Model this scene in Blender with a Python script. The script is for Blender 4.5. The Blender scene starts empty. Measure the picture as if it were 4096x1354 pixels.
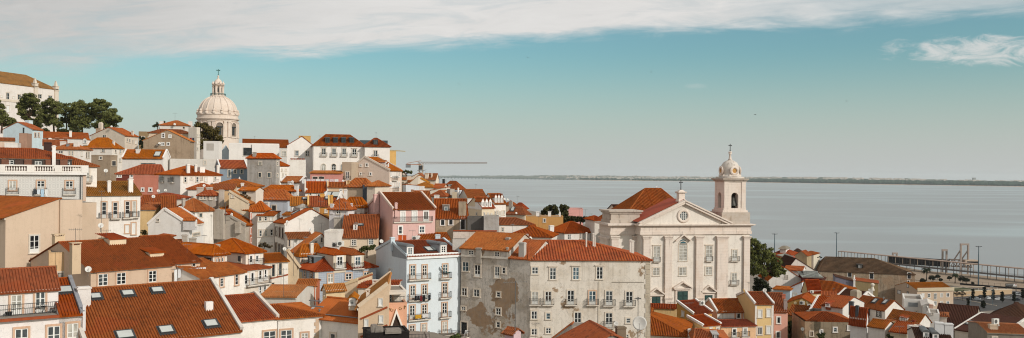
import bpy, math, random
from mathutils import Vector, Matrix
R = random.Random(7)
rad = math.radians
sc = bpy.context.scene
COL = sc.collection
# ------------------------------------------------------------------ survey of the photograph -> metres
F, ROLL, VH, EYE = 3400.0, rad(0.5), 22.0, 70.0
CAM = Vector((0, 0, EYE))
ZM = {0: (0, 0, .629), 1: (0, 250, 1.704), 2: (600, 250, 1.704), 3: (1100, 500, 2.13), 4: (1600, 600, 2.13), 5: (0, 650, 2.13),
      6: (500, 600, 2.13), 7: (900, 700, 2.13), 8: (0, 950, 2.108), 9: (500, 950, 2.108), 10: (1000, 950, 2.108),
      11: (1500, 900, 1.877), 12: (2000, 900, 1.877), 13: (2350, 550, 1.704), 14: (2500, 900, 1.877), 15: (2950, 900, 1.877),
      16: (3500, 900, 1.876), 17: (2050, 700, 2.84), 21: (1580, 660, 4.26), 22: (760, 700, 4.26), 23: (1000, 700, 4.26),
      24: (1200, 700, 4.26), 25: (3080, 980, 4.26), 26: (3300, 1100, 4.26), 27: (3500, 1150, 4.177), 28: (3796, 1150, 4.177),
      31: (1800, 1150, 4.177), 32: (2200, 1150, 4.177), 33: (2580, 1150, 4.177), 34: (3000, 1150, 4.177), 35: (1150, 1080, 4.26),
      36: (1380, 1100, 3.353)}
def ray(z, x, y):
    u0, v0, k = ZM[z]
    du, dv = u0 + x / k - 2048, v0 + y / k - 677
    c, s = math.cos(ROLL), math.sin(ROLL)
    return Vector(((du * c + dv * s) / F, 1, -(-du * s + dv * c - VH) / F))
def at(z, x, y, Y): return CAM + ray(z, x, y) * Y
def mpp(z, Y): return Y / F / ZM[z][2]          # metres per zoomed pixel at that distance
# ------------------------------------------------------------------ meshes
class MB:
    def __init__(s): s.v, s.f, s.uv, s.m = [], [], {}, {}
    def add(s, pts, faces, uvs=None, mi=0):
        n = len(s.v); s.v += [tuple(p) for p in pts]
        for fc in faces:
            if mi: s.m[len(s.f)] = mi
            s.f.append(tuple(i + n for i in fc))
        if uvs:
            for i, q in enumerate(uvs): s.uv[n + i] = q
    def poly(s, pts, mi=0): s.add(pts, [tuple(range(len(pts)))], mi=mi)
    def box(s, x0, x1, y0, y1, z0, z1, mi=0):
        s.add([(x0, y0, z0), (x1, y0, z0), (x1, y1, z0), (x0, y1, z0), (x0, y0, z1), (x1, y0, z1), (x1, y1, z1), (x0, y1, z1)],
              [(3, 2, 1, 0), (4, 5, 6, 7), (0, 1, 5, 4), (1, 2, 6, 5), (2, 3, 7, 6), (3, 0, 4, 7)], mi=mi)
    def frustum(s, cx, cy, z0, z1, a0, b0, a1, b1, mi=0):
        s.add([(cx - a0, cy - b0, z0), (cx + a0, cy - b0, z0), (cx + a0, cy + b0, z0), (cx - a0, cy + b0, z0),
               (cx - a1, cy - b1, z1), (cx + a1, cy - b1, z1), (cx + a1, cy + b1, z1), (cx - a1, cy + b1, z1)],
              [(3, 2, 1, 0), (4, 5, 6, 7), (0, 1, 5, 4), (1, 2, 6, 5), (2, 3, 7, 6), (3, 0, 4, 7)], mi=mi)
    def beam(s, p, q, w, h, up=Vector((0, 0, 1)), mi=0):
        p, q = Vector(p), Vector(q); d = (q - p).normalized()
        r = d.cross(up)
        r = r.normalized() if r.length > 1e-4 else Vector((1, 0, 0))
        u = r.cross(d).normalized(); r *= w / 2; u *= h / 2
        s.add([p - r - u, p + r - u, p + r + u, p - r + u, q - r - u, q + r - u, q + r + u, q - r + u],
              [(3, 2, 1, 0), (4, 5, 6, 7), (0, 1, 5, 4), (1, 2, 6, 5), (2, 3, 7, 6), (3, 0, 4, 7)], mi=mi)
    def tube(s, pts, r, n=6, mi=0):
        pts = [Vector(p) for p in pts]; rs = r if isinstance(r, (list, tuple)) else [r] * len(pts); vs = []; fs = []
        for i, p in enumerate(pts):
            d = (pts[min(i + 1, len(pts) - 1)] - pts[max(i - 1, 0)]).normalized()
            a = d.cross(Vector((0, 0, 1)));  a = a.normalized() if a.length > 1e-3 else Vector((1, 0, 0)); b = a.cross(d)
            vs += [p + (a * math.cos(k * 2 * math.pi / n) + b * math.sin(k * 2 * math.pi / n)) * rs[i] for k in range(n)]
        for i in range(len(pts) - 1):
            fs += [(i * n + k, i * n + (k + 1) % n, (i + 1) * n + (k + 1) % n, (i + 1) * n + k) for k in range(n)]
        fs += [tuple(range(n))[::-1], tuple((len(pts) - 1) * n + k for k in range(n))]
        s.add(vs, fs, mi=mi)
    def lathe(s, prof, n=24, cx=0, cy=0, ph=0, mi=0):
        vs = [(cx + r * math.cos(ph + 2 * math.pi * k / n), cy + r * math.sin(ph + 2 * math.pi * k / n), z) for r, z in prof for k in range(n)]
        L = len(prof); ring = L > 2 and abs(prof[0][0] - prof[-1][0]) < 1e-6 and prof[0][0] < max(q[0] for q in prof) - 1e-6
        fs = [(i * n + k, i * n + (k + 1) % n, (i + 1) % L * n + (k + 1) % n, (i + 1) % L * n + k) for i in range(L if ring else L - 1) for k in range(n)]
        if not ring: fs += [tuple(range(n))[::-1], tuple((L - 1) * n + k for k in range(n))]
        s.add(vs, fs, mi=mi)
    def xf(s, M, start=0):
        for i in range(start, len(s.v)): s.v[i] = tuple(M @ Vector(s.v[i]))
    def mesh(s, name, mats, smooth=False):
        me = bpy.data.meshes.new(name); me.from_pydata(s.v, [], s.f)
        for m in (mats if isinstance(mats, (list, tuple)) else [mats]): me.materials.append(m)
        for k, mi in s.m.items(): me.polygons[k].material_index = mi
        if s.uv:
            ul = me.uv_layers.new(name='UVMap')
            for l in me.loops: ul.data[l.index].uv = s.uv.get(l.vertex_index, (0, 0))
        if smooth: me.polygons.foreach_set('use_smooth', [True] * len(me.polygons))
        me.update(); return me
    def build(s, name, mats, parent=None, smooth=False):
        return link(name, s.mesh(name, mats, smooth), parent)
def link(name, me, parent=None, loc=None, rz=0):
    o = bpy.data.objects.new(name, me); COL.objects.link(o)
    if parent: o.parent = parent
    if loc is not None: o.location = loc
    o.rotation_euler.z = rz
    return o
LABELS = {}
def tag(o, label, cat, group=None):
    o['label'] = label; o['category'] = cat
    if group: o['group'] = group
    if label in LABELS and not group: print('DUP LABEL', label)
    LABELS[label] = 1
    return o
def thing(name, label, cat, loc=(0, 0, 0), rz=0, group=None):
    o = link(name, None, None, loc, rz); o.empty_display_size = .5
    return tag(o, label, cat, group)
def struct(o, kind='structure'): o['kind'] = kind; return o
# ------------------------------------------------------------------ materials
def lin(h):
    h = h.lstrip('#'); c = [int(h[i:i + 2], 16) / 255 for i in (0, 2, 4)]
    return tuple((x / 12.92 if x <= .04045 else ((x + .055) / 1.055) ** 2.4) for x in c) + (1,)
def mixc(a, b, t): return tuple(x * (1 - t) + y * t for x, y in zip(a, b))
class NT:
    def __init__(s, nt): s.nt = nt; nt.nodes.clear()
    def n(s, t, **kw):
        nd = s.nt.nodes.new(t)
        for k, v in kw.items():
            if k[0] == 'i' and k[1:].isdigit(): s.put(nd.inputs[int(k[1:])], v)
            elif k.startswith('in_'): s.put(nd.inputs[k[3:].replace('_', ' ')], v)
            else: setattr(nd, k, v)
        return nd
    def put(s, sock, v):
        if isinstance(v, bpy.types.NodeSocket): s.nt.links.new(v, sock)
        elif isinstance(v, bpy.types.Node): s.nt.links.new(v.outputs[0], sock)
        else: sock.default_value = v
    def math(s, op, a, b=0.0, c=0.0, clamp=False):
        nd = s.n('ShaderNodeMath', operation=op, use_clamp=clamp); s.put(nd.inputs[0], a); s.put(nd.inputs[1], b); s.put(nd.inputs[2], c)
        return nd.outputs[0]
    def ss(s, x, lo, hi):
        nd = s.n('ShaderNodeMapRange', interpolation_type='SMOOTHSTEP'); s.put(nd.inputs[0], x); s.put(nd.inputs[1], lo); s.put(nd.inputs[2], hi)
        return nd.outputs[0]
    def mix(s, f, a, b, bt='MIX'):
        nd = s.n('ShaderNodeMixRGB', blend_type=bt); s.put(nd.inputs[0], f); s.put(nd.inputs[1], a); s.put(nd.inputs[2], b)
        return nd.outputs[0]
    def noise(s, vec, scale, detail=4, rough=.55, out=0, dist=0):
        nd = s.n('ShaderNodeTexNoise'); s.put(nd.inputs['Vector'], vec); nd.inputs['Scale'].default_value = scale
        nd.inputs['Detail'].default_value = detail; nd.inputs['Roughness'].default_value = rough; nd.inputs['Distortion'].default_value = dist
        return nd.outputs[out]
    def mapping(s, vec, scale=(1, 1, 1), loc=(0, 0, 0), rot=(0, 0, 0)):
        nd = s.n('ShaderNodeMapping'); s.put(nd.inputs[0], vec); nd.inputs[1].default_value = loc; nd.inputs[2].default_value = rot; nd.inputs[3].default_value = scale
        return nd.outputs[0]
    def bump(s, h, strength=.3, dist=.02):
        nd = s.n('ShaderNodeBump'); s.put(nd.inputs['Height'], h); nd.inputs['Strength'].default_value = strength; nd.inputs['Distance'].default_value = dist
        return nd.outputs[0]
    def out(s, col, rough=.85, nrm=None, spec=.25, metal=0, alpha=None):
        p = s.n('ShaderNodeBsdfPrincipled'); s.put(p.inputs['Base Color'], col); s.put(p.inputs['Roughness'], rough)
        p.inputs['Specular IOR Level'].default_value = spec; p.inputs['Metallic'].default_value = metal
        if nrm is not None: s.put(p.inputs['Normal'], nrm)
        s.n('ShaderNodeOutputMaterial', i0=p); return p
MC = {}
def newmat(key):
    m = bpy.data.materials.new(key); m.use_nodes = True; return m, NT(m.node_tree)
def wall(h, dirt=.35, patch=0):
    """limewashed plaster: faint large stains, rain streaks, grain; patch = fallen render showing brown masonry"""
    k = ('w', h, dirt, patch)
    if k in MC: return MC[k]
    m, t = newmat('plaster'); c = lin(h); pos = t.n('ShaderNodeNewGeometry').outputs[0]
    big = t.ss(t.noise(pos, .35, 5, .6), .45, .75)
    stk = t.ss(t.noise(t.mapping(pos, (1.6, 1.6, .13)), 1.0, 5, .65), .48, .8)
    col = t.mix(t.math('MULTIPLY', big, dirt), c, tuple(x * y for x, y in zip(c, (.72, .66, .58, 1))))
    col = t.mix(t.math('MULTIPLY', stk, dirt * 1.1), col, tuple(x * y for x, y in zip(c, (.55, .52, .48, 1))))
    fine = t.noise(pos, 3.2, 6, .7)
    col = t.mix(t.math('MULTIPLY', t.ss(fine, .55, .8), dirt * .6), col, tuple(x * .55 for x in c[:3]) + (1,))
    if patch:
        pm = t.ss(t.math('ADD', t.noise(pos, .16, 2, .4), t.math('MULTIPLY', t.noise(pos, 1.2, 5, .7), .22)), .74 - patch, .755 - patch)
        col = t.mix(pm, col, t.mix(t.noise(pos, 1.5, 4), lin('#8c7055'), lin('#a79078')))
        blk = t.ss(t.noise(t.mapping(pos, (1, 1, .5), (3, 1, 2)), .8, 7, .75), .56, .72)
        col = t.mix(t.math('MULTIPLY', blk, .55), col, lin('#57514a'))
    rnd = t.n('ShaderNodeObjectInfo').outputs['Random']; col = t.mix(1.0, col, t.mix(rnd, (.92, .91, .9, 1), (1.04, 1.03, 1.03, 1)), 'MULTIPLY')
    crk = t.math('LESS_THAN', t.math('ABSOLUTE', t.math('SUBTRACT', t.noise(pos, .5, 8, .7), .5)), .006); col = t.mix(t.math('MULTIPLY', crk, dirt * .8), col, tuple(x * .4 for x in c[:3]) + (1,))
    t.out(col, .92, t.bump(fine, .25, .03), .15)
    MC[k] = m; return m
ROOFS = {'orange': ('#984319', '#ac5a29', '#623016', 0.34), 'red': ('#873a19', '#9a4822', '#532714', 0.28), 'brown': ('#8a4420', '#9a5028', '#4c2a18', 0.38), 'dark': ('#44261a', '#502e20', '#2a1914', 0.4), 'old': ('#8a5628', '#9a6436', '#54402a', 0.55), 'grey': ('#664c38', '#775a45', '#3a2c22', 0.6), 'mossy': ('#a05824', '#b06a32', '#684828', 0.45), 'pale': ('#a85a32', '#b87046', '#704026', 0.35)}  # 'dark': aged brown tile with cloud shade also worked into its colour
def roofmat(kind):
    k = ('r', kind)
    if k in MC: return MC[k]
    a, b, d, dirt = ROOFS[kind]
    m, t = newmat('clay_tile'); uv = t.n('ShaderNodeUVMap').outputs[0]; pos = t.n('ShaderNodeNewGeometry').outputs[0]
    sx = t.n('ShaderNodeSeparateXYZ', i0=uv)
    row = t.math('FLOOR', t.math('DIVIDE', sx.outputs[1], .42)); cl = t.math('FLOOR', sx.outputs[0])
    cell = t.n('ShaderNodeTexWhiteNoise', noise_dimensions='2D', in_Vector=t.n('ShaderNodeCombineXYZ', i0=cl, i1=row)).outputs[0]
    col = t.mix(t.math('MULTIPLY', cell, .85), lin(a), lin(b))
    col = t.mix(t.math('MULTIPLY', t.ss(cell, .86, .95), .5), col, lin(d))
    big = t.ss(t.noise(pos, .22, 5, .65), .42, .74)
    col = t.mix(t.math('MULTIPLY', big, dirt), col, lin(d))
    fin = t.noise(pos, 2.6, 5, .7)
    col = t.mix(t.math('MULTIPLY', t.ss(fin, .5, .78), dirt), col, lin(d))
    lich = t.ss(t.noise(t.mapping(pos, (1, 1, 1), (9, 4, 1)), .9, 6, .7), .6, .8)
    col = t.mix(t.math('MULTIPLY', lich, dirt * .45), col, lin('#a5763a'))
    rnd = t.n('ShaderNodeObjectInfo').outputs['Random']; hs = t.n('ShaderNodeHueSaturation'); t.put(hs.inputs['Hue'], t.math('ADD', .497, t.math('MULTIPLY', rnd, .017))); t.put(hs.inputs['Saturation'], t.math('SUBTRACT', 1.06, t.math('MULTIPLY', t.math('FRACT', t.math('MULTIPLY', rnd, 7.3)), .12))); t.put(hs.inputs['Value'], t.math('ADD', .88, t.math('MULTIPLY', t.math('FRACT', t.math('MULTIPLY', rnd, 13.7)), .24))); t.put(hs.inputs['Color'], col); col = hs.outputs[0]
    soot = t.ss(t.noise(t.mapping(uv, (.35, .05, 1)), 2.0, 5, .7), .55, .8); col = t.mix(t.math('MULTIPLY', soot, .45), col, lin('#2c1a14'))
    patch = t.ss(t.noise(t.mapping(pos, (.5, .5, .5), (4, 9, 2)), .5, 2, .5), .6, .62); col = t.mix(t.math('MULTIPLY', patch, .4), col, lin(b))
    step = t.math('FRACT', t.math('DIVIDE', sx.outputs[1], .42))
    t.out(col, .85, t.bump(t.math('ADD', step, t.math('MULTIPLY', fin, .4)), .5, .05), .2)
    MC[k] = m; return m
def flat(h, rough=.7, spec=.3, metal=0, var=.15, scale=2.0):
    k = ('f', h, rough, spec, metal, var, scale)
    if k in MC: return MC[k]
    m, t = newmat('finish'); c = lin(h); pos = t.n('ShaderNodeNewGeometry').outputs[0]
    nz = t.noise(pos, scale, 5, .65)
    col = t.mix(t.math('MULTIPLY', t.ss(nz, .4, .8), var * 2), c, tuple(x * .5 for x in c[:3]) + (1,))
    t.out(col, rough, t.bump(nz, .15, .02), spec, metal); MC[k] = m; return m
def stone(h='#d9cabb', grime=.5):
    k = ('s', h, grime)
    if k in MC: return MC[k]
    m, t = newmat('limestone'); c = lin(h); pos = t.n('ShaderNodeNewGeometry').outputs[0]
    a = t.ss(t.noise(pos, .5, 6, .7), .45, .75); b = t.ss(t.noise(t.mapping(pos, (1.4, 1.4, .22)), 1.1, 7, .72), .52, .72); f = t.noise(pos, 4, 5, .7)
    col = t.mix(t.math('MULTIPLY', a, grime * .7), c, tuple(x * y for x, y in zip(c, (.8, .68, .58, 1))))
    col = t.mix(t.math('MULTIPLY', b, grime), col, tuple(x * y for x, y in zip(c, (.42, .4, .38, 1))))
    sx = t.n('ShaderNodeSeparateXYZ', i0=pos)
    jn = t.math('LESS_THAN', t.math('FRACT', t.math('DIVIDE', sx.outputs[2], .62)), .07)
    col = t.mix(t.math('MULTIPLY', jn, .28), col, tuple(x * .45 for x in c[:3]) + (1,))
    t.out(col, .9, t.bump(f, .3, .03), .15); MC[k] = m; return m
def azulejo(base, ink, sc_=.6):
    k = ('az', base, ink)
    if k in MC: return MC[k]
    m, t = newmat('glazed_tiles'); tc = t.n('ShaderNodeTexCoord').outputs['Object']; s = t.n('ShaderNodeSeparateXYZ', i0=tc)
    def cell(o): return t.math('SUBTRACT', t.math('FRACT', t.math('DIVIDE', o, sc_)), .5)
    x = cell(t.math('ADD', s.outputs[0], s.outputs[1])); z = cell(s.outputs[2])
    r = t.math('SQRT', t.math('ADD', t.math('MULTIPLY', x, x), t.math('MULTIPLY', z, z)))
    ring = t.math('SUBTRACT', 1.0, t.ss(t.math('ABSOLUTE', t.math('SUBTRACT', r, .33)), .07, .13))
    dot = t.math('SUBTRACT', 1.0, t.ss(r, .08, .16)); cor = t.ss(r, .54, .62)
    f = t.math('MAXIMUM', t.math('MAXIMUM', ring, dot), cor)
    pos = t.n('ShaderNodeNewGeometry').outputs[0]
    col = t.mix(t.math('MULTIPLY', f, t.math('ADD', .55, t.math('MULTIPLY', t.noise(pos, .8, 4), .5))), lin(base), lin(ink))
    t.out(col, .45, None, .4); MC[k] = m; return m
def glass(k2):
    k = ('g', k2)
    if k in MC: return MC[k]
    m, t = newmat('window_glass'); pos = t.n('ShaderNodeNewGeometry').outputs[0]
    c = {0: ('#1b1d1e', '#2d3133'), 1: ('#3a3f40', '#55595a'), 2: ('#8f8a80', '#b3aca0'), 3: ('#24211e', '#4a3b30'), 4: ('#2e3c42', '#5a7078')}[k2]
    col = t.mix(t.ss(t.noise(pos, 1.1, 3), .4, .65), lin(c[0]), lin(c[1])); t.out(col, .12, None, .5); MC[k] = m; return m
def sheet(h, stripe=.45):
    """standing-seam zinc sheet"""
    k = ('z', h)
    if k in MC: return MC[k]
    m, t = newmat('metal_sheet'); c = lin(h); pos = t.n('ShaderNodeNewGeometry').outputs[0]
    nz = t.noise(pos, 1.2, 5, .65); col = t.mix(t.ss(nz, .4, .75), c, tuple(x * .62 for x in c[:3]) + (1,))
    t.out(col, .5, t.bump(nz, .1, .02), .4, .25); MC[k] = m; return m
WHITE = '#e6dfd8'
IRON = flat('#2b2a2a', .6, .3, 0, .1); SASH = flat('#dcd8d0', .6, .3, 0, .06); DARKSASH = flat('#1f2a2c', .5, .4, 0, .1)
STONE = stone('#cfc0ae', .35); WOODB = flat('#4a2a20', .6, .3); ZINC = sheet('#8a8c8b'); CONC = wall('#a89e92', .7); BLACK = flat('#0c0b0b', .9, .1, 0, 0)
CLAY = flat('#974a2a', .85, .15, 0, .25); MORTAR = wall('#d8cdbf', .5)
# ------------------------------------------------------------------ tiled roof planes
PROF = ((0, 0), (.13, .72), (.32, 1.0), (.51, .72), (.64, 0))
def tiled(mb, pts, pitch, amp):
    """real half-round tile channels on one roof plane; pts[0]-pts[1] is its eave"""
    P = [Vector(p) for p in pts]; e = (P[1] - P[0]).normalized()
    n = Vector((0, 0, 0))
    for i in range(len(P)): n += (P[i] - P[0]).cross(P[(i + 1) % len(P)] - P[0])
    n.normalize()
    if n.z < 0: n = -n
    t = n.cross(e)
    if t.z < 0: t = -t
    q = [((p - P[0]).dot(e), (p - P[0]).dot(t)) for p in P]
    s0, s1 = min(a for a, _ in q), max(a for a, _ in q)
    if s1 - s0 < .05: return
    ss = []; k = math.floor(s0 / pitch)
    while k * pitch < s1:
        for fx, hh in PROF:
            x = (k + fx) * pitch
            if s0 < x < s1: ss.append((x, hh, k + fx))
        k += 1
    for a, _ in q:
        if not any(abs(a - x[0]) < 1e-3 for x in ss): ss.append((a, .3, a / pitch))
    ss.sort()
    def span(x):
        ts = []
        for i in range(len(q)):
            (a, ta), (b, tb) = q[i], q[(i + 1) % len(q)]
            if abs(a - b) < 1e-6:
                if abs(x - a) < 1e-4: ts += [ta, tb]
            elif min(a, b) - 1e-4 <= x <= max(a, b) + 1e-4: ts.append(ta + (tb - ta) * (x - a) / (b - a))
        return (min(ts), max(ts)) if ts else (0, 0)
    vs, uv, fs = [], [], []
    for x, hh, kk in ss:
        lo, hi = span(x); o = n * (amp * hh + .02)
        vs += [P[0] + e * x + t * lo - n * .09, P[0] + e * x + t * lo + o, P[0] + e * x + t * hi + o]; uv += [(kk, lo), (kk, lo), (kk, hi)]
    for i in range(len(ss) - 1):
        a, b = 3 * i, 3 * i + 3
        fs += [(a, b, b + 1, a + 1), (a + 1, b + 1, b + 2, a + 2)]
    mb.add(vs, fs, uv)
def ridge(mb, p, q, r=.13):
    n = len(mb.v); p, q = Vector(p), Vector(q); L = (q - p).length; k = max(2, int(L / .5)); pts = []; rs = []
    for i in range(k):
        pts += [p.lerp(q, i / k), p.lerp(q, (i + .97) / k)]; rs += [r * 1.08, r * .92]
    mb.tube(pts, rs, 6)
    for i in range(n, len(mb.v)): mb.uv[i] = (i * .37 % 9, i // 12)
# ------------------------------------------------------------------ windows, shared by size
WC = {}
def window_meshes(st, w, h, sur, gl, bars, frame):
    k = (st, round(w, 1), round(h, 1), sur, gl, bars, frame)
    if k in WC: return WC[k]
    w, h = max(.3, round(w, 1)), max(.3, round(h, 1)); b = .17 if sur else .07
    a = MB(); fm = MB(); g = MB(); arch = st == 'a'
    hh = h - w / 2 if arch else h
    a.box(-w / 2 - b, -w / 2, -.09, 0, 0, hh); a.box(w / 2, w / 2 + b, -.09, 0, 0, hh)
    a.box(-w / 2 - b - .05, w / 2 + b + .05, -.16, 0, -.14, 0)
    def arcpts(r, n=10): return [(r * math.cos(math.pi * i / n), r * math.sin(math.pi * i / n)) for i in range(n + 1)]
    if arch:
        i_, o_ = arcpts(w / 2), arcpts(w / 2 + b)
        for i in range(10):
            q = [i_[i], o_[i], o_[i + 1], i_[i + 1]]
            a.add([(x, -.09, z + hh) for x, z in q] + [(x, 0, z + hh) for x, z in q], [(0, 1, 2, 3), (1, 5, 6, 2), (0, 3, 7, 4)])
        g.poly([(x, -.015, z + hh) for x, z in i_] + [(-w / 2, -.015, 0), (w / 2, -.015, 0)])
    else:
        a.box(-w / 2 - b, w / 2 + b, -.09, 0, h, h + b * 1.1)
        if sur == 'cap': a.box(-w / 2 - b - .12, w / 2 + b + .12, -.22, 0, h + b * 1.1, h + b * 1.1 + .12)
        g.box(-w / 2, w / 2, -.015, .02, 0, h)
    s = .075
    if st != 'o':
        y0, y1 = -.05, -.016
        fm.box(-w / 2, -w / 2 + s, y0, y1, 0, hh); fm.box(w / 2 - s, w / 2, y0, y1, 0, hh); fm.box(-w / 2 + s, w / 2 - s, y0, y1, 0, s); fm.box(-w / 2 + s, w / 2 - s, y0, y1, hh - s, hh)
        if w > .7: fm.box(-.06, .06, y0 - .003, y1, s, hh - s)
        for i in range(bars):
            z = hh * (i + 1) / (bars + 1)
            fm.box(-w / 2 + s, w / 2 - s, y0 + .006, y1, z - .03, z + .03)
        if st == 'd': fm.box(-w / 2 + s, w / 2 - s, y0 + .009, y1, s, h * .24)
    elif not arch: fm.box(-w / 2, -w / 2 + .04, -.05, -.016, 0, h)
    WC[k] = (a.mesh('window', sur and {'cap': STONE, 'grey': CONC, 'white': wall(WHITE), 'warm': wall('#c9a58a'), 'blue': wall('#55606a'), 'dark': flat('#3a3632'), 'stone': STONE}.get(sur, STONE) or MORTAR),
             fm.mesh('sash', {'w': SASH, 'k': DARKSASH, 'b': WOODB, 'g': flat('#6f7a78')}[frame]),
             g.mesh('pane', glass(gl) if st != 's' else flat({'w': '#d8d4ce', 'k': '#39474a', 'b': '#8b7a66', 'g': '#a09686'}[frame], .7, .2, 0, .1, 6)))
    return WC[k]
BC = {}
def balcony_meshes(w, dep):
    k = (round(w, 1), dep)
    if k in BC: return BC[k]
    w = round(w, 1); s = MB(); r = MB()
    s.box(-w / 2, w / 2, -dep, 0, -.16, -.02); s.box(-w / 2 + .1, w / 2 - .1, -dep + .12, 0, -.26, -.16)
    for z in (.05, .95): r.beam((-w / 2 + .03, -dep + .03, z), (w / 2 - .03, -dep + .03, z), .045, .045); r.beam((-w / 2 + .03, -dep + .03, z), (-w / 2 + .03, 0, z), .045, .045); r.beam((w / 2 - .03, -dep + .03, z), (w / 2 - .03, 0, z), .045, .045)
    n = max(3, int(w / .16))
    for i in range(n + 1):
        x = -w / 2 + .03 + (w - .06) * i / n; r.box(x - .011, x + .011, -dep + .02, -dep + .04, -.02, .95)
    for x in (-w / 2 + .03, w / 2 - .03):
        for j in range(1, 4): y = -dep * j / 4; r.box(x - .011, x + .011, y - .01, y + .01, -.02, .95)
    BC[k] = (s.mesh('balcony', MORTAR), r.mesh('railing', IRON)); return BC[k]
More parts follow.
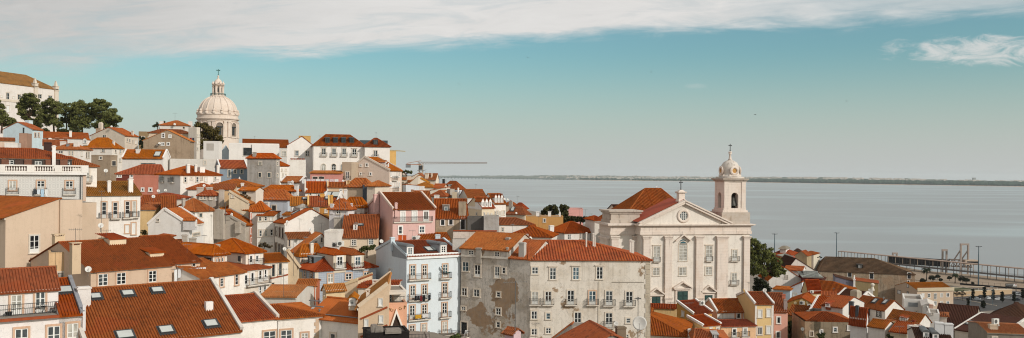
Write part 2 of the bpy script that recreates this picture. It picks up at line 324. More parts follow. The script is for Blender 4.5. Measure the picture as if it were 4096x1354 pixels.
# ------------------------------------------------------------------ one house = one thing with wall, roof, windows ... as parts
HOUSES = []
class House:
    def __init__(s, z, Y, phi, c, front, side=None, dep=None, roof='hx', ry=None, rise=None, wl=WHITE, rf='orange', label='', name='house', cat='house',
                 anc='L', base=13, ov=.35, inset=None, rfrac=.5, rat=.5, cop=None, dirt=.35, patch=0, pitch=None, amp=None, corn=True, wmat=None, rmat=None, par=.5, cap=True, group=None, cops='LR'):
        s.z, s.Y = z, Y
        d0 = ray(z, *c); az = math.atan(d0.x); th = rad(phi) - az; s.th, s.phi = th, phi
        e1 = Vector((math.cos(th), math.sin(th), 0)); e2 = Vector((-math.sin(th), math.cos(th), 0))
        C = CAM + d0 * Y; ze = C.z
        def solve(x, e):
            k = ray(z, x, c[1]).x; return (k * C.y - C.x) / (e.x - k * e.y)
        if anc == 'L': w = solve(front, e1); d = solve(side, e2) if side is not None else dep; O = C
        else: w = solve(front, -e1); d = solve(side, e2) if side is not None else dep; O = C - e1 * w
        if not (.5 < w < 90 and .5 < d < 90): print('SIZE', label, round(w, 1), round(d, 1)); w = min(max(abs(w), 2), 60); d = min(max(abs(d), 2), 60)
        s.w, s.d, s.base = w, d, base; s.ze = base; zb = ze - base
        s.O = Vector((O.x, O.y, zb)); s.M = Matrix.Translation(s.O) @ Matrix.Rotation(th, 4, 'Z'); s.Mi = s.M.inverted()
        s.root = thing(name, label, cat, s.O, th, group)
        s.lcam = s.Mi @ CAM
        p = pitch or min(.34, max(.25, Y * .002)); s.pitch = p; s.amp = amp or p * .55; s.wl = wl
        s.wm = wmat or wall(wl, dirt, patch); s.rm = rmat or roofmat(rf)
        # ridge height
        kx = roof[-1] if roof[0] in 'gh' else ''
        if ry is not None:
            if kx == 'x': a, b = w * rat, d * rfrac
            elif kx == 'y': a, b = w * rfrac, d * rat
            elif roof == 'sx': a, b = w * rat, d
            elif roof == 'sl': a, b = 0, d * rat
            elif roof == 'sr': a, b = w, d * rat
            else: a, b = w / 2, d / 2
            Pw = s.M @ Vector((a, b, 0))
            # depth of that plan point, height from the picture row
            dv = ray(z, c[0], ry); dd = ray(z, c[0] + 100, ry)
            sl = (dd.z - dv.z) / (dd.x - dv.x); zz = EYE + Pw.y * (dv.z + sl * (Pw.x / Pw.y - dv.x))
            rise = zz - ze
        if rise is None: rise = 2.0
        if rise < .15 and roof != 'flat': print('RISE', label, round(rise, 2)); rise = .4
        if rise > 9: print('RISE', label, round(rise, 2))
        s.rise = rise; zr = base + rise; s.roof = roof
        W = MB(); RM = MB(); s.planes = []; K = MB()
        W.poly([(0, 0, 0), (w, 0, 0), (w, 0, base), (0, 0, base)]); W.poly([(w, 0, 0), (w, d, 0), (w, d, base), (w, 0, base)])
        W.poly([(w, d, 0), (0, d, 0), (0, d, base), (w, d, base)]); W.poly([(0, d, 0), (0, 0, 0), (0, 0, base), (0, d, base)])
        rt = None
        def plane(*pts): s.planes.append([Vector(q) for q in pts])
        og = .02 if cop else .18
        if roof == 'gx':
            rb = d * rfrac; sf = rise / rb; sb = rise / max(.3, (d - rb))
            plane((-og, -ov, base - ov * sf), (w + og, -ov, base - ov * sf), (w + og, rb, zr), (-og, rb, zr))
            plane((w + og, d + ov, base - ov * sb), (-og, d + ov, base - ov * sb), (-og, rb, zr), (w + og, rb, zr))
            W.poly([(0, 0, base), (0, rb, zr), (0, d, base)]); W.poly([(w, 0, base), (w, rb, zr), (w, d, base)])
            rds = [((-og, rb, zr), (w + og, rb, zr))]
            gab = [((0, -ov * .5, base - ov * .5 * sf), (0, rb, zr)), ((0, rb, zr), (0, d, base)), ((w, -ov * .5, base - ov * .5 * sf), (w, rb, zr)), ((w, rb, zr), (w, d, base))]
        elif roof == 'gy':
            ra = w * rfrac; sl_ = rise / max(.3, ra); sr_ = rise / max(.3, (w - ra))
            plane((-ov, d + og, base - ov * sl_), (-ov, -og, base - ov * sl_), (ra, -og, zr), (ra, d + og, zr))
            plane((w + ov, -og, base - ov * sr_), (w + ov, d + og, base - ov * sr_), (ra, d + og, zr), (ra, -og, zr))
            W.poly([(0, 0, base), (w, 0, base), (ra, 0, zr)]); W.poly([(0, d, base), (w, d, base), (ra, d, zr)])
            rds = [((ra, -og, zr), (ra, d + og, zr))]
            gab = [((-ov * .5, 0, base - ov * .5 * sl_), (ra, 0, zr)), ((ra, 0, zr), (w + ov * .5, 0, base - ov * .5 * sr_)), ((0, d, base), (ra, d, zr)), ((ra, d, zr), (w, d, base))]
        elif roof[0] == 'h':
            if kx == 'x':
                i1, i2 = (inset if isinstance(inset, tuple) else (inset, inset)) if inset is not None else (min(d / 2, w * .45),) * 2
                A, B = (i1, d / 2, zr), (w - i2, d / 2, zr); zo = base - ov * rise / (d / 2)
                f, r_, b_, l = (-ov, -ov, zo), (w + ov, -ov, zo), (w + ov, d + ov, zo), (-ov, d + ov, zo)
                plane(f, r_, B, A); plane(r_, b_, B); plane(b_, l, A, B); plane(l, f, A)
                rds = [(A, B), (f, A), (l, A), (r_, B), (b_, B)]
            else:
                i1, i2 = (inset if isinstance(inset, tuple) else (inset, inset)) if inset is not None else (min(w / 2, d * .45),) * 2
                A, B = (w / 2, i1, zr), (w / 2, d - i2, zr); zo = base - ov * rise / (w / 2)
                f, r_, b_, l = (-ov, -ov, zo), (w + ov, -ov, zo), (w + ov, d + ov, zo), (-ov, d + ov, zo)
                plane(f, r_, A); plane(r_, b_, B, A); plane(b_, l, B); plane(l, f, A, B)
                rds = [(A, B), (f, A), (r_, A), (b_, B), (l, B)]
            gab = []
        elif roof == 'sx':
            sf = rise / d; plane((-og, -ov, base - ov * sf), (w + og, -ov, base - ov * sf), (w + og, d, zr), (-og, d, zr))
            W.poly([(0, 0, base), (0, d, zr), (0, d, base)]); W.poly([(w, 0, base), (w, d, base), (w, d, zr)]); W.poly([(0, d, base), (w, d, base), (w, d, zr), (0, d, zr)])
            rds = [((-og, d, zr), (w + og, d, zr))]; gab = [((0, -ov * .5, base - ov * .5 * sf), (0, d, zr)), ((w, -ov * .5, base - ov * .5 * sf), (w, d, zr))]
        elif roof in ('sl', 'sr'):     # sl: high on the a=0 side; sr: high on the a=w side
            sf = rise / w
            if roof == 'sl':
                plane((w + ov, -og, base - ov * sf), (w + ov, d + og, base - ov * sf), (0, d + og, zr), (0, -og, zr)); hi = 0
            else:
                plane((-ov, d + og, base - ov * sf), (-ov, -og, base - ov * sf), (w, -og, zr), (w, d + og, zr)); hi = w
            W.poly([(0, 0, base), (w, 0, base), (hi, 0, zr)]); W.poly([(0, d, base), (w, d, base), (hi, d, zr)]); W.poly([(hi, 0, base), (hi, d, base), (hi, d, zr), (hi, 0, zr)])
            rds = [((hi, -og, zr), (hi, d + og, zr))]; gab = [((w - hi, 0, base), (hi, 0, zr)), ((w - hi, d, base), (hi, d, zr))]
        else:
            rds, gab = [], []
            plane((0, 0, base), (w, 0, base), (w, d, base), (0, d, base))
        s.wall = W.build('wall', s.wm, s.root)
        if roof == 'flat':
            RM.poly([(0, 0, base), (w, 0, base), (w, d, base), (0, d, base)])
            s.roofo = RM.build('roof', rmat or wall('#8d8378', .6), s.root)
            if par:
                for q in ((0, w, -.02, .25), (0, w, d - .25, d + .02)): K.box(q[0] - .02, q[1] + .02, q[2], q[3], base + .004, base + par)
                for x in (0, w - .25): K.box(x - .02 * (x == 0), x + .25 + .02 * (x > 0), .25, d - .25, base + .004, base + par)
                K.build('parapet', s.wm, s.root)
        else:
            for q in s.planes: tiled(RM, q, s.pitch, s.amp)
            for a, b in rds: ridge(RM, Vector(a) + Vector((0, 0, .05)), Vector(b) + Vector((0, 0, .05)), .1 + p * .14)
            s.roofo = RM.build('roof', s.rm, s.root)
            if cop and gab:
                for a, b in gab:
                    if len(cops) == 1 and roof in ('gx', 'sx') and (a[0] > w / 2) != (cops == 'R'): continue
                    K.beam(Vector(a) + Vector((0, 0, .16)), Vector(b) + Vector((0, 0, .16)), .34, .42)
                K.build('coping', wall(cop, .4) if isinstance(cop, str) else s.wm, s.root)
            if corn:
                E = MB(); c_ = .14; zt = base - .03; zl = base - .3
                sides = {'gx': 'AZ', 'gy': 'BC', 'sx': 'A', 'sl': 'C', 'sr': 'B'}.get(roof, 'ABCZ')
                if 'A' in sides: E.box(-c_ * ('B' in sides), w + c_ * ('C' in sides), -c_, -.002, zl, zt)
                if 'Z' in sides: E.box(-c_ * ('B' in sides), w + c_ * ('C' in sides), d + .002, d + c_, zl, zt)
                if 'B' in sides: E.box(-c_, -.002, 0, d, zl, zt)
                if 'C' in sides: E.box(w + .002, w + c_, 0, d, zl, zt)
                E.build('cornice', MORTAR if corn is True else wall(corn), s.root)
        HOUSES.append(s)
    # ---- picture position -> this house's own faces
    def lray(s, x, y, z=None): d = ray(z or s.z, x, y); return s.Mi.to_3x3() @ d
    def loc(s, face, x, y, z=None, off=0):
        d = s.lray(x, y, z); o = s.lcam
        if face == 'A': t = (-off - o.y) / d.y
        elif face == 'B': t = (-off - o.x) / d.x
        elif face == 'C': t = (s.w + off - o.x) / d.x
        else: t = (face - o.y) / d.y          # a plane parallel to the front, 'face' metres behind it
        return o + d * t
    def hit(s, x, y, z=None, force=0):
        d = s.lray(x, y, z); o = s.lcam; best = near = None
        for pl in s.planes:
            n = (pl[1] - pl[0]).cross(pl[2] - pl[0])
            if n.length < 1e-6 or abs(n.dot(d)) < 1e-9: continue
            n.normalize(); n = n if n.z > 0 else -n
            t = (pl[0] - o).dot(n) / n.dot(d); p = o + d * t
            if t < 0: continue
            ok = 0
            for i in range(len(pl)):
                q = (pl[(i + 1) % len(pl)] - pl[i]).cross(p - pl[i]).dot(n); ok += 1 if q > -.3 else 0
            if ok == len(pl) or all((pl[(i + 1) % len(pl)] - pl[i]).cross(p - pl[i]).dot(n) < .3 for i in range(len(pl))):
                if best is None or t < best[0]: best = (t, p, n, pl)
            elif force and (near is None or t < near[0]): near = (t, p, n, pl)
        return best or near
    def axes(s, face):
        return {'A': (0, Vector((1, 0, 0))), 'B': (-math.pi / 2, Vector((0, -1, 0))), 'C': (math.pi / 2, Vector((0, 1, 0)))}[face if isinstance(face, str) else 'A']
    def win(s, face, lst, st='w', sur='stone', bal=0, bars=1, gl=None, fr='w', z=None, parent=None):
        rz, ax = s.axes(face); st0 = st
        for q in lst:
            st = 's' if st0 in 'wd' and gl is None and not bal and s.Y > 145 and R.random() < .13 else st0
            x, y, wd, hg = q[:4]; off = .003 if s.roof != 'x' else 0
            l, r = s.loc(face, x - wd / 2, y, z, off), s.loc(face, x + wd / 2, y, z, off); t, b = s.loc(face, x, y - hg / 2, z, off), s.loc(face, x, y + hg / 2, z, off)
            W = min(abs((r - l).dot(ax)), 4); Hh = min(t.z - b.z, 6); g = gl if gl is not None else R.choice((0, 0, 0, 1, 1, 3, 4, 2))
            ma, mf, mg = window_meshes(st, W, Hh, sur, g, bars, fr)
            o = link('window', ma, s.root, b, rz); link('pane', mg, o)
            if len(mf.vertices): link('sash', mf, o)
            if bal:
                bs, br = balcony_meshes(W + (.9 if bal is True else bal), .55)
                bo = link('balcony', bs, s.root, b, rz); link('railing', br, bo)
    def panel(s, face, x0, y0, x1, y1, p=.12, mat=None, name='pilaster', z=None, top=0, foot=0, off=0):
        a, b = s.loc(face, x0, y0, z), s.loc(face, x1, y1, z); rz, ax = s.axes(face)
        c = (a + b) / 2; W = abs((b - a).dot(ax)); z0, z1 = min(a.z, b.z), max(a.z, b.z); m = MB()
        m.box(-W / 2, W / 2, -p, .01 if off == 0 else -off, 0, z1 - z0)
        if top: m.box(-W / 2 - top * .6, W / 2 + top * .6, -p - top * .6, 0, z1 - z0 - top * 2, z1 - z0 - top * .9); m.box(-W / 2 - top, W / 2 + top, -p - top, 0, z1 - z0 - top * .9, z1 - z0 + .004)
        if foot: m.box(-W / 2 - foot, W / 2 + foot, -p - foot, 0, -.004, foot * 2.2)
        c.z = z0
        return link(name, m.mesh(name, mat or STONE), s.root, c, rz)
    def chim(s, x, yt, wpx, hpx, mat=None, cap='slab', z=None, b=None, name='chimney', pots=0):
        zz = z or s.z; hb = s.hit(x, yt + hpx, zz) if b is None else None
        p = hb[1] if hb else s.loc(b if b is not None else s.d * .5, x, yt + hpx, zz)
        Yw = (s.M @ p).y; k = Yw / F / ZM[zz][2]; f = math.cos(rad(s.phi)) + .75 * abs(math.sin(rad(s.phi)))
        cw = wpx * k / f; cd = cw * .75; ht = hpx * k; m = MB()
        m.box(-cw / 2, cw / 2, -cd / 2, cd / 2, -1.3, ht - .2)
        if cap == 'slab': m.box(-cw / 2 - .07, cw / 2 + .07, -cd / 2 - .07, cd / 2 + .07, ht - .2, ht - .08); m.box(-cw / 2 + .04, cw / 2 - .04, -cd / 2 + .04, cd / 2 - .04, ht - .08, ht)
        elif cap == 'box': m.box(-cw / 2, cw / 2, -cd / 2, cd / 2, ht - .2, ht)
        elif cap == 'open':
            for sx in (-1, 1):
                for sy in (-1, 1): m.box(sx * cw * .42 - .07, sx * cw * .42 + .07, sy * cd * .42 - .06, sy * cd * .42 + .06, ht - .2, ht)
            m.box(-cw / 2 - .08, cw / 2 + .08, -cd / 2 - .08, cd / 2 + .08, ht, ht + .1)
        else: m.frustum(0, 0, ht - .2, ht + .15, cw / 2 - .02, cd / 2 - .02, cw / 4, cd / 4)
        o = link(name, m.mesh(name, mat or s.wm), s.roofo, p)
        return o
    def sky(s, x, y, wm=.9, hm=1.2, z=None, open_=0):
        h = s.hit(x, y, z)
        if not h: print('no roof for skylight', s.root['label']); return
        t, p, n, pl = h; e = (pl[1] - pl[0]).normalized(); up = n.cross(e)
        if up.z < 0: up = -up
        Mx = Matrix((e, up, n)).transposed().to_4x4(); Mx.translation = p + n * s.amp
        fr = MB(); fr.box(-wm / 2, wm / 2, -hm / 2, -hm / 2 + .1, 0, .14); fr.box(-wm / 2, wm / 2, hm / 2 - .1, hm / 2, 0, .14); fr.box(-wm / 2, -wm / 2 + .1, -hm / 2 + .1, hm / 2 - .1, 0, .14); fr.box(wm / 2 - .1, wm / 2, -hm / 2 + .1, hm / 2 - .1, 0, .14)
        fr.box(-wm / 2 - .12, wm / 2 + .12, -hm / 2 - .16, hm / 2 + .12, -.1, .03); fr.xf(Mx)
        g = MB(); g.box(-wm / 2 + .1, wm / 2 - .1, -hm / 2 + .1, hm / 2 - .1, .04, .11); g.xf(Mx)
        o = fr.build('skylight', flat('#3a3a3a', .5, .4), s.roofo); g.build('pane', MC.setdefault('skyglass', flat('#b9b9b2', .45, .4, 0, .12)), o)
    def dorm(s, x, yb, wpx, hpx, face='A', z=None, wl=None, rf=None, kind='g', win=1, sash=None, b=None, wst='w', bars=2, fr='w', rh=.38, bal=0):
        """dormer window standing on the roof: cheeks and face, its own little roof, its window"""
        zz = z or s.z; h = s.hit(x, yb, zz)
        p = h[1] if h else s.loc(b or 0, x, yb, zz)
        k = (s.M @ p).y / F / ZM[zz][2]; f = max(.5, math.cos(rad(s.phi)) if face == 'A' else abs(math.sin(rad(s.phi))))
        W, Hh = wpx * k / f, hpx * k; rz, ax = s.axes(face)
        D = min(6, Hh * 1.15 / max(.25, s.rise / (s.d / 2 if s.roof[-1] == 'x' and s.roof != 'sx' else s.w / 2 if s.roof[-1] == 'y' else s.d)) + .3)
        wm = (wall(wl) if isinstance(wl, str) else wl) if wl else s.wm; m = MB(); m.box(-W / 2, W / 2, 0, D, -.6, Hh)
        rise = W * rh; r = MB()
        if kind == 'g': m.add([(-W / 2, 0, Hh), (W / 2, 0, Hh), (0, 0, Hh + rise), (-W / 2, D, Hh), (W / 2, D, Hh), (0, D, Hh + rise)], [(0, 1, 2), (3, 5, 4)])
        o = link('dormer', m.mesh('dormer', wm), s.root, p, rz)
        q = .16; pt = min(s.pitch, .3)
        if kind == 'g':
            zo = Hh - q * 2 * rise / W
            tiled(r, [(-W / 2 - q, D, zo), (-W / 2 - q, -q, zo), (0, -q, Hh + rise), (0, D, Hh + rise)], pt, pt * .3); tiled(r, [(W / 2 + q, -q, zo), (W / 2 + q, D, zo), (0, D, Hh + rise), (0, -q, Hh + rise)], pt, pt * .3)
            ridge(r, (0, -q, Hh + rise + .05), (0, D, Hh + rise + .05), .12)
        elif kind == 'h':
            e = [(-W / 2 - q, -q, Hh), (W / 2 + q, -q, Hh), (W / 2 + q, D, Hh), (-W / 2 - q, D, Hh)]; A, B = (0, W * .5, Hh + rise), (0, D, Hh + rise)
            tiled(r, [e[0], e[1], A], pt, pt * .3); tiled(r, [e[1], e[2], B, A], pt, pt * .3); tiled(r, [e[3], e[0], A, B], pt, pt * .3)
            ridge(r, A, B, .12); ridge(r, e[0], A, .1); ridge(r, e[1], A, .1)
        elif kind == 'f':
            r.box(-W / 2 - .1, W / 2 + .1, -.12, D + .05, Hh + .003, Hh + .13)
        elif kind == 's':
            tiled(r, [(-W / 2 - q, -q, Hh), (W / 2 + q, -q, Hh), (W / 2 + q, D + .6, Hh + rise), (-W / 2 - q, D + .6, Hh + rise)], pt, pt * .3)
        else:                                   # barrel
            n = 8; vs = []
            for yy in (-.1, D):
                vs += [((W / 2 + .06) * math.cos(math.pi * i / n), yy, Hh - .05 + rise * math.sin(math.pi * i / n)) for i in range(n + 1)]
            r.add(vs, [(i, i + 1, n + 2 + i, n + 1 + i) for i in range(n)] + [tuple(range(n + 1))])
        r.build('dormer_roof', s.rm if kind in 'ghs' and not rf else (roofmat(rf) if rf in ROOFS else sheet(rf or '#77787a')), o)
        if win:
            ww, wh = W * (.55 if win == 1 else win), Hh * .74
            ma, mf, mg = window_meshes(wst, ww, wh, 'white' if kind != 'f' else 'dark', R.choice((0, 1, 4)), bars, fr)
            wo = link('window', ma, o, (0, -.003, Hh * .12)); 
            g2 = MB(); link('pane', mg, o, (0, -.003, Hh * .12)); link('sash', mf, o, (0, -.003, Hh * .12))
            if bal:
                bs, br = balcony_meshes(W * .95, .4); link('balcony', bs, o, (0, 0, Hh * .06)); link('railing', br, o, (0, 0, Hh * .06))
        return o
    def wpt(s, x, y, z=None, b=None, face=None):
        if face is not None: return s.M @ s.loc(face, x, y, z)
        h = s.hit(x, y, z)
        return s.M @ (h[1] if h and b is None else s.loc(b if b is not None else s.d * .5, x, y, z))
# ------------------------------------------------------------------ roof-top things
DISH = {}
def dish(label, P, dia, face=(.35, -.85, .4), z=None, col='#d6d0c6', mast=.5):
    """satellite dish: shallow bowl, arm with receiver, mast; P = bowl centre"""
    o = thing('satellite_dish', label, 'satellite dish', P, 0, None)
    f = Vector(face).normalized(); q = f.to_track_quat('Z', 'Y').to_matrix().to_4x4(); r = dia / 2
    m = MB(); pr = [(r * t, r * .22 * (t * t)) for t in (.02, .3, .55, .8, 1)]
    m.lathe(pr + [(r * 1.0, r * .22 + .015), (r * .8, r * .17), (r * .3, r * .05 + .01), (.01, .02)], 20); m.xf(q); m.build('bowl', flat(col, .5, .3, 0, .08), o, True)
    a = MB(); a.beam((0, -r, r * .15), (0, -.1 * r, r * .8), .03, .03); a.box(-.05, .05, -.12 * r - .05, -.12 * r + .05, r * .76, r * .9); a.xf(q); a.build('receiver_arm', flat('#8a8680', .5, .4), o)
    b = MB(); b.tube([(-f.x * .05, -f.y * .05, 0), (-f.x * .3, -f.y * .3, -.05), (-f.x * .3, -f.y * .3, -r - mast)], .035, 6); b.build('mast', flat('#6d6a66', .5, .4), o)
    return o
def aerial(label, P, h, n=6, rot=0, w=1.3, r=.022):
    """television aerial: mast with a yagi boom and cross rods; P = foot of the mast"""
    o = thing('television_aerial', label, 'aerial', P, rot)
    m = MB(); m.tube([(0, 0, -.4), (0, 0, h)], r, 5); m.build('mast', flat('#5b5753', .5, .4), o)
    b = MB(); b.beam((-w * .6, 0, h - .15), (w * .6, 0, h - .15), .03, .03)
    for i in range(n):
        x = -w * .55 + w * 1.1 * i / (n - 1); l = .28 + .12 * (1 - i / n); b.beam((x, -l, h - .13), (x, l, h - .13), .018, .018); b.beam((x, 0, h - .13 - l * .5), (x, 0, h - .13 + l * .5), .016, .016)
    b.build('boom', flat('#77726c', .5, .4), o); return o
def airco(label, P, rz=0, s=1.0):
    o = thing('air_conditioner', label, 'air conditioner', P, rz)
    m = MB(); m.box(-.45 * s, .45 * s, 0, .35 * s, 0, .65 * s); m.build('casing', flat('#cfcac1', .6, .3, 0, .1), o)
    g = MB(); g.lathe([(.25 * s, 0), (.25 * s, .02), (.2 * s, .03)], 16); g.xf(Matrix.Translation((-.12 * s, -.001, .33 * s)) @ Matrix.Rotation(rad(90), 4, 'X')); g.build('fan_grille', flat('#55524e', .6, .3), o)
    return o
def laundry(label, P, n, w, rz=0, cols=('#d8d4cf', '#c9c6c4', '#3b3f4a', '#d8d4cf', '#cfc7bc'), drop=.8):
    o = thing('washing_line', label, 'laundry', P, rz)
    l = MB(); l.beam((-w / 2 - .1, 0, 0), (w / 2 + .1, 0, 0), .02, .02); l.build('line', flat('#777777'), o)
    for i in range(n):
        m = MB(); x = -w / 2 + w * (i + .5) / n; ww = w / n * .42; d = drop * R.uniform(.6, 1.1); a = R.uniform(-.06, .06)
        g = [[(x + ww * u * (1 + .08 * math.sin(3 * v)), .04 * math.sin(5 * u + v * 2 + i) * v / 3, -.01 - d * v / 3 + a * u * v / 3) for u in (-1, -.4, .3, 1)] for v in range(4)]
        m.add([q for row in g for q in row], [(r * 4 + c, r * 4 + c + 1, r * 4 + c + 5, r * 4 + c + 4) for r in range(3) for c in range(3)])
        n0 = len(m.v); m.add([(p[0], p[1] + .02, p[2]) for row in g for p in row], [(r * 4 + c + 4, r * 4 + c + 5, r * 4 + c + 1, r * 4 + c) for r in range(3) for c in range(3)])
        m.build('cloth', flat(cols[i % len(cols)], .9, .1, 0, .1), o)
    return o
# ------------------------------------------------------------------ trees
def leafmat(a, b):
    k = ('l', a, b)
    if k in MC: return MC[k]
    m, t = newmat('leaves'); pos = t.n('ShaderNodeNewGeometry').outputs[0]
    f = t.noise(pos, .9, 3); g = t.n('ShaderNodeTexWhiteNoise', noise_dimensions='3D', in_Vector=t.n('ShaderNodeVectorMath', operation='SNAP', i0=pos, i1=(.5, .5, .5))).outputs[0]
    col = t.mix(t.math('ADD', t.math('MULTIPLY', f, .6), t.math('MULTIPLY', g, .4)), lin(a), lin(b)); p = t.out(col, .7, None, .2)
    MC[k] = m; return m
def tree(name, label, foot, clumps, leaf=.35, per=260, ca='#2a3418', cb='#5a5f2a', trunk=.3, bark='#4a3a2c', cat='tree', group=None, flatn=.75, seed=0):
    """foot = base of the trunk; clumps = (centre, radius) of the masses of leaves; branches run from trunk to each mass"""
    rr = random.Random(seed + len(clumps) * 13)
    foot = Vector(foot); o = thing(name, label, cat, foot, 0, group)
    top = sum((Vector(c) for c, _ in clumps), Vector()) / len(clumps) - foot
    T = MB(); fork = top * .55; fork.x *= .6; fork.y *= .6
    T.tube([(0, 0, -1), (0, 0, 0), fork * .5 + Vector((.1, 0, 0)), fork], [trunk * 1.25, trunk, trunk * .8, trunk * .65], 7)
    L = MB()
    for c, r in clumps:
        c = Vector(c) - foot; mid = fork.lerp(c, .5) + Vector((0, 0, -r * .15))
        T.tube([fork, mid, c], [trunk * .5, trunk * .3, trunk * .12], 5)
        sub = [(c + Vector((rr.gauss(0, 1), rr.gauss(0, 1), rr.gauss(0, .8))).normalized() * r * rr.uniform(.1, .8), r * rr.uniform(.38, .55)) for _ in range(max(7, int(10 + r)))]
        for i in range(per):
            sc_, sr = sub[i % len(sub)]
            d = Vector((rr.gauss(0, 1), rr.gauss(0, 1), rr.gauss(0, 1))).normalized(); p = sc_ + Vector((d.x, d.y, d.z * flatn)) * sr * (rr.random() ** .4)
            n = (d + Vector((rr.gauss(0, .5), rr.gauss(0, .5), rr.gauss(0, .5)))).normalized()
            a = n.orthogonal().normalized(); a = Matrix.Rotation(rr.uniform(0, 6.28), 3, n) @ a; b = n.cross(a); s = leaf * rr.uniform(.5, 1.25)
            L.add([p - a * s, p - b * s * .45, p + a * s, p + b * s * .45], [(0, 1, 2, 3)])
    T.build('trunk', flat(bark, .9, .1, 0, .25), o); L.build('crown', leafmat(ca, cb), o)
    return o
# ------------------------------------------------------------------ extra house pieces
def merge(a, b):
    """b is another volume of the same building a: its parts move under a"""
    bpy.context.view_layer.update()
    for ch in list(b.root.children):
        m = ch.matrix_world.copy(); ch.parent = a.root; ch.matrix_parent_inverse = Matrix(); ch.matrix_basis = a.root.matrix_world.inverted() @ m
    LABELS.pop(b.root.get('label'), None); bpy.data.objects.remove(b.root); b.root = a.root
def balc(h, face, x, y, wpx, z=None, dep=.6):
    b = h.loc(face, x, y, z); rz, ax = h.axes(face); W = abs((h.loc(face, x + wpx / 2, y, z) - h.loc(face, x - wpx / 2, y, z)).dot(ax))
    bs, br = balcony_meshes(W, dep); o = link('balcony', bs, h.root, b, rz); link('railing', br, o)
def band(h, face, p, q, w=.2, t=.2, mat=None, name='tile_band', z=None):
    a, b = h.loc(face, *p, z), h.loc(face, *q, z); m = MB(); m.beam(a, b, t, w); return m.build(name, mat or CLAY, h.root)
def rail(h, face, x0, x1, y, hpx, z=None, off=.5, name='railing', mat=None, step=.16):
    a, b = h.loc(face, x0, y, z, off), h.loc(face, x1, y, z, off); a.z = b.z = (a.z + b.z) / 2
    k = (h.M @ a).y / F / ZM[z or h.z][2]; ht = hpx * k; m = MB(); L = (b - a).length; n = int(L / step); up = Vector((0, 0, 1))
    for zz in (.08, ht): m.beam(a + up * zz, b + up * zz, .05, .05)
    for i in range(n + 1):
        p = a.lerp(b, i / n); m.box(p.x - .014, p.x + .014, p.y - .014, p.y + .014, p.z, p.z + ht)
    return m.build(name, mat or IRON, h.root)
Hs = {}
def H(key, *a, **k):
    h = House(*a, **k); Hs[key] = h; return h
# ================================================================== the hill at the far end
h = H('mon', 1, 455, 45, (392, 186), -160, dep=24, roof='hx', rise=7, wl='#ded4cb', rf='old', base=48, anc='R', label='large white monastery with two tall storeys and stone obelisks at its cornice', name='monastery', cat='monastery', dirt=.4, inset=9)
h.win('A', [(52, 235, 20, 50), (130, 237, 20, 34), (52, 318, 20, 45), (270, 232, 26, 26), (342, 240, 26, 22), (-40, 232, 20, 50), (130, 322, 20, 40)], sur='cap')
h.win('A', [(92, 241, 11, 13), (10, 232, 11, 13)], bars=0)
for x in (240, 380):
    h.panel('A', x - 11, h.lcam.z * 0 + (166 if x == 240 else 187), x + 11, 440, p=.7, mat=STONE, top=.3)
h.panel('A', -160, 247, 228, 270, p=.25, mat=STONE, name='string_course')
for x, y, t in ((238, 163, 105), (379, 183, 126)):
    p = h.loc('A', x, y); k = (h.M @ p).y / F / 1.704; m = MB(); Hh = (y - t) * k; s = 11 * k
    m.frustum(0, 0, 0, Hh * .3, s * 1.3, s * 1.3, s * 1.3, s * 1.3); m.frustum(0, 0, Hh * .3, Hh * .36, s * 1.5, s * 1.5, s * 1.5, s * 1.5); m.frustum(0, 0, Hh * .36, Hh * .9, s * .85, s * .85, s * .35, s * .35); m.lathe([(.05, Hh * .88), (s * .4, Hh * .93), (s * .3, Hh * .98), (.02, Hh)], 10)
    link('obelisk', m.mesh('obelisk', STONE), h.root, p)
h = H('ltblue', 1, 270, 52, (219, 457), 293, 22, roof='gx', ry=409, rat=0, wl='#c6d3d6', label='pale blue gabled house with a thick chimney beneath the monastery trees', base=14)
h.win('A', [(240, 496, 9, 28), (263, 495, 9, 28)], sur='warm'); h.chim(197, 396, 46, 62)
h = H('longroof', 1, 300, 3, (293, 513), 607, dep=9, roof='gx', ry=479, wl='#cfc8c0', label='long low house with plain orange roof at the foot of the pines', base=10)
h.win('A', [(330, 523, 30, 9), (390, 523, 30, 9), (445, 523, 25, 9)], st='o', bars=0); h.chim(480, 467, 17, 42, wall(WHITE))
h = H('tower_gable', 1, 285, -38, (850, 500), 617, 940, roof='gy', rfrac=.53, ry=444, rat=0, wl='#cfc0ae', anc='R', label='cream gabled house with a clay capped square chimney tower', base=14)
h.win('A', [(711, 506, 20, 22)], bars=0); h.win('C', [(866, 530, 7, 24), (884, 535, 8, 26), (905, 540, 7, 24), (925, 545, 8, 24)], bars=0); h.chim(676, 450, 44, 74, wall('#b79e86')); h.chim(687, 412, 30, 46, cap='cone'); h.chim(903, 466, 16, 34)
h = H('dormer_white', 1, 255, -30, (762, 580), 556, 838, roof='hx', ry=516, wl='#e0d7cc', anc='R', label='white hipped house with one small dormer and a lamp lit chimney on its slope', base=13)
h.win('A', [(703, 602, 22, 20)]); h.win('C', [(788, 606, 9, 22), (820, 608, 11, 26), (817, 668, 11, 24)]); h.dorm(578, 553, 28, 26, fr='w'); h.chim(775, 535, 16, 30)
h.root['label'] = 'white hipped house with one small dormer above the ruined tan house'
h = H('twin_chim', 1, 225, -25, (548, 592), 350, 622, roof='hx', ry=556, wl='#e4dbd1', anc='R', label='small white house with two squat white chimneys and a corner balcony', base=12)
h.win('A', [(414, 612, 28, 18), (475, 621, 9, 30), (494, 621, 9, 30)]); h.win('C', [(556, 623, 9, 32), (590, 632, 8, 44), (605, 632, 8, 42)]); h.chim(430, 540, 38, 22); h.chim(522, 544, 38, 30); h.chim(462, 620 - 65, 20, 20, ZINC)
h = H('ruin_tan', 1, 222, -32, (752, 645), 622, 800, roof='flat', wl='#9c8872', anc='R', label='roofless tan ruin with a dark balcony', dirt=.7, base=9)
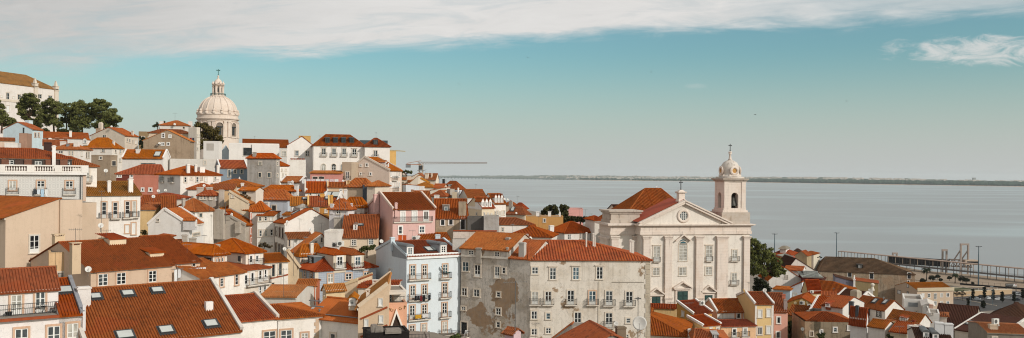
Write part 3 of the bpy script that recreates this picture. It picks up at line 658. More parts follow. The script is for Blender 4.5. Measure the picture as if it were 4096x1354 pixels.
h.win('A', [(686, 653, 16, 18)]); h.win('C', [(775, 690, 26, 30)], st='o', bars=0)
h = H('skyroof', 1, 235, -22, (1112, 652), 834, 1160, roof='gx', ry=598, wl='#e2dad2', anc='R', cop=WHITE, label='white house with bright orange roof, big skylight and white gable copings', base=9)
h.sky(1075, 628, 1.7, 1.9); h.chim(941, 592, 30, 24); h.win('A', [(1010, 693, 100, 10)], st='o', bars=0)
h = H('tan_gable', 2, 265, -15, (272, 537), -45, 300, roof='gy', rfrac=.51, ry=463, rat=0, wl='#a08a73', anc='R', dirt=.7, label='weathered brown gable wall with four small windows', base=14, rf='mossy')
h.win('A', [(90, 500, 15, 28), (136, 505, 14, 18), (86, 557, 18, 18), (124, 557, 15, 18)], sur='white')
h = H('upper_orange', 2, 300, -10, (258, 430), 66, 290, roof='hx', ry=399, wl='#d8cfc6', anc='R', label='pale house with orange hipped roof between two chimneys, above the brown gable', base=12)
h.win('A', [(230, 446, 12, 14)], st='o', bars=0); h.chim(78, 402, 28, 32); h.chim(275, 403, 28, 32)
h = H('mid_brown', 2, 285, 0, (283, 485), -8, dep=7, roof='hx', ry=459, wl='#c2ac94', anc='R', rf='brown', label='low house with dark orange roof squeezed behind the brown gable', base=9)
h = H('side_block', 2, 280, 50, (318, 453), 341, 262, roof='flat', wl='#d9cdbe', label='narrow cream block with stacked windows beside the dome and dark shrubs', base=16)
h.win('A', [(324, 500, 6, 18), (335, 500, 5, 18), (324, 545, 6, 18), (335, 545, 5, 18), (324, 590, 6, 18)], bars=0)
h = H('ochre_block', 1, 315, 0, (945, 480), 1062, dep=10, roof='flat', wl='#8a7355', label='brown flat roofed block half hidden by bushes', base=18)
h.win('A', [(975, 520, 20, 30), (1020, 520, 20, 30)], st='o', bars=0)
h = H('modern', 2, 262, 0, (538, 560), 880, dep=12, roof='flat', wl='#d9d2ca', label='white modern villa with one large dark opening', base=12, dirt=.2)
h.win('A', [(664, 610, 60, 54)], st='o', bars=0, gl=0, sur=''); h.panel('A', 695, 558, 880, 664, p=.5, mat=h.wm, name='wing_wall')
h = H('cube', 2, 256, -16, (470, 549), 364, 491, roof='flat', wl='#ddd6ce', anc='R', label='plain white cube shaped house with a square niche', base=12, dirt=.15)
h.panel('A', 385, 553, 435, 602, p=.02, mat=wall('#b5aca2'), name='niche')
h = H('hall', 2, 272, 0, (490, 610), 540, dep=12, roof='gy', ry=570, rat=0, wl='#c5d0d4', rmat=sheet('#aebcc2'), label='pale blue metal roofed hall between white villas', base=8, corn=False)
h = H('redlong', 2, 292, 0, (632, 573), 945, dep=12, roof='gx', ry=527, wl='#d2cdc6', rf='red', label='long red roof rising over the white modern villa', base=12); h.win('A', [(912, 622, 30, 34)], z=2)
h = H('gable_white', 2, 258, 0, (935, 567), 1115, dep=14, roof='gy', rfrac=.55, ry=507, rat=0, wl='#e4dcd3', rf='red', label='white gabled house with two stone framed windows above a terrace', base=18, dirt=.2)
h.win('A', [(1001, 620, 22, 36), (1072, 622, 22, 36)])
h = H('yellow_box', 2, 300, 0, (1013, 506), 1095, dep=6, roof='flat', wl='#c49a5c', label='small yellow roof hut behind the white gable', base=12, par=.3)
h = H('terrace', 2, 243, 0, (945, 668), 1062, dep=8, roof='flat', wl='#ddd5cb', label='white terrace wall with clay planters under the two window gable', base=9, name='terrace', cat='terrace', par=.2)
for i in range(5):
    p = h.loc('A', 965 + i * 20, 664); m = MB(); m.lathe([(.25, 0), (.4, .5), (.45, .55), (.3, .5), (.05, .52)], 8); o = link('plant_pot', m.mesh('plant_pot', CLAY), None, h.M @ Vector((p.x, .5, h.base + .01)))
    tag(o, 'clay plant pot in the row on the white hillside terrace', 'plant pot', 'clay pots along the hillside terrace')
h = H('retain', 2, 238, 0, (133, 657), 540, dep=2, roof='flat', wl='#cfc7bd', label='long pale retaining wall below the modern villa', base=9, name='retaining_wall', cat='wall', par=0)
h.win('A', [(374, 684, 14, 24)], st='o', bars=0, gl=2)
h = H('grey3', 2, 222, -22, (857, 650), 663, 884, roof='hx', ry=622, wl='#aaa29a', anc='R', dirt=.8, label='tall grey stained three storey house with a small orange hipped roof', base=17)
h.win('A', [(751, 688, 17, 22), (748, 768, 18, 28), (812, 769, 19, 28)], fr='g'); h.chim(712, 612, 26, 30, CONC); h.win('C', [(868, 690, 7, 24), (868, 770, 7, 24)])
h = H('grey3b', 2, 230, 42, (884, 704), 945, dep=9, roof='gx', ry=669, wl='#e4dcd2', label='white wing with short orange roof beside the grey stained house', base=13)
h.win('A', [(900, 735, 6, 16), (925, 735, 6, 16), (905, 770, 6, 24), (925, 775, 6, 24)], bars=0)
h = H('blue', 2, 226, 8, (476, 718), 663, dep=9, roof='gx', ry=669, wl='#87919a', cop=WHITE, label='slate blue fronted house with orange roof beside the grey stained house', base=12)
h.win('A', [(540, 757, 17, 48), (580, 744, 15, 26), (624, 745, 17, 28)], fr='g')
# ---- the white palace and its neighbours
h = H('palace', 3, 246, 2, (328, 172), 765, dep=14, roof='hx', ry=86, wl='#e6ddd4', rf='red', label='white palace with four roof dormers and pointed windows below', base=22, dirt=.2, inset=3.8, name='palace', cat='palace')
for i, x in enumerate((446, 516, 585, 654)): h.dorm(x, 156, 38, 46, kind='f', wl='#4a4f52', rf='#5b5f61', fr='k', win=.72)
h.win('A', [(415, 233, 34, 64), (502, 234, 34, 64), (588, 234, 34, 64), (675, 236, 34, 62)], st='d', sur='cap', bal=True)
h.win('A', [(412, 369, 36, 70), (500, 365, 36, 60), (577, 370, 30, 70)], st='a', bars=2)
h = H('palace2', 3, 248, 4, (765, 182), 978, dep=12, roof='hx', ry=115, wl='#e6ddd4', rf='red', label='small palace wing with pyramid roof and single dormer', base=20, dirt=.2)
h.dorm(857, 172, 38, 40, kind='f', wl='#4a4f52', rf='#5b5f61', fr='k', win=.72); h.win('A', [(857, 250, 30, 64)], st='d', bal=True)
h = H('glassbox', 3, 275, 0, (720, 136), 960, dep=10, roof='flat', wl='#4a5357', label='dark glazed attic behind the two palace roofs', base=16, par=.2)
h = H('ochre_far', 3, 300, 0, (972, 234), 1031, dep=9, roof='flat', wl='#dcae6a', label='bare yellow ochre block beside the palace wing', base=20)
h = H('beige_gable', 3, 205, -28, (975, 388), 632, 1080, roof='gy', rfrac=.39, ry=276, rat=0, wl='#d4c0b0', anc='R', label='big beige blank gable house with two white dormers on its slope', base=19, dirt=.25, cop='#cfc0b0')
h.win('A', [(731, 347, 11, 14), (782, 342, 16, 26), (729, 418, 11, 18), (813, 420, 14, 20)], bars=0, sur='white')
h.win('C', [(986, 420, 6, 40), (1003, 425, 6, 44), (1020, 424, 6, 44), (1038, 424, 6, 44), (1056, 424, 6, 40), (986, 510, 6, 44), (1003, 512, 6, 44), (1020, 512, 6, 44), (1038, 512, 6, 44), (1056, 512, 6, 40)], sur='white')
for x, y in ((1012, 472), (1020, 562)): balc(h, 'C', x, y, 40)
h.dorm(944, 358, 12, 42, face='C', wl=WHITE); h.dorm(963, 364, 8, 36, face='C', wl=WHITE)
h = H('beige_annex', 3, 203, -20, (650, 335), 572, dep=6, roof='flat', wl='#b8a48e', anc='R', label='tan annex with one tall window by the pink terrace', base=13)
h.win('A', [(617, 436, 26, 72)], st='d', bal=True)
h = H('pinkterr', 3, 200, -4, (570, 412), 300, dep=9, roof='sx', ry=395, wl='#c98d82', anc='R', rf='pale', label='low pink house with two long openings and washing under the palace', base=7, corn=False)
h.win('A', [(340, 452, 44, 18), (395, 452, 44, 18)], st='o', bars=0, sur='')
# ---- middle slope
h = H('chim3', 6, 192, 32, (472, 211), 818, 268, roof='hx', ry=138, wl='#e6ddd3', label='white corner house with tall white chimneys along its hipped roof', base=14)
h.win('A', [(513, 254, 21, 46), (565, 240, 15, 24), (615, 252, 20, 46), (687, 250, 15, 38), (767, 248, 17, 36)]); h.win('A', [(654, 243, 9, 28)], bars=0, st='o', gl=2); h.win('B', [(313, 246, 20, 50), (398, 250, 22, 50)], st='d', bal=True)
for q in ((536, 124, 34, 76), (602, 126, 26, 66), (650, 146, 58, 46), (790, 130, 28, 74)): h.chim(*q)
h = H('darkred', 6, 206, 0, (-75, 203), 330, dep=12, roof='hx', ry=127, wl='#6a3529', label='dark red walled house with broad orange roof and white windows', base=10, inset=(6, .4))
h.win('A', [(67, 224, 46, 22), (195, 228, 46, 22), (-50, 222, 30, 22)], sur='white')
h = H('salmon', 6, 180, -14, (268, 238), 70, 285, roof='flat', wl='#ba7763', anc='R', label='flat roofed salmon pink house with two tiny white windows', base=9)
h.win('A', [(150, 340, 16, 24), (216, 341, 22, 24)], sur='white', bars=0); h.chim(108, 250, 20, 50, wall('#9a6a55'), b=1.0)
h = H('redmid', 6, 170, -8, (490, 414), 148, dep=9, roof='hx', ry=372, wl='#cfc6bb', anc='R', rf='red', label='low red roof with a grey and a white chimney near the salmon house', base=8)
h.chim(338, 384, 46, 64); h.chim(433, 392, 42, 88, CONC); h.chim(380, 420, 40, 30, wall('#d5ccc0'))
h = H('redleft', 6, 162, -6, (392, 490), 128, dep=9, roof='gx', ry=390, wl='#c9b9a6', anc='R', rf='red', label='deep orange roof stepping down to the yellow house', base=8)
h = H('yellowlow', 6, 157, -10, (260, 506), 128, dep=6, roof='sx', ry=455, wl='#d6b583', anc='R', label='narrow pale yellow house under a tiled lean-to', base=13)
h = H('hip46', 6, 160, 34, (595, 517), 756, 408, roof='hx', ry=419, wl='#e0d8ce', label='white house under a wide orange hip in the middle of the slope', base=11)
h.win('A', [(643, 557, 22, 32)], fr='g'); h.chim(497, 413, 30, 74, CONC, b=4)
h = H('stepgable', 6, 148, -22, (545, 642), 196, 668, roof='gy', rfrac=.4, ry=509, rat=0, wl='#ddd7d0', anc='R', label='big blank white wall with stepped top and a tiny slit', base=14, dirt=.25, cop=WHITE, ov=.1)
h.win('A', [(281, 600, 6, 18)], st='o', bars=0, sur=''); h.dorm(603, 655, 20, 56, face='C', wl='#c9c4c0'); h.win('C', [(605, 720, 60, 20)], st='o', bars=0, gl=2)
h = H('buttress', 6, 163, -26, (1022, 640), 612, 1112, roof='gy', rfrac=.45, ry=516, rat=0, wl='#b3a799', anc='R', dirt=.7, rf='red', label='grey concrete gable with three built in flues and a salmon front', base=17, cop='#a89e92')
for x0, y0, x1, y1 in ((706, 525, 768, 720), (772, 508, 850, 762), (950, 612, 990, 710)): h.panel('A', x0, y0, x1, y1, p=.7, mat=h.wm, name='flue')
h.panel('C', 1064, 535, 1106, 820, p=.06, mat=wall('#b96a4c', .5), name='painted_front'); h.win('C', [(1072, 565, 8, 46), (1094, 560, 8, 46), (1072, 690, 8, 50), (1096, 680, 8, 50), (1074, 770, 8, 40)], sur='white', z=6); h.dorm(905, 570, 24, 24, face='C')
h = H('patched', 6, 172, -20, (1092, 512), 800, dep=9, roof='hx', ry=438, wl='#c08a70', anc='R', rf='mossy', label='patched old roof with a torn dark sheet behind the concrete gable', base=9)
h = H('chimhouse', 6, 178, -20, (745, 385), 626, 802, roof='hx', ry=336, wl='#b3a69a', anc='R', rf='red', label='crooked little house with three thick plastered chimneys', base=9)
h.win('A', [(648, 406, 17, 32), (680, 406, 17, 32), (733, 408, 15, 34)]); h.win('C', [(776, 408, 18, 38)], sur='white')
for q in ((640, 318, 58, 100), (718, 318, 54, 86), (822, 340, 46, 90)): h.chim(*q, mat=wall('#c3b5a7', .5))
h = H('roof47a', 6, 188, -5, (752, 333), 535, dep=8, roof='hx', ry=289, wl='#d9d0c6', anc='R', label='small orange hip with satellite dish under the tall chimney house', base=9)
h = H('roof47b', 6, 197, -10, (1112, 312), 700, dep=10, roof='hx', ry=253, wl='#ddd4ca', anc='R', label='long orange hip with white chimney below the slate blue house', base=9, inset=5)
h.chim(785, 246, 26, 48); h.chim(975, 236, 14, 20, cap='cone'); h.chim(1000, 282, 26, 30)
h = H('roof47c', 6, 184, -5, (930, 337), 745, dep=6, roof='sx', ry=292, wl='#d0ae84', anc='R', rf='red', label='ochre walled lean-to among the crooked chimneys', base=8)
h = H('porch', 22, 178, -32, (1120, 266), 836, 1250, roof='gx', ry=216, wl='#d4c7b8', anc='R', label='small cream house with a wide dark arched opening', base=7)
h.win('A', [(925, 300, 76, 80)], st='o', bars=0, gl=0, sur='')
h = H('slope47', 22, 172, -8, (1000, 485), 662, dep=6, roof='sl', ry=282, wl='#cfbba0', anc='R', rf='mossy', label='cream wall with a long raked top and dry creeper', base=7, cop='#cfbba0')
h.win('A', [(728, 370, 14, 34)], bars=0, st='o')
h = H('hip22', 22, 166, -8, (1252, 614), 1036, dep=8, roof='hx', ry=456, wl='#d6ccc0', anc='R', label='small bright orange hip beside the three by three window house', base=7)
h = H('ninewin', 7, 165, -8, (420, 346), 275, dep=8, roof='sx', ry=314, wl='#e6ddd2', anc='R', rf='red', label='narrow white house with regular rows of three windows', base=14)
h.win('A', [(298, 376, 22, 36), (346, 374, 22, 36), (395, 371, 22, 36), (302, 498, 22, 54), (350, 496, 22, 54), (397, 492, 22, 54), (305, 600, 22, 40)])
h = H('twostep_up', 23, 190, -26, (768, 264), 228, 852, roof='hx', ry=183, wl='#d9d3cd', anc='R', label='upper white house with orange hip and a tall paired chimney', base=9)
h.win('A', [(686, 322, 34, 54)], st='o', bars=0, gl=0); h.chim(792, 168, 76, 110, wall(WHITE)); h.win('C', [(815, 330, 12, 70)], bars=0)
h = H('twostep', 23, 180, -26, (642, 406), 42, 762, roof='hx', ry=256, wl='#bcc0c6', anc='R', label='bluish grey fronted house with broad orange hip and open doorway', base=12)
h.win('A', [(408, 565, 66, 92)], st='o', bars=0, gl=0); h.win('A', [(190, 528, 60, 30)], st='o', bars=0); h.chim(286, 462, 90, 120, wall('#d8cfc8'), b=-1.2)
h = H('dishhouse', 23, 206, -26, (857, 122), 527, 1010, roof='gx', ry=33, wl='#e3dad0', anc='R', cop=WHITE, label='white gabled house with two dishes in front of its orange roof', base=9)
h.chim(692, 112, 100, 70, wall('#cfc9c3'), b=-1)
h = H('roof28', 24, 190, 0, (88, 293), 470, dep=10, roof='gx', ry=122, wl='#e2dbd2', label='wide orange roof under the pink terrace', base=8, cop='#d8cabb')
h.win('A', [(175, 333, 32, 44), (318, 345, 38, 40)], bars=0)
h = H('roof29', 24, 192, 0, (472, 206), 802, dep=8, roof='gx', ry=132, wl='#cdb092', label='tan walled house with low orange roof and one small window', base=8, cop='#d8b48a')
h.win('A', [(696, 277, 34, 44)], sur='white')
h = H('flue30', 24, 182, -27, (1167, 188), 796, 1264, roof='hx', ry=63, wl='#c6b097', anc='R', label='tan house with a tall dark blue flue on its corner', base=12)
h.panel('A', 1094, 170, 1178, 445, p=.7, mat=flat('#4a5058', .8), name='flue'); h.win('C', [(1214, 262, 18, 100), (1240, 252, 14, 96)], fr='w'); h.chim(826, 95, 40, 60, wall('#c9a070'))
h = H('roof30b', 24, 178, -30, (1278, 190), 1140, dep=6, roof='hx', ry=106, wl='#cfc0ae', anc='R', label='little orange hip tucked against the beige blank gable', base=8)
h = H('skylit', 24, 172, -20, (645, 440), 400, 755, roof='gx', ry=302, wl='#e4dcd4', anc='R', cop=WHITE, rf='red', label='dark orange roof with two big roof windows and white curved gable', base=7)
h.sky(470, 345, 1.7, 1.5); h.sky(612, 347, 1.7, 1.5); h.chim(776, 250, 60, 140, wall(WHITE), b=3)
h = H('yellow32', 24, 165, 0, (140, 526), 495, dep=9, roof='gx', ry=372, wl='#b98444', cop='#d8ad6c', label='mustard yellow house with yellow copings and pale blue door', base=10)
h.win('A', [(275, 618, 80, 100)], st='s', fr='g', bars=0); h.win('A', [(442, 620, 28, 48)]); h.sky(464, 410, .9, 1.3); h.chim(380, 322, 72, 56, wall('#cf9b4f')); h.chim(540, 342, 46, 76, wall('#cf9b4f'))
h = H('mossy32', 23, 166, 0, (690, 516), 988, dep=9, roof='gx', ry=381, wl='#ab9f90', rf='mossy', label='greyish house with yellowed roof beside the glass roof lantern', base=9)
h.win('A', [(742, 602, 36, 58)], sur='white'); h.sky(932, 418, .9, 1.2)
h = H('white33', 24, 160, -26, (815, 567), 498, 927, roof='hx', ry=416, wl='#dad4d1', anc='R', label='white house with single dark four pane window and orange hip', base=11)
h.win('A', [(657, 628, 72, 76)], sur=''); h.chim(545, 493, 66, 62); h.chim(876, 483, 34, 64)
h = H('hip34', 24, 168, -22, (1092, 521), 736, 1157, roof='hx', ry=389, wl='#d5ccc0', anc='R', label='cream house with a dark mast on its striped orange hip', base=9, rf='orange')
h = H('lean34', 24, 167, -5, (1112, 690), 862, dep=5, roof='sx', ry=609, wl='#d5ccc0', anc='R', label='small lean-to with square white chimney behind the big brown roof', base=6); h.chim(995, 592, 62, 92)
h = H('biggable', 7, 160, 24, (508, 413), 920, 424, roof='gy', rfrac=.53, ry=294, rat=0, wl='#e1d9cf', label='large white gable wall with brown roof and tall side windows', base=17, dirt=.35, ov=.25, rf='red')
h.win('B', [(438, 482, 12, 72), (466, 490, 12, 80), (494, 500, 13, 84), (437, 617, 12, 70), (464, 630, 13, 76), (490, 640, 13, 76)], sur='grey', fr='b'); h.sky(600, 329, .8, 2)
p = h.M @ h.hit(662, 291, force=1)[1]; k = mpp(7, p.y); m = MB(); w2 = 55 * k
m.box(-w2 * .8, w2 * .8, -w2 * .8, w2 * .8, -1.5, .3); l = link('roof_lantern', m.mesh('roof_lantern', wall('#c9bfb4')), h.roofo, h.Mi @ p)
m = MB(); m.frustum(0, 0, .3, 45 * k, w2, w2, .05, .05); link('lantern_glass', m.mesh('lantern_glass', sheet('#b5aca0')), h.roofo, h.Mi @ p)
h = H('small37', 7, 156, 8, (540, 542), 745, dep=7, roof='gx', ry=493, wl='#dfd7cd', label='small orange roofed annex at the foot of the large white gable', base=10); h.win('A', [(547, 580, 14, 60)], fr='b')
h = H('raked37', 7, 150, 16, (604, 664), 925, 560, roof='gy', rfrac=.66, ry=501, rat=0, wl='#e3dbd0', label='white gable with a steep raked roof edge and one wall slit', base=10, ov=.2)
h.win('A', [(823, 555, 8, 36), (773, 580, 6, 22)], bars=0, st='o')
h = H('hip38', 7, 146, 26, (640, 669), 835, 606, roof='hx', ry=592, wl='#dfd6c9', label='low cream house with serrated white eaves and square white chimney', base=8); h.chim(737, 583, 34, 80); h.win('A', [(660, 715, 14, 60)], sur='warm')
h = H('brownroof', 7, 152, -4, (993, 531), 1300, dep=17, roof='gx', ry=342, wl='#d3bfa6', rf='brown', label='cream house under a great brown roof with one tiny white dormer', base=11)
h.win('A', [(1097, 577, 38, 48), (1243, 572, 38, 50)], bars=2); h.dorm(1110, 470, 34, 48, kind='b', wl=WHITE, rf='#8a6a58'); h.chim(960, 362, 64, 44, CONC); h.sky(980, 430, .8, .6); h.sky(1153, 432, 1, .6)
h = H('azul', 10, 140, 26, (545, 279), 1062, 392, roof='hx', ry=166, wl='#c8c4bd', wmat=azulejo('#c3c4c6', '#4d6078', .34), rf='red', label='blue tiled house with two tall cream dormers and little balconies', base=14)
for x in (755, 907): h.dorm(x, 268, 104, 120, kind='h', wl='#cdbfaa', bal=1, win=.42, wst='d', bars=2)
h.dorm(512, 222, 60, 58, face='B', kind='f', wl='#5a6064', rf='#8a8d8c', win=.5)
h.win('A', [(677, 355, 48, 90), (980, 335, 42, 84)], st='d', sur='warm', bars=2); h.win('A', [(830, 330, 50, 50)], sur='warm'); h.win('B', [(463, 305, 15, 54), (517, 325, 15, 46)], sur='warm'); h.panel('A', 546, 283, 574, 500, p=.05, mat=wall('#d3c6b2'), name='corner_strip'); h.panel('B', 394, 283, 440, 420, p=.04, mat=wall('#cbb692'), name='plain_wall')
# ---- the houses at the near end of the slope
b1 = H('balus', 5, 132, 2, (735, 106), -80, dep=13, roof='flat', wl='#c4c0ba', anc='R', wmat=azulejo('#d8d1c8', '#a5a19c', .36), label='grey tiled mansion with a white balustrade and brown mansard storey', base=14, par=0, name='mansion', cat='mansion')
b1.win('A', [(107, 200, 62, 78), (347, 195, 62, 72), (590, 195, 62, 74)], st='d', sur='warm', bars=2, fr='w')
for x in (107, 347, 590): balc(b1, 'A', x, 272, 110, dep=.35)
b1.panel('A', -80, 84, 737, 108, p=.5, mat=wall(WHITE), name='cornice'); b1.panel('A', 706, 112, 732, 330, p=.12, mat=wall('#c9ae9a'), name='corner_strip'); b1.panel('A', 682, 112, 690, 330, p=.15, mat=flat('#55524f'), name='downpipe')
k = mpp(5, 131); L = b1.w; m = MB(); z0 = b1.base; bh = 58 * k
zc = b1.loc('A', 300, 86).z; bh = b1.loc('A', 300, 22).z - zc
m.box(-.1, L + .2, -.5, -.1, zc, zc + bh * .2); m.box(-.1, L + .2, -.52, -.08, zc + bh * .82, zc + bh)
for x in (12, 262, 497, 722): a = b1.loc('A', x, 50).x; m.box(a - .5, a + .5, -.54, -.06, zc + .004, zc + bh - .01)
a = .3
while a < L: m.lathe([(.05, zc + bh * .2), (.12, zc + bh * .35), (.13, zc + bh * .45), (.05, zc + bh * .7), (.09, zc + bh * .82)], 6, a, -.3); a += .34
m.build('balustrade', wall('#ded6cc', .2), b1.root)
b2 = H('balus_attic', 1, 134.5, 2, (492, 654), -620, dep=10, roof='hx', ry=580, wl='#4c352b', anc='R', rf='brown', label='x', base=4.5, wmat=sheet('#4a352c'), rat=.2)
b2.win('A', [(67, 683, 50, 30), (260, 686, 46, 28), (455, 690, 46, 28)], sur='dark'); b2.chim(367, 567, 22, 100, wall(WHITE), b=-.6); b2.chim(325, 545, 48, 50, flat('#3a2018'))
for x in (10, 165, 310, 410): b2.panel('A', x, 662, x + 50, 702, p=.3, mat=sheet('#7a4c36'), name='mansard_panel')
merge(b1, b2)
h = H('wing', 5, 141, 4, (826, 32), 330, dep=10, roof='hx', ry=-46, wl='#e4dcd1', anc='R', label='white wing with orange roof and one tall balcony door next to the balustrade', base=12)
h.win('A', [(748, 112, 24, 104)], st='d', bal=True, bars=3)
h = H('oldroof', 5, 143, 17, (1196, 272), 722, dep=10, roof='gx', ry=166, wl='#e2dad1', anc='R', rf='old', label='white house with four tall balcony doors under a moss stained roof', base=14)
h.win('A', [(885, 410, 38, 138), (980, 408, 36, 136), (1084, 402, 36, 138), (1141, 397, 34, 134)], st='d', sur='warm', bars=3, bal=True); h.win('A', [(1082, 570, 34, 64), (1137, 565, 34, 98)], st='s', sur='warm', bars=0)
h.chim(928, 155, 32, 100); h.chim(1111, 138, 42, 116)
h = H('lowroof5', 7, 155, 0, (-540, 300), -420, dep=8, roof='gx', ry=180, wl='#cfc5ba', rf='brown', label='brown roof glimpsed between the mansion wing and the dark red house', base=9)
y1 = H('yellow', 5, 108, 27, (47, 472), 514, dep=17, roof='sr', ry=311, rat=0, wl='#c9b199', rf='red', label='large blank yellow gable with one tall window in a stone frame', base=20, dirt=.22, ov=.5)
y1.win('A', [(290, 698, 82, 148)], st='d', bars=2, sur='stone', gl=0); y1.win('A', [(575, 610, 8, 68), (592, 610, 8, 68)], st='o', bars=0, sur='')
y2 = H('yellow_a', 5, 113.6, 27, (514, 322), 702, dep=14, roof='flat', wl='#c9b199', label='x2', base=19, par=0, dirt=.22); merge(y1, y2)
y2 = H('yellow_b', 5, 118, 27, (702, 344), 822, dep=5, roof='flat', wl='#c9b199', label='x2', base=17, par=0, dirt=.22); merge(y1, y2)
y2 = H('yellow_c', 5, 122, 27, (800, 482), 925, dep=5, roof='flat', wl='#c9b199', label='x2', base=14, par=0); merge(y1, y2)
L1 = H('ell', 8, 99, 24, (765, 284), 1449, 262, roof='gx', ry=26, wl='#cdb198', rf='red', label='yellow L shaped house with wide brown hip and open windows', base=11, dirt=.3)
L1.win('A', [(866, 360, 82, 98), (1020, 348, 74, 98), (1284, 330, 66, 95)], sur='warm', bars=2)
L2 = H('ell2', 9, 107, 27, (395, 216), 632, dep=17, roof='gx', rise=L1.rise, wl='#cdb198', rf='red', label='x3', base=11); L2.win('A', [(455, 280, 26, 98), (577, 222, 26, 40)], st='o', bars=0, sur=''); L2.win('A', [(570, 410, 34, 30)], sur='white')
L1.chim(497, 616, 100, 118, wall('#d8bd9b'), cap='open', z=5); L1.chim(640, 690, 88, 165, wall('#cdb394'), cap='open', z=5, b=1.5)
for z, x, yb, w, hh in ((5, 1005, 706, 130, 55), (9, 270, 168, 112, 40)): L1.dorm(x, yb, w, hh, z=z, kind='s', win=0, wl='#dcc6a6', rh=.22)
merge(L1, L2)
h = H('ellshade', 8, 104, 2, (600, 130), 412, dep=4, roof='flat', wl='#d0ad84', anc='R', label='shaded yellow courtyard wall with an iron ladder', base=13, par=.1)
h.win('A', [(510, 328, 44, 52)], fr='b'); h.win('A', [(572, 340, 34, 56)], st='o', bars=0)
a, b = h.loc('A', 598, 125, off=.3), h.loc('A', 612, 410, off=.3); m = MB()
for dx in (-.22, .22): m.beam(a + Vector((dx, 0, 0)), b + Vector((dx, 0, 0)), .05, .05)
for i in range(20): q = a.lerp(b, i / 19); m.beam(q + Vector((-.22, 0, 0)), q + Vector((.22, 0, 0)), .035, .035)
m.build('ladder', IRON, h.root)
f1 = H('fg', 8, 77, 8, (692, 642), -130, dep=8, roof='flat', par=0, wl='#ddd5cf', anc='R', label='white house with roof terrace, bistro table and iron railing', base=9)
f3 = H('fg_side', 8, 77, 8, (692, 642), 497, dep=8, roof='sx', ry=352, rat=.5, wl='#ddd5cf', anc='R', rf='red', label='x44', base=3, cop='#8c8c90', cops='R')
m = MB(); q = f1.base; m.beam((0, -.2, q - .05), (f1.w - f3.w, -.2, q - .05), .5, .2); m.build('eave_tiles', CLAY, f1.root)
f1.win('A', [(180, 850, 112, 150), (452, 825, 104, 150), (612, 800, 98, 150)], st='d', sur='warm', bars=1); f3.sky(536, 456, 1.5, 1.5); merge(f1, f3)
f2 = H('fg_up', 8, 78.2, 8, (492, 428), -130, dep=6, roof='gx', ry=268, wl='#ddd5cf', anc='R', rf='red', label='x4', base=5.2, ov=.3)
f2.win('A', [(137, 568, 92, 172), (338, 549, 88, 172)], st='d', sur='warm', bars=2); rail(f2, 'A', -100, 490, 655, 95, off=.9, z=8); f1.panel('A', 695, 570, 718, 860, p=.2, mat=wall('#cfc8c4'), name='downpipe')
P = f2.M @ f2.loc('A', 372, 640, 8, .45); T = thing('bistro_table', 'small round iron table on the railed roof terrace', 'table', P)
m = MB(); m.lathe([(.3, .7), (.32, .72), (.3, .74), (.02, .74)], 14); m.build('table_top', SASH, T)
for q in (0, 2.1, 4.2): m = MB(); m.beam((.22 * math.cos(q), .22 * math.sin(q), 0), (-.1 * math.cos(q), -.1 * math.sin(q), .7), .03, .03); m.build('leg', IRON, T)
for nm, dx, lb in (('bistro_chair', .75, 'folding iron chair beside the bistro table, nearer the railing end'), ('bistro_chair', -.7, 'folding iron chair beside the bistro table, nearer the plant tub')):
    ch = thing(nm, lb, 'chair', P + Vector((dx, .05, 0)), .4 if dx > 0 else 2.6)
    m = MB(); m.box(-.2, .2, -.2, .2, .43, .46); m.build('seat', WOODB, ch); m = MB(); m.box(.18, .21, -.2, .2, .6, .88); m.beam((.19, -.18, .45), (.2, -.18, .62), .03, .03); m.beam((.19, .18, .45), (.2, .18, .62), .03, .03); m.build('backrest', WOODB, ch)
    for sy in (-.18, .18):
        for sx in (-1, 1): m = MB(); m.beam((sx * .2, sy, 0), (-sx * .16, sy, .43), .03, .03); m.build('leg', IRON, ch)
o = thing('plant_tub', 'dark round planting tub on the railed roof terrace', 'plant tub', f2.M @ f2.loc('A', 75, 665, 8, .5)); m = MB(); m.lathe([(.2, 0), (.28, .35), (.3, .38), (.22, .36), (.03, .33)], 12); m.build('tub', IRON, o)
merge(f1, f2)
h = H('bigroof', 9, 84, 21, (978, 778), -328, dep=17, roof='gx', ry=405, rat=.5, wl='#ded6cd', anc='R', rf='red', label='huge red brown roof with five roof windows, one propped open', base=9, cop='#cfc6bc')
for x, y, w, g in ((270, 455, 1.15, 1.0), (22, 482, 1.15, 1.0), (722, 737, 1.3, 1.2), (345, 790, 1.3, 1.2), (-2, 832, 1.5, 1.3)): h.sky(x, y, w, g)
h.sky(806, 508, 1.0, 1.0, z=8); h.chim(706, 543, 72, 66, wall(WHITE), cap='box'); h.chim(702, 415, 122, 150, wall('#d5cdc6'), z=8)
c1 = H('cream', 10, 97, 20, (230, 674), -152, dep=15, roof='gx', ry=492, wl='#e2dad0', anc='R', rf='orange', label='cream house with stone quoins and serrated tile eaves, below the smooth orange roof', base=10, cop='#d6cabc')
c2 = H('cream_b', 10, 99.5, 16, (600, 655), 236, dep=10, roof='hx', ry=562, wl='#e2dad0', anc='R', rf='orange', label='x5', base=10, inset=(.1, 4))
c1.win('A', [(163, 835, 100, 90)], sur='warm', bars=1, z=10); c2.win('A', [(305, 825, 96, 90), (460, 835, 56, 60)], sur='warm', bars=1); 
for i in range(6): y = 690 + i * 28; c2.panel('A', 578 - (38 if i % 2 else 24), y, 580, y + 26, p=.05, mat=wall('#c9ad92'), name='quoin')
merge(c1, c2)
h = H('smooth', 10, 97, -37, (930, 714), 474, dep=8, roof='gx', ry=528, wl='#e0d8ce', anc='R', rmat=flat('#b3602a', .85, .15, 0, .25, .7), label='house with a smooth bare orange roof, pale blank wall and lead gutter strip', base=10, amp=.02)
h.win('A', [(700, 832, 42, 46)], bars=0)
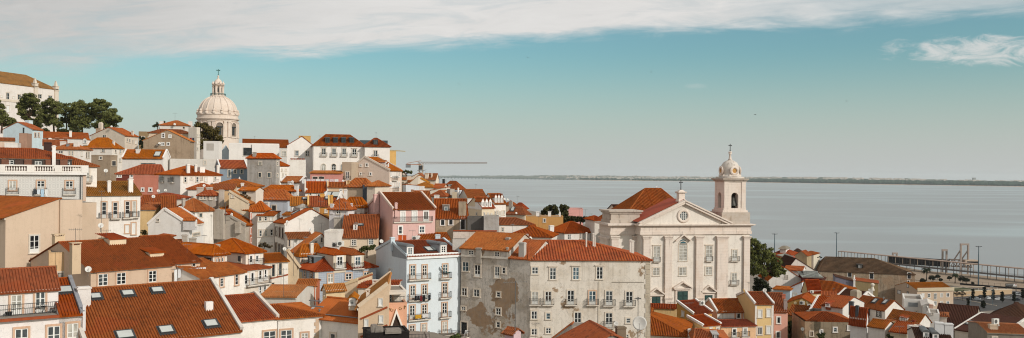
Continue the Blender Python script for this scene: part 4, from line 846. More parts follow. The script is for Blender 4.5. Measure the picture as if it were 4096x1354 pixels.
m = MB(); q = h.planes[0]; a, b = q[0].lerp(q[3], .22), q[1].lerp(q[2], .22); up = Vector((0, 0, .06)); m.beam(a + up, b + up, .34, .05); m.build('lead_strip', ZINC, h.roofo); h.chim(545, 590, 50, 30, wall(WHITE), b=2); h.chim(585, 600, 10, 30, ZINC, b=1)
for x, y, l in ((548, 540, .9), (575, 588, .8)):
    p = h.hit(x, y, force=1)[1]; m = MB(); m.box(-l, l, -.08, .08, 0, .12); link('vent_pipe', m.mesh('vent_pipe', ZINC), h.roofo, p, .02)
g1 = H('beige60', 10, 95, -2, (1160, 592), 912, dep=11, roof='sr', ry=400, rat=0, wl='#d3b799', anc='R', rf='mossy', label='beige wall with a raked roof, louvred windows and two tile bands', base=12, cop='#cdb79d', dirt=.25)
g1.win('A', [(1101, 545, 34, 64), (980, 722, 34, 62), (1105, 690, 30, 62)], st='s', bars=0, sur=''); band(g1, 'A', (932, 688), (1158, 588)); band(g1, 'A', (932, 840), (1158, 740))
g1.chim(993, 446, 28, 76, wall('#d6c4b0'), cap='open'); g1.dorm(862, 572, 60, 50, kind='g', wl='#cdbba4', b=3)
h = H('beige61', 10, 124, -18, (910, 450), 690, dep=7, roof='sr', ry=362, rat=0, wl='#d9c0a0', anc='R', rf='red', label='cream raked wall in front of the blue tiles', base=9, cop='#d0b894'); h.chim(893, 415, 58, 40, wall('#d5c6b2'), b=1)
h = H('tinyroof', 10, 118, 22, (642, 444), 800, 612, roof='gx', ry=398, wl='#d4b992', rf='mossy', label='tiny cream cottage with fat tiles at the foot of the blue tiled house', base=7); h.win('B', [(628, 465, 8, 44)], fr='b')
h = H('salmon10', 10, 122, -6, (546, 412), 388, dep=7, roof='gx', ry=358, wl='#b86d4c', anc='R', label='salmon walled hut with neat orange tiles by the cream cottage', base=6)
h = H('orange_tarp', 10, 113, -16, (390, 500), 92, dep=10, roof='gx', ry=408, wl='#cfc7bc', anc='R', rf='mossy', label='yellowed roof with a white rail platform and bright flashing', base=8); rail(h, 'A', 190, 385, 520, 60, off=-2, mat=SASH, step=.7)
h = H('white58', 10, 128, 16, (118, 208), 322, dep=9, roof='gx', ry=140, wl='#e4dcd0', label='white house with three black framed tall windows and tiled ledges', base=14)
h.win('A', [(195, 280, 22, 98), (254, 268, 22, 98), (190, 413, 22, 56)], st='d', bars=3, fr='k'); band(h, 'A', (150, 352), (320, 314), mat=CLAY, name='tile_ledge')
w1 = H('hip57', 9, 122, 40, (1018, 129), 1166, 660, roof='hx', ry=13, wl='#dfd1c0', label='cream corner house with iron balconies on two floors and a roof light', base=13, rf='orange')
w1.win('A', [(1060, 190, 22, 68), (1112, 185, 22, 64)], st='d', sur='white'); balc(w1, 'A', 1098, 235, 120); w1.win('B', [(967, 182, 24, 46)], fr='k'); w1.sky(808, 24, 1.8, 1.6); w1.chim(765, 58, 70, 34, CONC, b=1)
w2 = H('hip57b', 9, 117.5, 40, (996, 278), 1222, dep=8, roof='sx', ry=240, wl='#dfd1c0', label='x6', base=9); w2.win('A', [(1018, 365, 22, 98), (1072, 345, 22, 98), (1138, 325, 22, 90), (1182, 312, 20, 84), (1138, 450, 18, 70), (1178, 440, 18, 70)], st='d', sur='white'); balc(w2, 'A', 1115, 392, 200); merge(w1, w2)
n1 = H('up56', 9, 113, 38, (743, 137), 860, 400, roof='hy', ry=57, wl='#ddd3c6', label='white dormer storey with a row of three narrow windows', base=9)
n1.win('B', [(701, 210, 40, 60)], fr='w', sur='dark'); n1.win('A', [(772, 214, 16, 70), (796, 209, 16, 70), (820, 204, 16, 70)], sur='warm')
n2 = H('low56', 9, 106, 46, (622, 342), 1006, dep=10, roof='gx', ry=190, wl='#e3dbd0', label='white house with four framed windows stepping up the lane', base=10)
n2.win('A', [(660, 403, 30, 34), (730, 388, 28, 46), (813, 380, 28, 72), (939, 352, 26, 98)], sur='warm', bars=2)
p1 = H('peach', 36, 100, 6, (572, 396), 830, dep=8, roof='flat', wl='#d6a284', label='peach house with a white triangular opening and brass rings', base=12, par=.15, dirt=.2)
T = [p1.loc('A', *q) for q in ((686, 452), (588, 742), (788, 718))]; c = (T[0] + T[1] + T[2]) / 3; m = MB(); g = MB()
inn = [t.lerp(c, .36) for t in T]
for i in range(3):
    j = (i + 1) % 3; f = Vector((0, -.25, 0)); m.add([T[i] + f, T[j] + f, inn[j] + f, inn[i] + f, T[i], T[j], inn[j], inn[i]], [(0, 1, 2, 3), (0, 4, 5, 1), (3, 2, 6, 7)])
m.build('window_frame', wall('#e6dfd6', .15), p1.root); g.poly([q + Vector((0, -.02, 0)) for q in inn]); g.build('triangular_opening', flat('#3a2c24', .9), p1.root)
for x, y in ((628, 472), (741, 452)):
    q = p1.loc('A', x, y); m = MB(); m.lathe([(.13, 0), (.18, .03), (.13, .05)], 14); m.xf(Matrix.Rotation(rad(90), 4, 'X')); link('brass_ring', m.mesh('brass_ring', flat('#8a6a3c', .4, .4, .6)), p1.root, q)
for x, y in ((590, 470), (797, 436)):
    q = p1.loc('A', x, y, None, .03); m = MB(); m.box(-.03, .03, -.04, .04, -.2, .2); m.beam((0, 0, .2), (.2, 0, .1), .05, .05); m.beam((0, 0, 0), (.14, 0, .03), .04, .04); link('wall_emblem', m.mesh('wall_emblem', flat('#8a6a3c', .4, .4, .6)), p1.root, q)
p2 = H('peach_up', 36, 102.5, 6, (564, 225), 822, dep=5, roof='flat', wl='#ddd3c6', label='x7', base=8, par=.1); p2.win('A', [(612, 318, 36, 130)], st='d', sur='warm', z=36); p2.panel('A', 560, 205, 790, 228, p=2.2, mat=wall('#d3c8ba'), name='awning'); rail(p1, 'A', 580, 800, 392, 100, off=-.2); merge(p1, p2)
h = H('red36', 36, 123, -4, (702, 166), 176, dep=8, roof='gx', ry=96, wl='#cfc3b4', anc='R', rf='red', label='red roof with two capped chimneys against the pale blue gable', base=8); h.chim(253, 96, 46, 90, wall('#d6cabd'), cap='open'); h.chim(405, 74, 72, 84, wall('#d6cabd'), cap='open')
h = H('blackroof', 36, 90, 6, (285, 800), 862, dep=3.6, roof='flat', wl='#25211f', label='flat black roofed building with ducts and metal cladding', base=9, rmat=flat('#3a3632', .9), par=.15)
for n_, x, w, hh in (('duct', 390, .7, .8), ('duct', 450, .9, .6), ('roof_unit', 640, 1.7, .4)):
    q = h.hit(x, 780, force=1)[1]; m = MB(); m.box(-w / 2, w / 2, -.5, .5, 0, hh); m.box(-w / 2 + .1, w / 2 - .1, -.55, .55, hh * .4, hh + .08); link(n_, m.mesh(n_, sheet('#8d8379')), h.roofo, q)
B = H('skyblue', 11, 140, 25, (237, 234), 642, 8, roof='gx', ry=118, wl='#cdd3d5', label='pale blue apartment house with rows of balconies and laundry', base=20, dirt=.18, rf='red', name='apartment_house', cop='#c3cdd1')
B.win('A', [(282, 355, 36, 98), (371, 352, 34, 100), (525, 345, 36, 98), (281, 505, 36, 94), (370, 495, 36, 92), (523, 490, 36, 100), (278, 655, 36, 100), (369, 645, 36, 90), (521, 638, 36, 100), (277, 800, 36, 92), (366, 788, 36, 92), (521, 775, 36, 98)], st='d', sur='warm', bars=3)
for x, y, w in ((330, 407, 165), (525, 398, 84), (328, 560, 165), (524, 545, 84), (326, 708, 165), (522, 692, 84), (522, 825, 90), (322, 850, 160)): balc(B, 'A', x, y, w)
for x, yb in ((262, 230), (512, 217)): B.dorm(x, yb, 56, 66, kind='b', wl='#9a9d9f', rf='#6d7071', win=.6, bars=2)
B.sky(404, 188, 1.3, 1.8); B.sky(449, 186, 1.3, 1.8); B.chim(130, 92, 38, 44, wall('#c9d2d6'))
B.panel('A', 238, 222, 640, 240, p=.3, mat=wall('#e2e0dc'), name='cornice_band'); B.panel('B', 106, 325, 114, 425, p=.12, mat=wall('#b9a898'), name='flue_pipe')
h = H('partywall', 11, 146, -6, (582, 108), 674, dep=2.5, roof='flat', wl='#c9c1b8', label='grey white party wall stepping up behind the pale blue apartment house', base=14, name='party_wall', cat='wall', par=0, dirt=.6)
h = H('backwall', 11, 152, 0, (586, 48), 916, dep=1.2, roof='flat', wl='#cdbcae', label='long low plastered wall with orange capping and rust streaks', base=12, name='garden_wall', cat='wall', par=0, dirt=.7); h.panel('A', 586, 40, 916, 50, p=.15, mat=CLAY, name='capping')
h = H('small11', 11, 158, 8, (345, 110), 560, dep=8, roof='gx', ry=62, wl='#d8d2cc', label='small orange roof with a white box and flue behind the pale blue apartment house', base=10, rf='orange'); h.chim(320, 82, 34, 42, wall(WHITE), b=1); h.chim(470, 72, 40, 40, wall('#bfc6ca'))
S = H('stained', 12, 140, -30, (72, 192), -292, dep=10, roof='gx', ry=64, wl='#c8beb2', anc='R', rf='orange', dirt=1.05, patch=.045, label='grey stained tenement with fallen plaster and odd sized windows', base=22, name='tenement', cat='tenement')
S.win('A', [(681, 314, 44, 70), (671, 504, 38, 56), (763, 512, 40, 54), (926, 651, 34, 50)], z=11, sur='stone'); S.win('A', [(770, 346, 42, 88), (917, 357, 34, 86)], z=11, st='d', bars=1); S.win('A', [(967, 344, 22, 44), (927, 525, 26, 34), (664, 627, 30, 28), (925, 750, 26, 40)], z=11, bars=1, fr='w'); S.win('A', [(722, 208, 36, 32), (917, 222, 34, 34)], z=11)
S.win('A', [(668, 775, 46, 90)], z=11, st='o', bars=0, gl=0); balc(S, 'A', 645, 832, 130, z=11, dep=1.0); S.panel('A', 650, 236, 1004, 246, p=.3, mat=MORTAR, name='ledge', z=11); S.chim(783, 172, 56, 60, CONC, z=11, b=-.1)
S2 = H('stained_b', 12, 138, -30, (228, 256), 74, dep=10, roof='gx', ry=118, wl='#c8beb2', anc='R', rf='orange', dirt=1.05, patch=.05, label='x8', base=20); S2.win('A', [(28, 343, 1, 1)] if 0 else []); S2.chim(168, 132, 58, 106, wall('#b9b1a8')); S2.chim(60, 95, 40, 80, wall('#b5ab9f'), b=3); S2.chim(54, 168, 18, 78, wall('#b5ab9f'), b=-.1); merge(S, S2)
C = H('longcream', 12, 138, 4, (228, 258), 1126, dep=12, roof='hx', ry=121, wl='#dacfc1', dirt=.6, rf='orange', label='long cream house with six balcony doors and a striped tile roof', base=22, inset=(.2, 10), pitch=.46, name='long_house', amp=.15, patch=.02)
C.win('A', [(262, 343, 44, 52), (256, 679, 42, 58), (361, 686, 34, 46)], sur='stone'); C.win('A', [(396, 366, 44, 90), (569, 366, 44, 90), (747, 362, 46, 92)], sur='cap', bars=2)
C.win('A', [(261, 549, 44, 94), (361, 549, 46, 98), (530, 546, 50, 106), (818, 551, 50, 104), (969, 554, 52, 106), (817, 713, 50, 108)], st='d', bars=2, bal=True); C.win('A', [(692, 548, 52, 102)], st='d', sur='warm', bars=2, bal=True)
C.win('A', [(583, 705, 52, 98)], st='d', bars=1); C.win('A', [(962, 719, 30, 38), (256, 805, 40, 44), (362, 795, 36, 42), (955, 838, 20, 28)], bars=1)
for i in range(17): y = 266 + i * 36; C.panel('A', 1086 if i % 2 else 1096, y, 1128, y + 33, p=.06, mat=stone('#b5a793', .8), name='quoin')
C.panel('A', 738, 425, 746, 800, p=.1, mat=wall('#cbbfae'), name='downpipe'); C.panel('A', 840, 428, 1080, 433, p=.08, mat=flat('#9a8f82'), name='cable_run')
for x, yt, w, hh in ((839, 652, 16, 100), (918, 660, 15, 92), (937, 700, 14, 52)): C.chim(x, yt, w, hh, wall('#d6ccc0'), z=17, b=4)
for x, yt, w, hh in ((980, 110, 16, 90), (995, 118, 22, 84)): C.chim(x, yt, w, hh, wall('#d6ccc0'), z=12, b=5)
K = H('pink', 3, 158, 22, (1003, 717), 1365, 790, roof='gx', ry=579, wl='#d3aca3', rf='red', label='pink house with three tall balcony windows and a dark pink gable side', base=15, dirt=.2, cop='#d8c4b4')
K.win('A', [(22, 568, 36, 84), (122, 568, 36, 84), (220, 568, 36, 84)], z=4, st='d', sur='white', bars=0); K.win('A', [(185, 680, 42, 54), (2, 685, 30, 64)], z=4, sur='white'); balc(K, 'A', 110, 612, 330, z=4, dep=.35); K.chim(1030, 662, 26, 70, K.wm, b=-.1); K.chim(860, 590, 50, 100, K.wm, b=7)
G = H('ruinroof', 4, 168, 2, (303, 581), 580, dep=13, roof='gx', ry=421, wl='#b09d86', rf='brown', dirt=.8, patch=.08, label='derelict house with sagging brown roof and empty window holes', base=12, ov=.3)
G.win('A', [(362, 620, 32, 42), (432, 617, 30, 42), (534, 632, 36, 90)], st='o', bars=0, gl=0, sur='white'); G.dorm(392, 522, 56, 48, wl='#cfc6bb', kind='f', rf='#a89c8e', win=.5); G.chim(530, 442, 66, 112, wall('#a4937e', .8), z=4)
h = H('darkwall', 4, 165, -2, (574, 593), 714, dep=4, roof='flat', wl='#625d58', label='dark grey yard wall beside the derelict house', base=9, name='yard_wall', cat='wall', dirt=.6)
h = H('greywall', 4, 163, -2, (714, 585), 840, dep=5, roof='flat', wl='#aaa29b', label='light grey yard block with round pipes on top', base=9, dirt=.6); h.chim(792, 583 - 30, 60, 60, CONC, b=2)
h = H('row1', 4, 215, 36, (697, 492), 804, 566, roof='gx', ry=406, wl='#d6c4a8', label='cream terrace house with three white pointed dormers, nearer of the two rows', base=11, rf='orange')
for x in (706, 738, 769): h.dorm(x, 490, 26, 52, kind='g', wl=WHITE, rh=.8, win=.4)
h.win('A', [(717, 548, 9, 26), (748, 552, 9, 26), (778, 556, 8, 26)]); h.win('B', [(652, 545, 10, 24)]); h.panel('B', 568, 480, 696, 506, p=.05, mat=wall(WHITE), name='white_band')
h = H('row2', 4, 223, 36, (803, 455), 902, 700, roof='gx', ry=374, wl='#e4dcd3', label='white terrace house with three white pointed dormers, higher of the two rows', base=13, rf='orange')
for x in (816, 842, 868): h.dorm(x, 452, 22, 52, kind='g', wl=WHITE, rh=.8, win=.5)
h.win('A', [(813, 542, 7, 36), (832, 538, 7, 36), (850, 545, 7, 36), (868, 540, 7, 36), (886, 536, 7, 36)], st='d')
h = H('behindrow', 4, 240, 14, (575, 402), 735, 508, roof='gx', ry=339, wl='#d4cec8', label='orange roof with a white parapet behind the pointed dormers', base=10)
h = H('c_a', 21, 330, -22, (1105, 411), 780, 1196, roof='hx', ry=279, wl='#d3bd9f', anc='R', rf='red', label='red hipped house at the water edge of the hill with black chimney', base=12); h.chim(828, 243, 44, 60, flat('#2d2a28'), b=5); h.win('A', [(1015, 430, 20, 30)]); h.dorm(930, 378, 56, 40, kind='f', wl='#4a4542', rf='#c9c2ba', win=.8)
h = H('c_b', 21, 290, -6, (667, 382), 300, dep=11, roof='hx', ry=303, wl='#d6cabb', anc='R', rf='mossy', label='golden brown hip with a round topped white chimney', base=10); h.chim(458, 364, 88, 72, wall(WHITE), b=-.5)
h = H('c_c', 21, 322, -20, (697, 244), 488, 745, roof='gx', ry=150, wl='#dccdbb', anc='R', rf='brown', label='cream house with a low tiled ledge under the crane', base=12); h.chim(543, 150, 74, 64, wall('#e0cdb8')); h.chim(625, 144, 30, 70, wall('#e0cdb8')); h.win('A', [(560, 262, 120, 8)], st='o', bars=0, sur='')
h = H('c_d', 21, 306, -6, (546, 300), 392, dep=8, roof='sl', ry=216, wl='#dfd0bc', anc='R', rf='mossy', label='cream raked wall in the far cluster', base=9)
h = H('c_d2', 21, 332, -8, (480, 215), 275, dep=9, roof='gy', ry=148, rfrac=.6, rat=0, wl='#dccdb9', anc='R', rf='brown', label='cream gable with brown roof under the crane mast', base=9)
h = H('c_d3', 21, 300, -6, (395, 300), 265, dep=8, roof='sr', ry=186, rat=0, wl='#d9cbb8', anc='R', rf='mossy', label='small raked cream gable stacked beneath the crane', base=9)
h = H('c_e', 21, 352, 4, (96, 188), 198, dep=9, roof='gy', ry=131, rat=0, wl='#dccfc0', label='pale gable below the umbrella shaped bush', base=10, rf='pale'); h.win('A', [(128, 185, 16, 20)], bars=0)
h = H('c_f', 21, 312, 0, (222, 292), 342, dep=6, roof='gx', ry=258, wl='#d6c9b8', label='short orange roof among the cream stacks', base=8); h.chim(237, 195, 76, 90, wall('#d0bfae'), b=3)
h = H('c_f2', 21, 318, 0, (112, 252), 200, dep=6, roof='gx', ry=222, wl='#d3c5b3', label='short orange roof behind the floral balcony', base=9); 
h = H('c_g', 21, 262, 32, (186, 360), 412, 132, roof='sl', ry=354, wl='#c8c8ca', label='pale grey wall with a blue edge near the beige gable', base=8, rf='pale', name='garden_wall', cat='wall')
h = H('c_h', 21, 236, -10, (860, 537), 584, dep=8, roof='hx', ry=444, wl='#cfc3b5', anc='R', rf='red', label='orange hip with two white barrel pots behind the derelict house', base=8); h.chim(688, 512, 44, 62, wall(WHITE), b=-1); h.chim(730, 512, 50, 62, wall(WHITE), b=-1)
h = H('c_h2', 21, 245, -5, (838, 462), 720, dep=6, roof='sx', ry=440, wl='#cdbfae', anc='R', label='narrow tiled lean-to in the far cluster', base=8)
h = H('c_i', 21, 186, 4, (338, 602), 612, dep=11, roof='gx', ry=449, wl='#cdb9a8', label='steep orange roof joined to the pink house', base=8); h.chim(292, 420, 42, 60, wall('#a37a60'), b=2)
h = H('c_j', 21, 250, 12, (1102, 452), 1330, dep=8, roof='flat', wl='#c2c6ca', label='pale blue grey block behind the derelict house', base=9, par=.2)
h = H('c_k', 21, 243, 14, (940, 418), 1016, 880, roof='flat', wl='#b5ab9f', label='tall narrow plastered block with dark weathered side', base=9, par=.1); h.chim(1076, 392, 28, 110, wall(WHITE), b=2)
h = H('c_k2', 21, 238, 0, (975, 474), 1058, dep=4, roof='flat', wl='#b9a890', label='squat tan block in the far cluster', base=7, par=.1)
h = H('c_l', 21, 270, -10, (830, 390), 655, dep=7, roof='gx', ry=328, wl='#d8c8b4', anc='R', label='orange roof behind the golden hip', base=8)
h = H('c_m', 21, 262, -12, (870, 440), 612, dep=6, roof='sr', ry=386, rat=0, wl='#d9cdbd', anc='R', rf='pale', label='white raked gable amid the far cluster', base=8)
h = H('red70', 4, 262, -26, (1062, 546), 904, 1108, roof='hx', ry=484, wl='#cdbba6', anc='R', rf='red', label='deep orange hip beside the dark hedge by the water', base=12); h.sky(962, 508, 1.2, 1.6)
h = H('red70b', 4, 282, -20, (1060, 498), 960, 1088, roof='hx', ry=453, wl='#c9b59e', anc='R', rf='red', label='rear orange hip with an antenna over the water', base=12); h.chim(943, 438, 34, 50, CONC, b=3)
h = H('red70c', 4, 290, -10, (962, 470), 895, dep=6, roof='hx', ry=436, wl='#c9b59e', anc='R', rf='red', label='sliver of orange roof beside two dishes', base=12)
h = H('w71', 4, 195, 6, (846, 634), 1132, dep=9, roof='hx', ry=581, wl='#e2dad0', rf='red', label='white house with wide eaves and one lonely window near the ochre wall', base=9, inset=(.3, 3.5)); h.win('A', [(875, 681, 15, 34)], fr='w')
h = H('ochre72', 17, 230, 0, (150, 477), 576, dep=8, roof='flat', wl='#c08f56', label='flat topped ochre wall with three white pots and one dark window', base=12, dirt=.3, par=.15); h.win('A', [(362, 520, 24, 38)], bars=0); h.chim(285, 420, 36, 60, wall(WHITE), b=2, cap='open'); h.chim(420, 418, 34, 60, wall(WHITE), b=2, cap='open'); h.chim(538, 426, 18, 50, wall(WHITE), b=2, cap='cone')
h = H('hip73', 17, 190, -8, (442, 704), -78, dep=10, roof='hx', ry=571, wl='#e0d8ce', anc='R', rf='red', label='broad red hip with serrated white eaves behind the striped roof', base=8, inset=6)
h = H('wall73', 17, 180, 0, (-30, 676), 182, dep=2, roof='flat', wl='#c4b8ab', label='scuffed grey parapet with a white dish', base=8, name='parapet_wall', cat='wall', par=0, dirt=.7)
h = H('hip74', 17, 206, 30, (590, 656), 936, 398, roof='hx', ry=533, wl='#e2dad1', rf='red', label='white house with a red brick coloured hip next to the church', base=10); h.win('A', [(644, 706, 34, 60), (893, 708, 30, 74)], sur='white'); h.win('A', [(774, 697, 16, 60), (822, 695, 14, 58)]); h.win('B', [(486, 678, 12, 22)], bars=0); h.chim(440, 575, 64, 60, wall(WHITE), b=5); h.chim(844, 552, 10, 34, ZINC)
h = H('pink75', 17, 300, 2, (636, 400), 802, dep=9, roof='flat', wl='#d59d94', label='small pink flat roofed house behind the dark trees by the water', base=12); h.chim(705, 386, 60, 22, wall('#c98b80'), b=3)
# ---- right hand slope below the church
q1 = H('mustard', 33, 160, 40, (802, 441), 1116, 530, roof='sx', ry=226, wl='#c2934f', rf='red', label='mustard yellow house with two stepped orange roofs', base=14, dirt=.2, cop=WHITE)
q1.win('B', [(632, 446, 36, 76)], bars=0); q1.win('A', [(858, 456, 60, 26), (936, 452, 60, 24), (1010, 448, 56, 24)], st='o', bars=0, sur='')
q2 = H('mustard_b', 33, 150, 40, (962, 642), 1256, 700, roof='sx', ry=478, wl='#d9b27a', rf='red', label='x9', base=8, cop=WHITE); q2.win('B', [(700, 672, 36, 44), (872, 712, 40, 36)], bars=0); q2.win('A', [(1098, 690, 36, 40), (1215, 690, 44, 40)]); merge(q1, q2)
h = H('lowyellow', 33, 172, 0, (86, 336), 530, dep=2, roof='sx', ry=312, wl='#d6b580', rf='red', label='low pale yellow yard wall with tile capping below the green church doors', base=9, name='yard_wall', cat='wall', corn=False)
h = H('bigorange', 33, 140, -3, (704, 812), 40, dep=14, roof='hx', ry=369, wl='#c3b9aa', anc='R', rf='red', label='big bright orange hip below the church doors', base=10, inset=(.2, 9.5)); h.chim(772, 696, 112, 170, wall('#d3cabe'), b=0)
h = H('orangebottom', 33, 133, 6, (838, 905), 1420, dep=10, roof='hx', ry=704, wl='#cfc3b4', rf='orange', label='orange roof with one white flat topped dormer', base=9, inset=(.5, 4)); h.dorm(1180, 862, 92, 66, kind='f', wl='#d8d4cf', rf='#b9b4ae', win=.6)
r1 = H('peachrow', 14, 165, 24, (690, 653), 932, 578, roof='gx', ry=558, wl='#d8a284', rf='orange', label='peach row house with a sunken white balcony', base=11, cop=WHITE, dirt=.2); r1.panel('A', 692, 655, 820, 740, p=.05, mat=wall('#ddd6ce'), name='white_bay'); r1.win('A', [(748, 692, 24, 72)], st='d'); r1.win('A', [(852, 683, 26, 38), (907, 678, 24, 40)], sur='white', bars=0); balc(r1, 'A', 760, 738, 130)
r2 = H('peachrow_b', 14, 158, 24, (722, 762), 982, dep=4, roof='sx', ry=737, wl='#deb48c', rf='red', label='x10', base=9); r2.win('A', [(820, 812, 26, 60), (900, 805, 28, 62)], st='d', sur='white', bal=True); merge(r1, r2)
h = H('yellowrow', 15, 160, 20, (130, 593), 270, -8, roof='gx', ry=506, wl='#dcbb85', rf='red', label='yellow row house with white corner strips and shutters', base=14, cop=WHITE, dirt=.2); h.win('A', [(168, 668, 28, 56), (233, 662, 28, 56)], st='s', sur='stone', bars=0); h.win('A', [(167, 797, 30, 56), (232, 790, 30, 56)], sur='stone', bars=0); h.panel('A', 131, 600, 143, 900, p=.05, mat=wall('#d9d0c6'), name='corner_strip'); h.panel('A', 256, 600, 268, 900, p=.05, mat=wall('#d9d0c6'), name='corner_strip')
h = H('pinkrow', 15, 162, 14, (274, 647), 377, dep=9, roof='gx', ry=512, wl='#cd9986', rf='brown', label='dusty pink row house with dark roof and grey chimney', base=14, dirt=.2); h.win('A', [(308, 717, 26, 46), (305, 828, 28, 46)], sur='white', bars=0); h.chim(358, 560, 28, 76, wall('#8f7f78')); h.chim(345, 520, 30, 30, wall('#a3604a'))
h = H('spots', 34, 195, -8, (625, 258), 1066, dep=9, roof='gy', rfrac=.55, ry=178, rat=0, wl='#ad8346', rf='red', label='mustard gable with three pale round plaster spots', base=10); h.win('A', [(987, 318, 38, 48)], sur='white')
for x, y, r in ((755, 262, 24), (862, 228, 28), (950, 256, 20)):
    q = h.loc('A', x, y); m = MB(); m.lathe([(r * mpp(34, 195), 0), (r * mpp(34, 195) * .96, .02), (.01, .022)], 18); m.xf(Matrix.Rotation(rad(90), 4, 'X')); link('plaster_spot', m.mesh('plaster_spot', wall('#d8c49c')), h.root, q)
h = H('tiles9', 34, 180, -12, (932, 484), 625, dep=9, roof='gx', ry=312, wl='#9a7a4a', anc='R', rf='brown', label='low ochre house with ragged tile edge beneath the spotted gable', base=8); h.win('A', [(790, 545, 70, 40)], bars=0, sur='white')
u1 = H('ruingrey', 15, 158, 14, (505, 726), 890, 408, roof='hx', ry=655, rf='brown', corn=False, ov=-.3, wl='#8c7d68', dirt=.8, patch=.05, label='grey brown ruin with a rusty shutter and broken parapet', base=10, par=.3); u1.win('A', [(733, 788, 24, 34), (836, 775, 16, 34), (628, 803, 16, 24)], sur='white'); u1.win('A', [(556, 818, 20, 32)], st='s', fr='b', bars=0)
h = H('parapetroof', 15, 166, -14, (672, 690), 512, dep=5, roof='flat', wl='#857c70', anc='R', dirt=.8, label='dark stained parapet roof above the ruin', base=7, par=.7)
h = H('hip10', 15, 170, -8, (790, 700), 575, dep=9, roof='hx', ry=612, wl='#8f8371', anc='R', rf='brown', label='brown hip with bright ridge tiles behind the ruin', base=7); h.chim(766, 640, 18, 50, CONC)
h = H('white11', 26, 170, -42, (1025, 604), 500, 1331, roof='gx', ry=402, wl='#ded6cc', anc='R', rf='red', label='white gable house with two dark framed windows and two tiny skylights', base=11, dirt=.2); h.win('A', [(712, 635, 80, 80), (918, 665, 64, 88)], sur='dark', fr='w'); h.sky(857, 455, .9, 1.3); h.sky(1035, 470, .9, 1.3); h.chim(996, 372, 16, 60, ZINC)
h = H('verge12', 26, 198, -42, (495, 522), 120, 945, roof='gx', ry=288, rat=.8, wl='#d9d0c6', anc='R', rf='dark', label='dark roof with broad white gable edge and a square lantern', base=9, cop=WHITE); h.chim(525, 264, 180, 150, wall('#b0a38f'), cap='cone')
h = H('long12', 26, 200, 0, (-60, 345), 190, dep=6, roof='gx', ry=325, wl='#d9d3cb', label='white house fragment under the long red roof', base=7)
h = H('gutter13', 26, 150, -24, (702, 748), 430, 735, roof='gx', ry=560, wl='#d8d4d0', anc='R', rf='red', label='white house with tall slate grey chimneys and black gutter', base=8); h.win('A', [(562, 820, 38, 68)], fr='k'); h.chim(548, 520, 58, 172, flat('#4a4c4f')); h.chim(448, 452, 86, 110, flat('#505255'), b=2)
h = H('roof13', 26, 166, -24, (300, 560), -60, dep=10, roof='gx', ry=365, wl='#cfc8c0', anc='R', rf='red', label='steep red roof with small blue dormer', base=8); h.dorm(45, 545, 66, 56, wl='#8a4a30', kind='s', win=.7)
h = H('roof13b', 15, 176, -20, (700, 660), 545, dep=9, roof='gx', ry=545, wl='#b5a898', anc='R', rf='red', label='red roof with white parapet next to the spotted gable', base=8, cop=WHITE)
h = H('lean14', 26, 144, -24, (1020, 905), 740, dep=4, roof='gx', ry=775, wl='#d3cbc2', anc='R', rf='brown', label='orange lean-to roof under the dark framed windows', base=7)
h = H('white15', 27, 160, -36, (748, 590), 225, 922, roof='gx', ry=416, wl='#ddd5cb', anc='R', rf='brown', label='white gable house with a hooded dormer and loose roof tiles', base=10); h.dorm(470, 560, 120, 56, kind='s', wl='#cfc8c0', win=.6); h.chim(650, 545, 60, 50, flat('#8a3a20'))
h = H('terr16', 27, 186, 2, (480, 226), 806, dep=9, roof='flat', wl='#ddd7cf', label='white roof terrace house with glass canopy', base=10, dirt=.15); h.win('A', [(690, 402, 36, 26)], bars=0); h.chim(517, 215, 60, 40, wall(WHITE), b=1); h.panel('A', 556, 250, 715, 330, p=.05, mat=sheet('#8d8f8f'), name='canopy')
h = H('terr16b', 27, 178, 2, (806, 300), 970, dep=7, roof='gy', ry=270, rat=0, wl='#dad4cc', rmat=wall('#d3cbc2'), label='small white vaulted block with clay chimney pots', base=9, corn=False); h.chim(935, 285, 60, 130, wall('#cfa893'), b=-.2)
h = H('terr16c', 27, 166, 2, (905, 438), 1078, dep=6, roof='flat', wl='#dad4cc', label='plain white block with one dark vent above the white tanks', base=8, par=.15); h.win('A', [(960, 448, 22, 10)], st='o', bars=0, sur=''); h.chim(880, 408, 30, 40, wall(WHITE), b=1)
h = H('terr16d', 27, 172, 0, (1085, 476), 1200, dep=5, roof='hx', ry=425, wl='#cdbfb4', rf='brown', label='small hut with rounded brown tiles beside the white blocks', base=7)
h = H('brown17', 27, 141, -14, (532, 765), 250, dep=9, roof='gx', ry=588, wl='#c6b598', anc='R', rf='brown', label='brown tile roof with a crooked aerial and cream wall', base=7)
h = H('cream17', 27, 146, -10, (330, 700), 190, dep=5, roof='flat', wl='#b9a88c', anc='R', label='cream wall with a wide pale shutter', base=7); h.win('A', [(262, 755, 80, 70)], st='s', bars=0, sur='white')
h = H('white17', 27, 150, -20, (190, 680), -40, dep=8, roof='hx', ry=540, wl='#d9d5d0', anc='R', rf='brown', label='white house with square barred window under an orange hip', base=7); h.win('A', [(63, 768, 52, 50)], bars=2)
h = H('veranda', 27, 138, 30, (625, 665), 830, 540, roof='flat', wl='#d8d4cf', label='white glazed veranda with yellowed canopy', base=6, rmat=roofmat('old'), par=.1); h.win('A', [(655, 715, 20, 70), (688, 706, 20, 68), (722, 696, 20, 64), (753, 688, 18, 60), (783, 680, 18, 56)], st='s', bars=0, sur='')
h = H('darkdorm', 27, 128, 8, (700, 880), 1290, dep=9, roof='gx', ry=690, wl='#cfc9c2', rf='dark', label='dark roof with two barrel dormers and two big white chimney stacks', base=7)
for x, yb in ((852, 838), (1010, 868)): h.dorm(x, yb, 110, 90, kind='b', wl='#3c3835', rf='#6a6a68', win=.5)
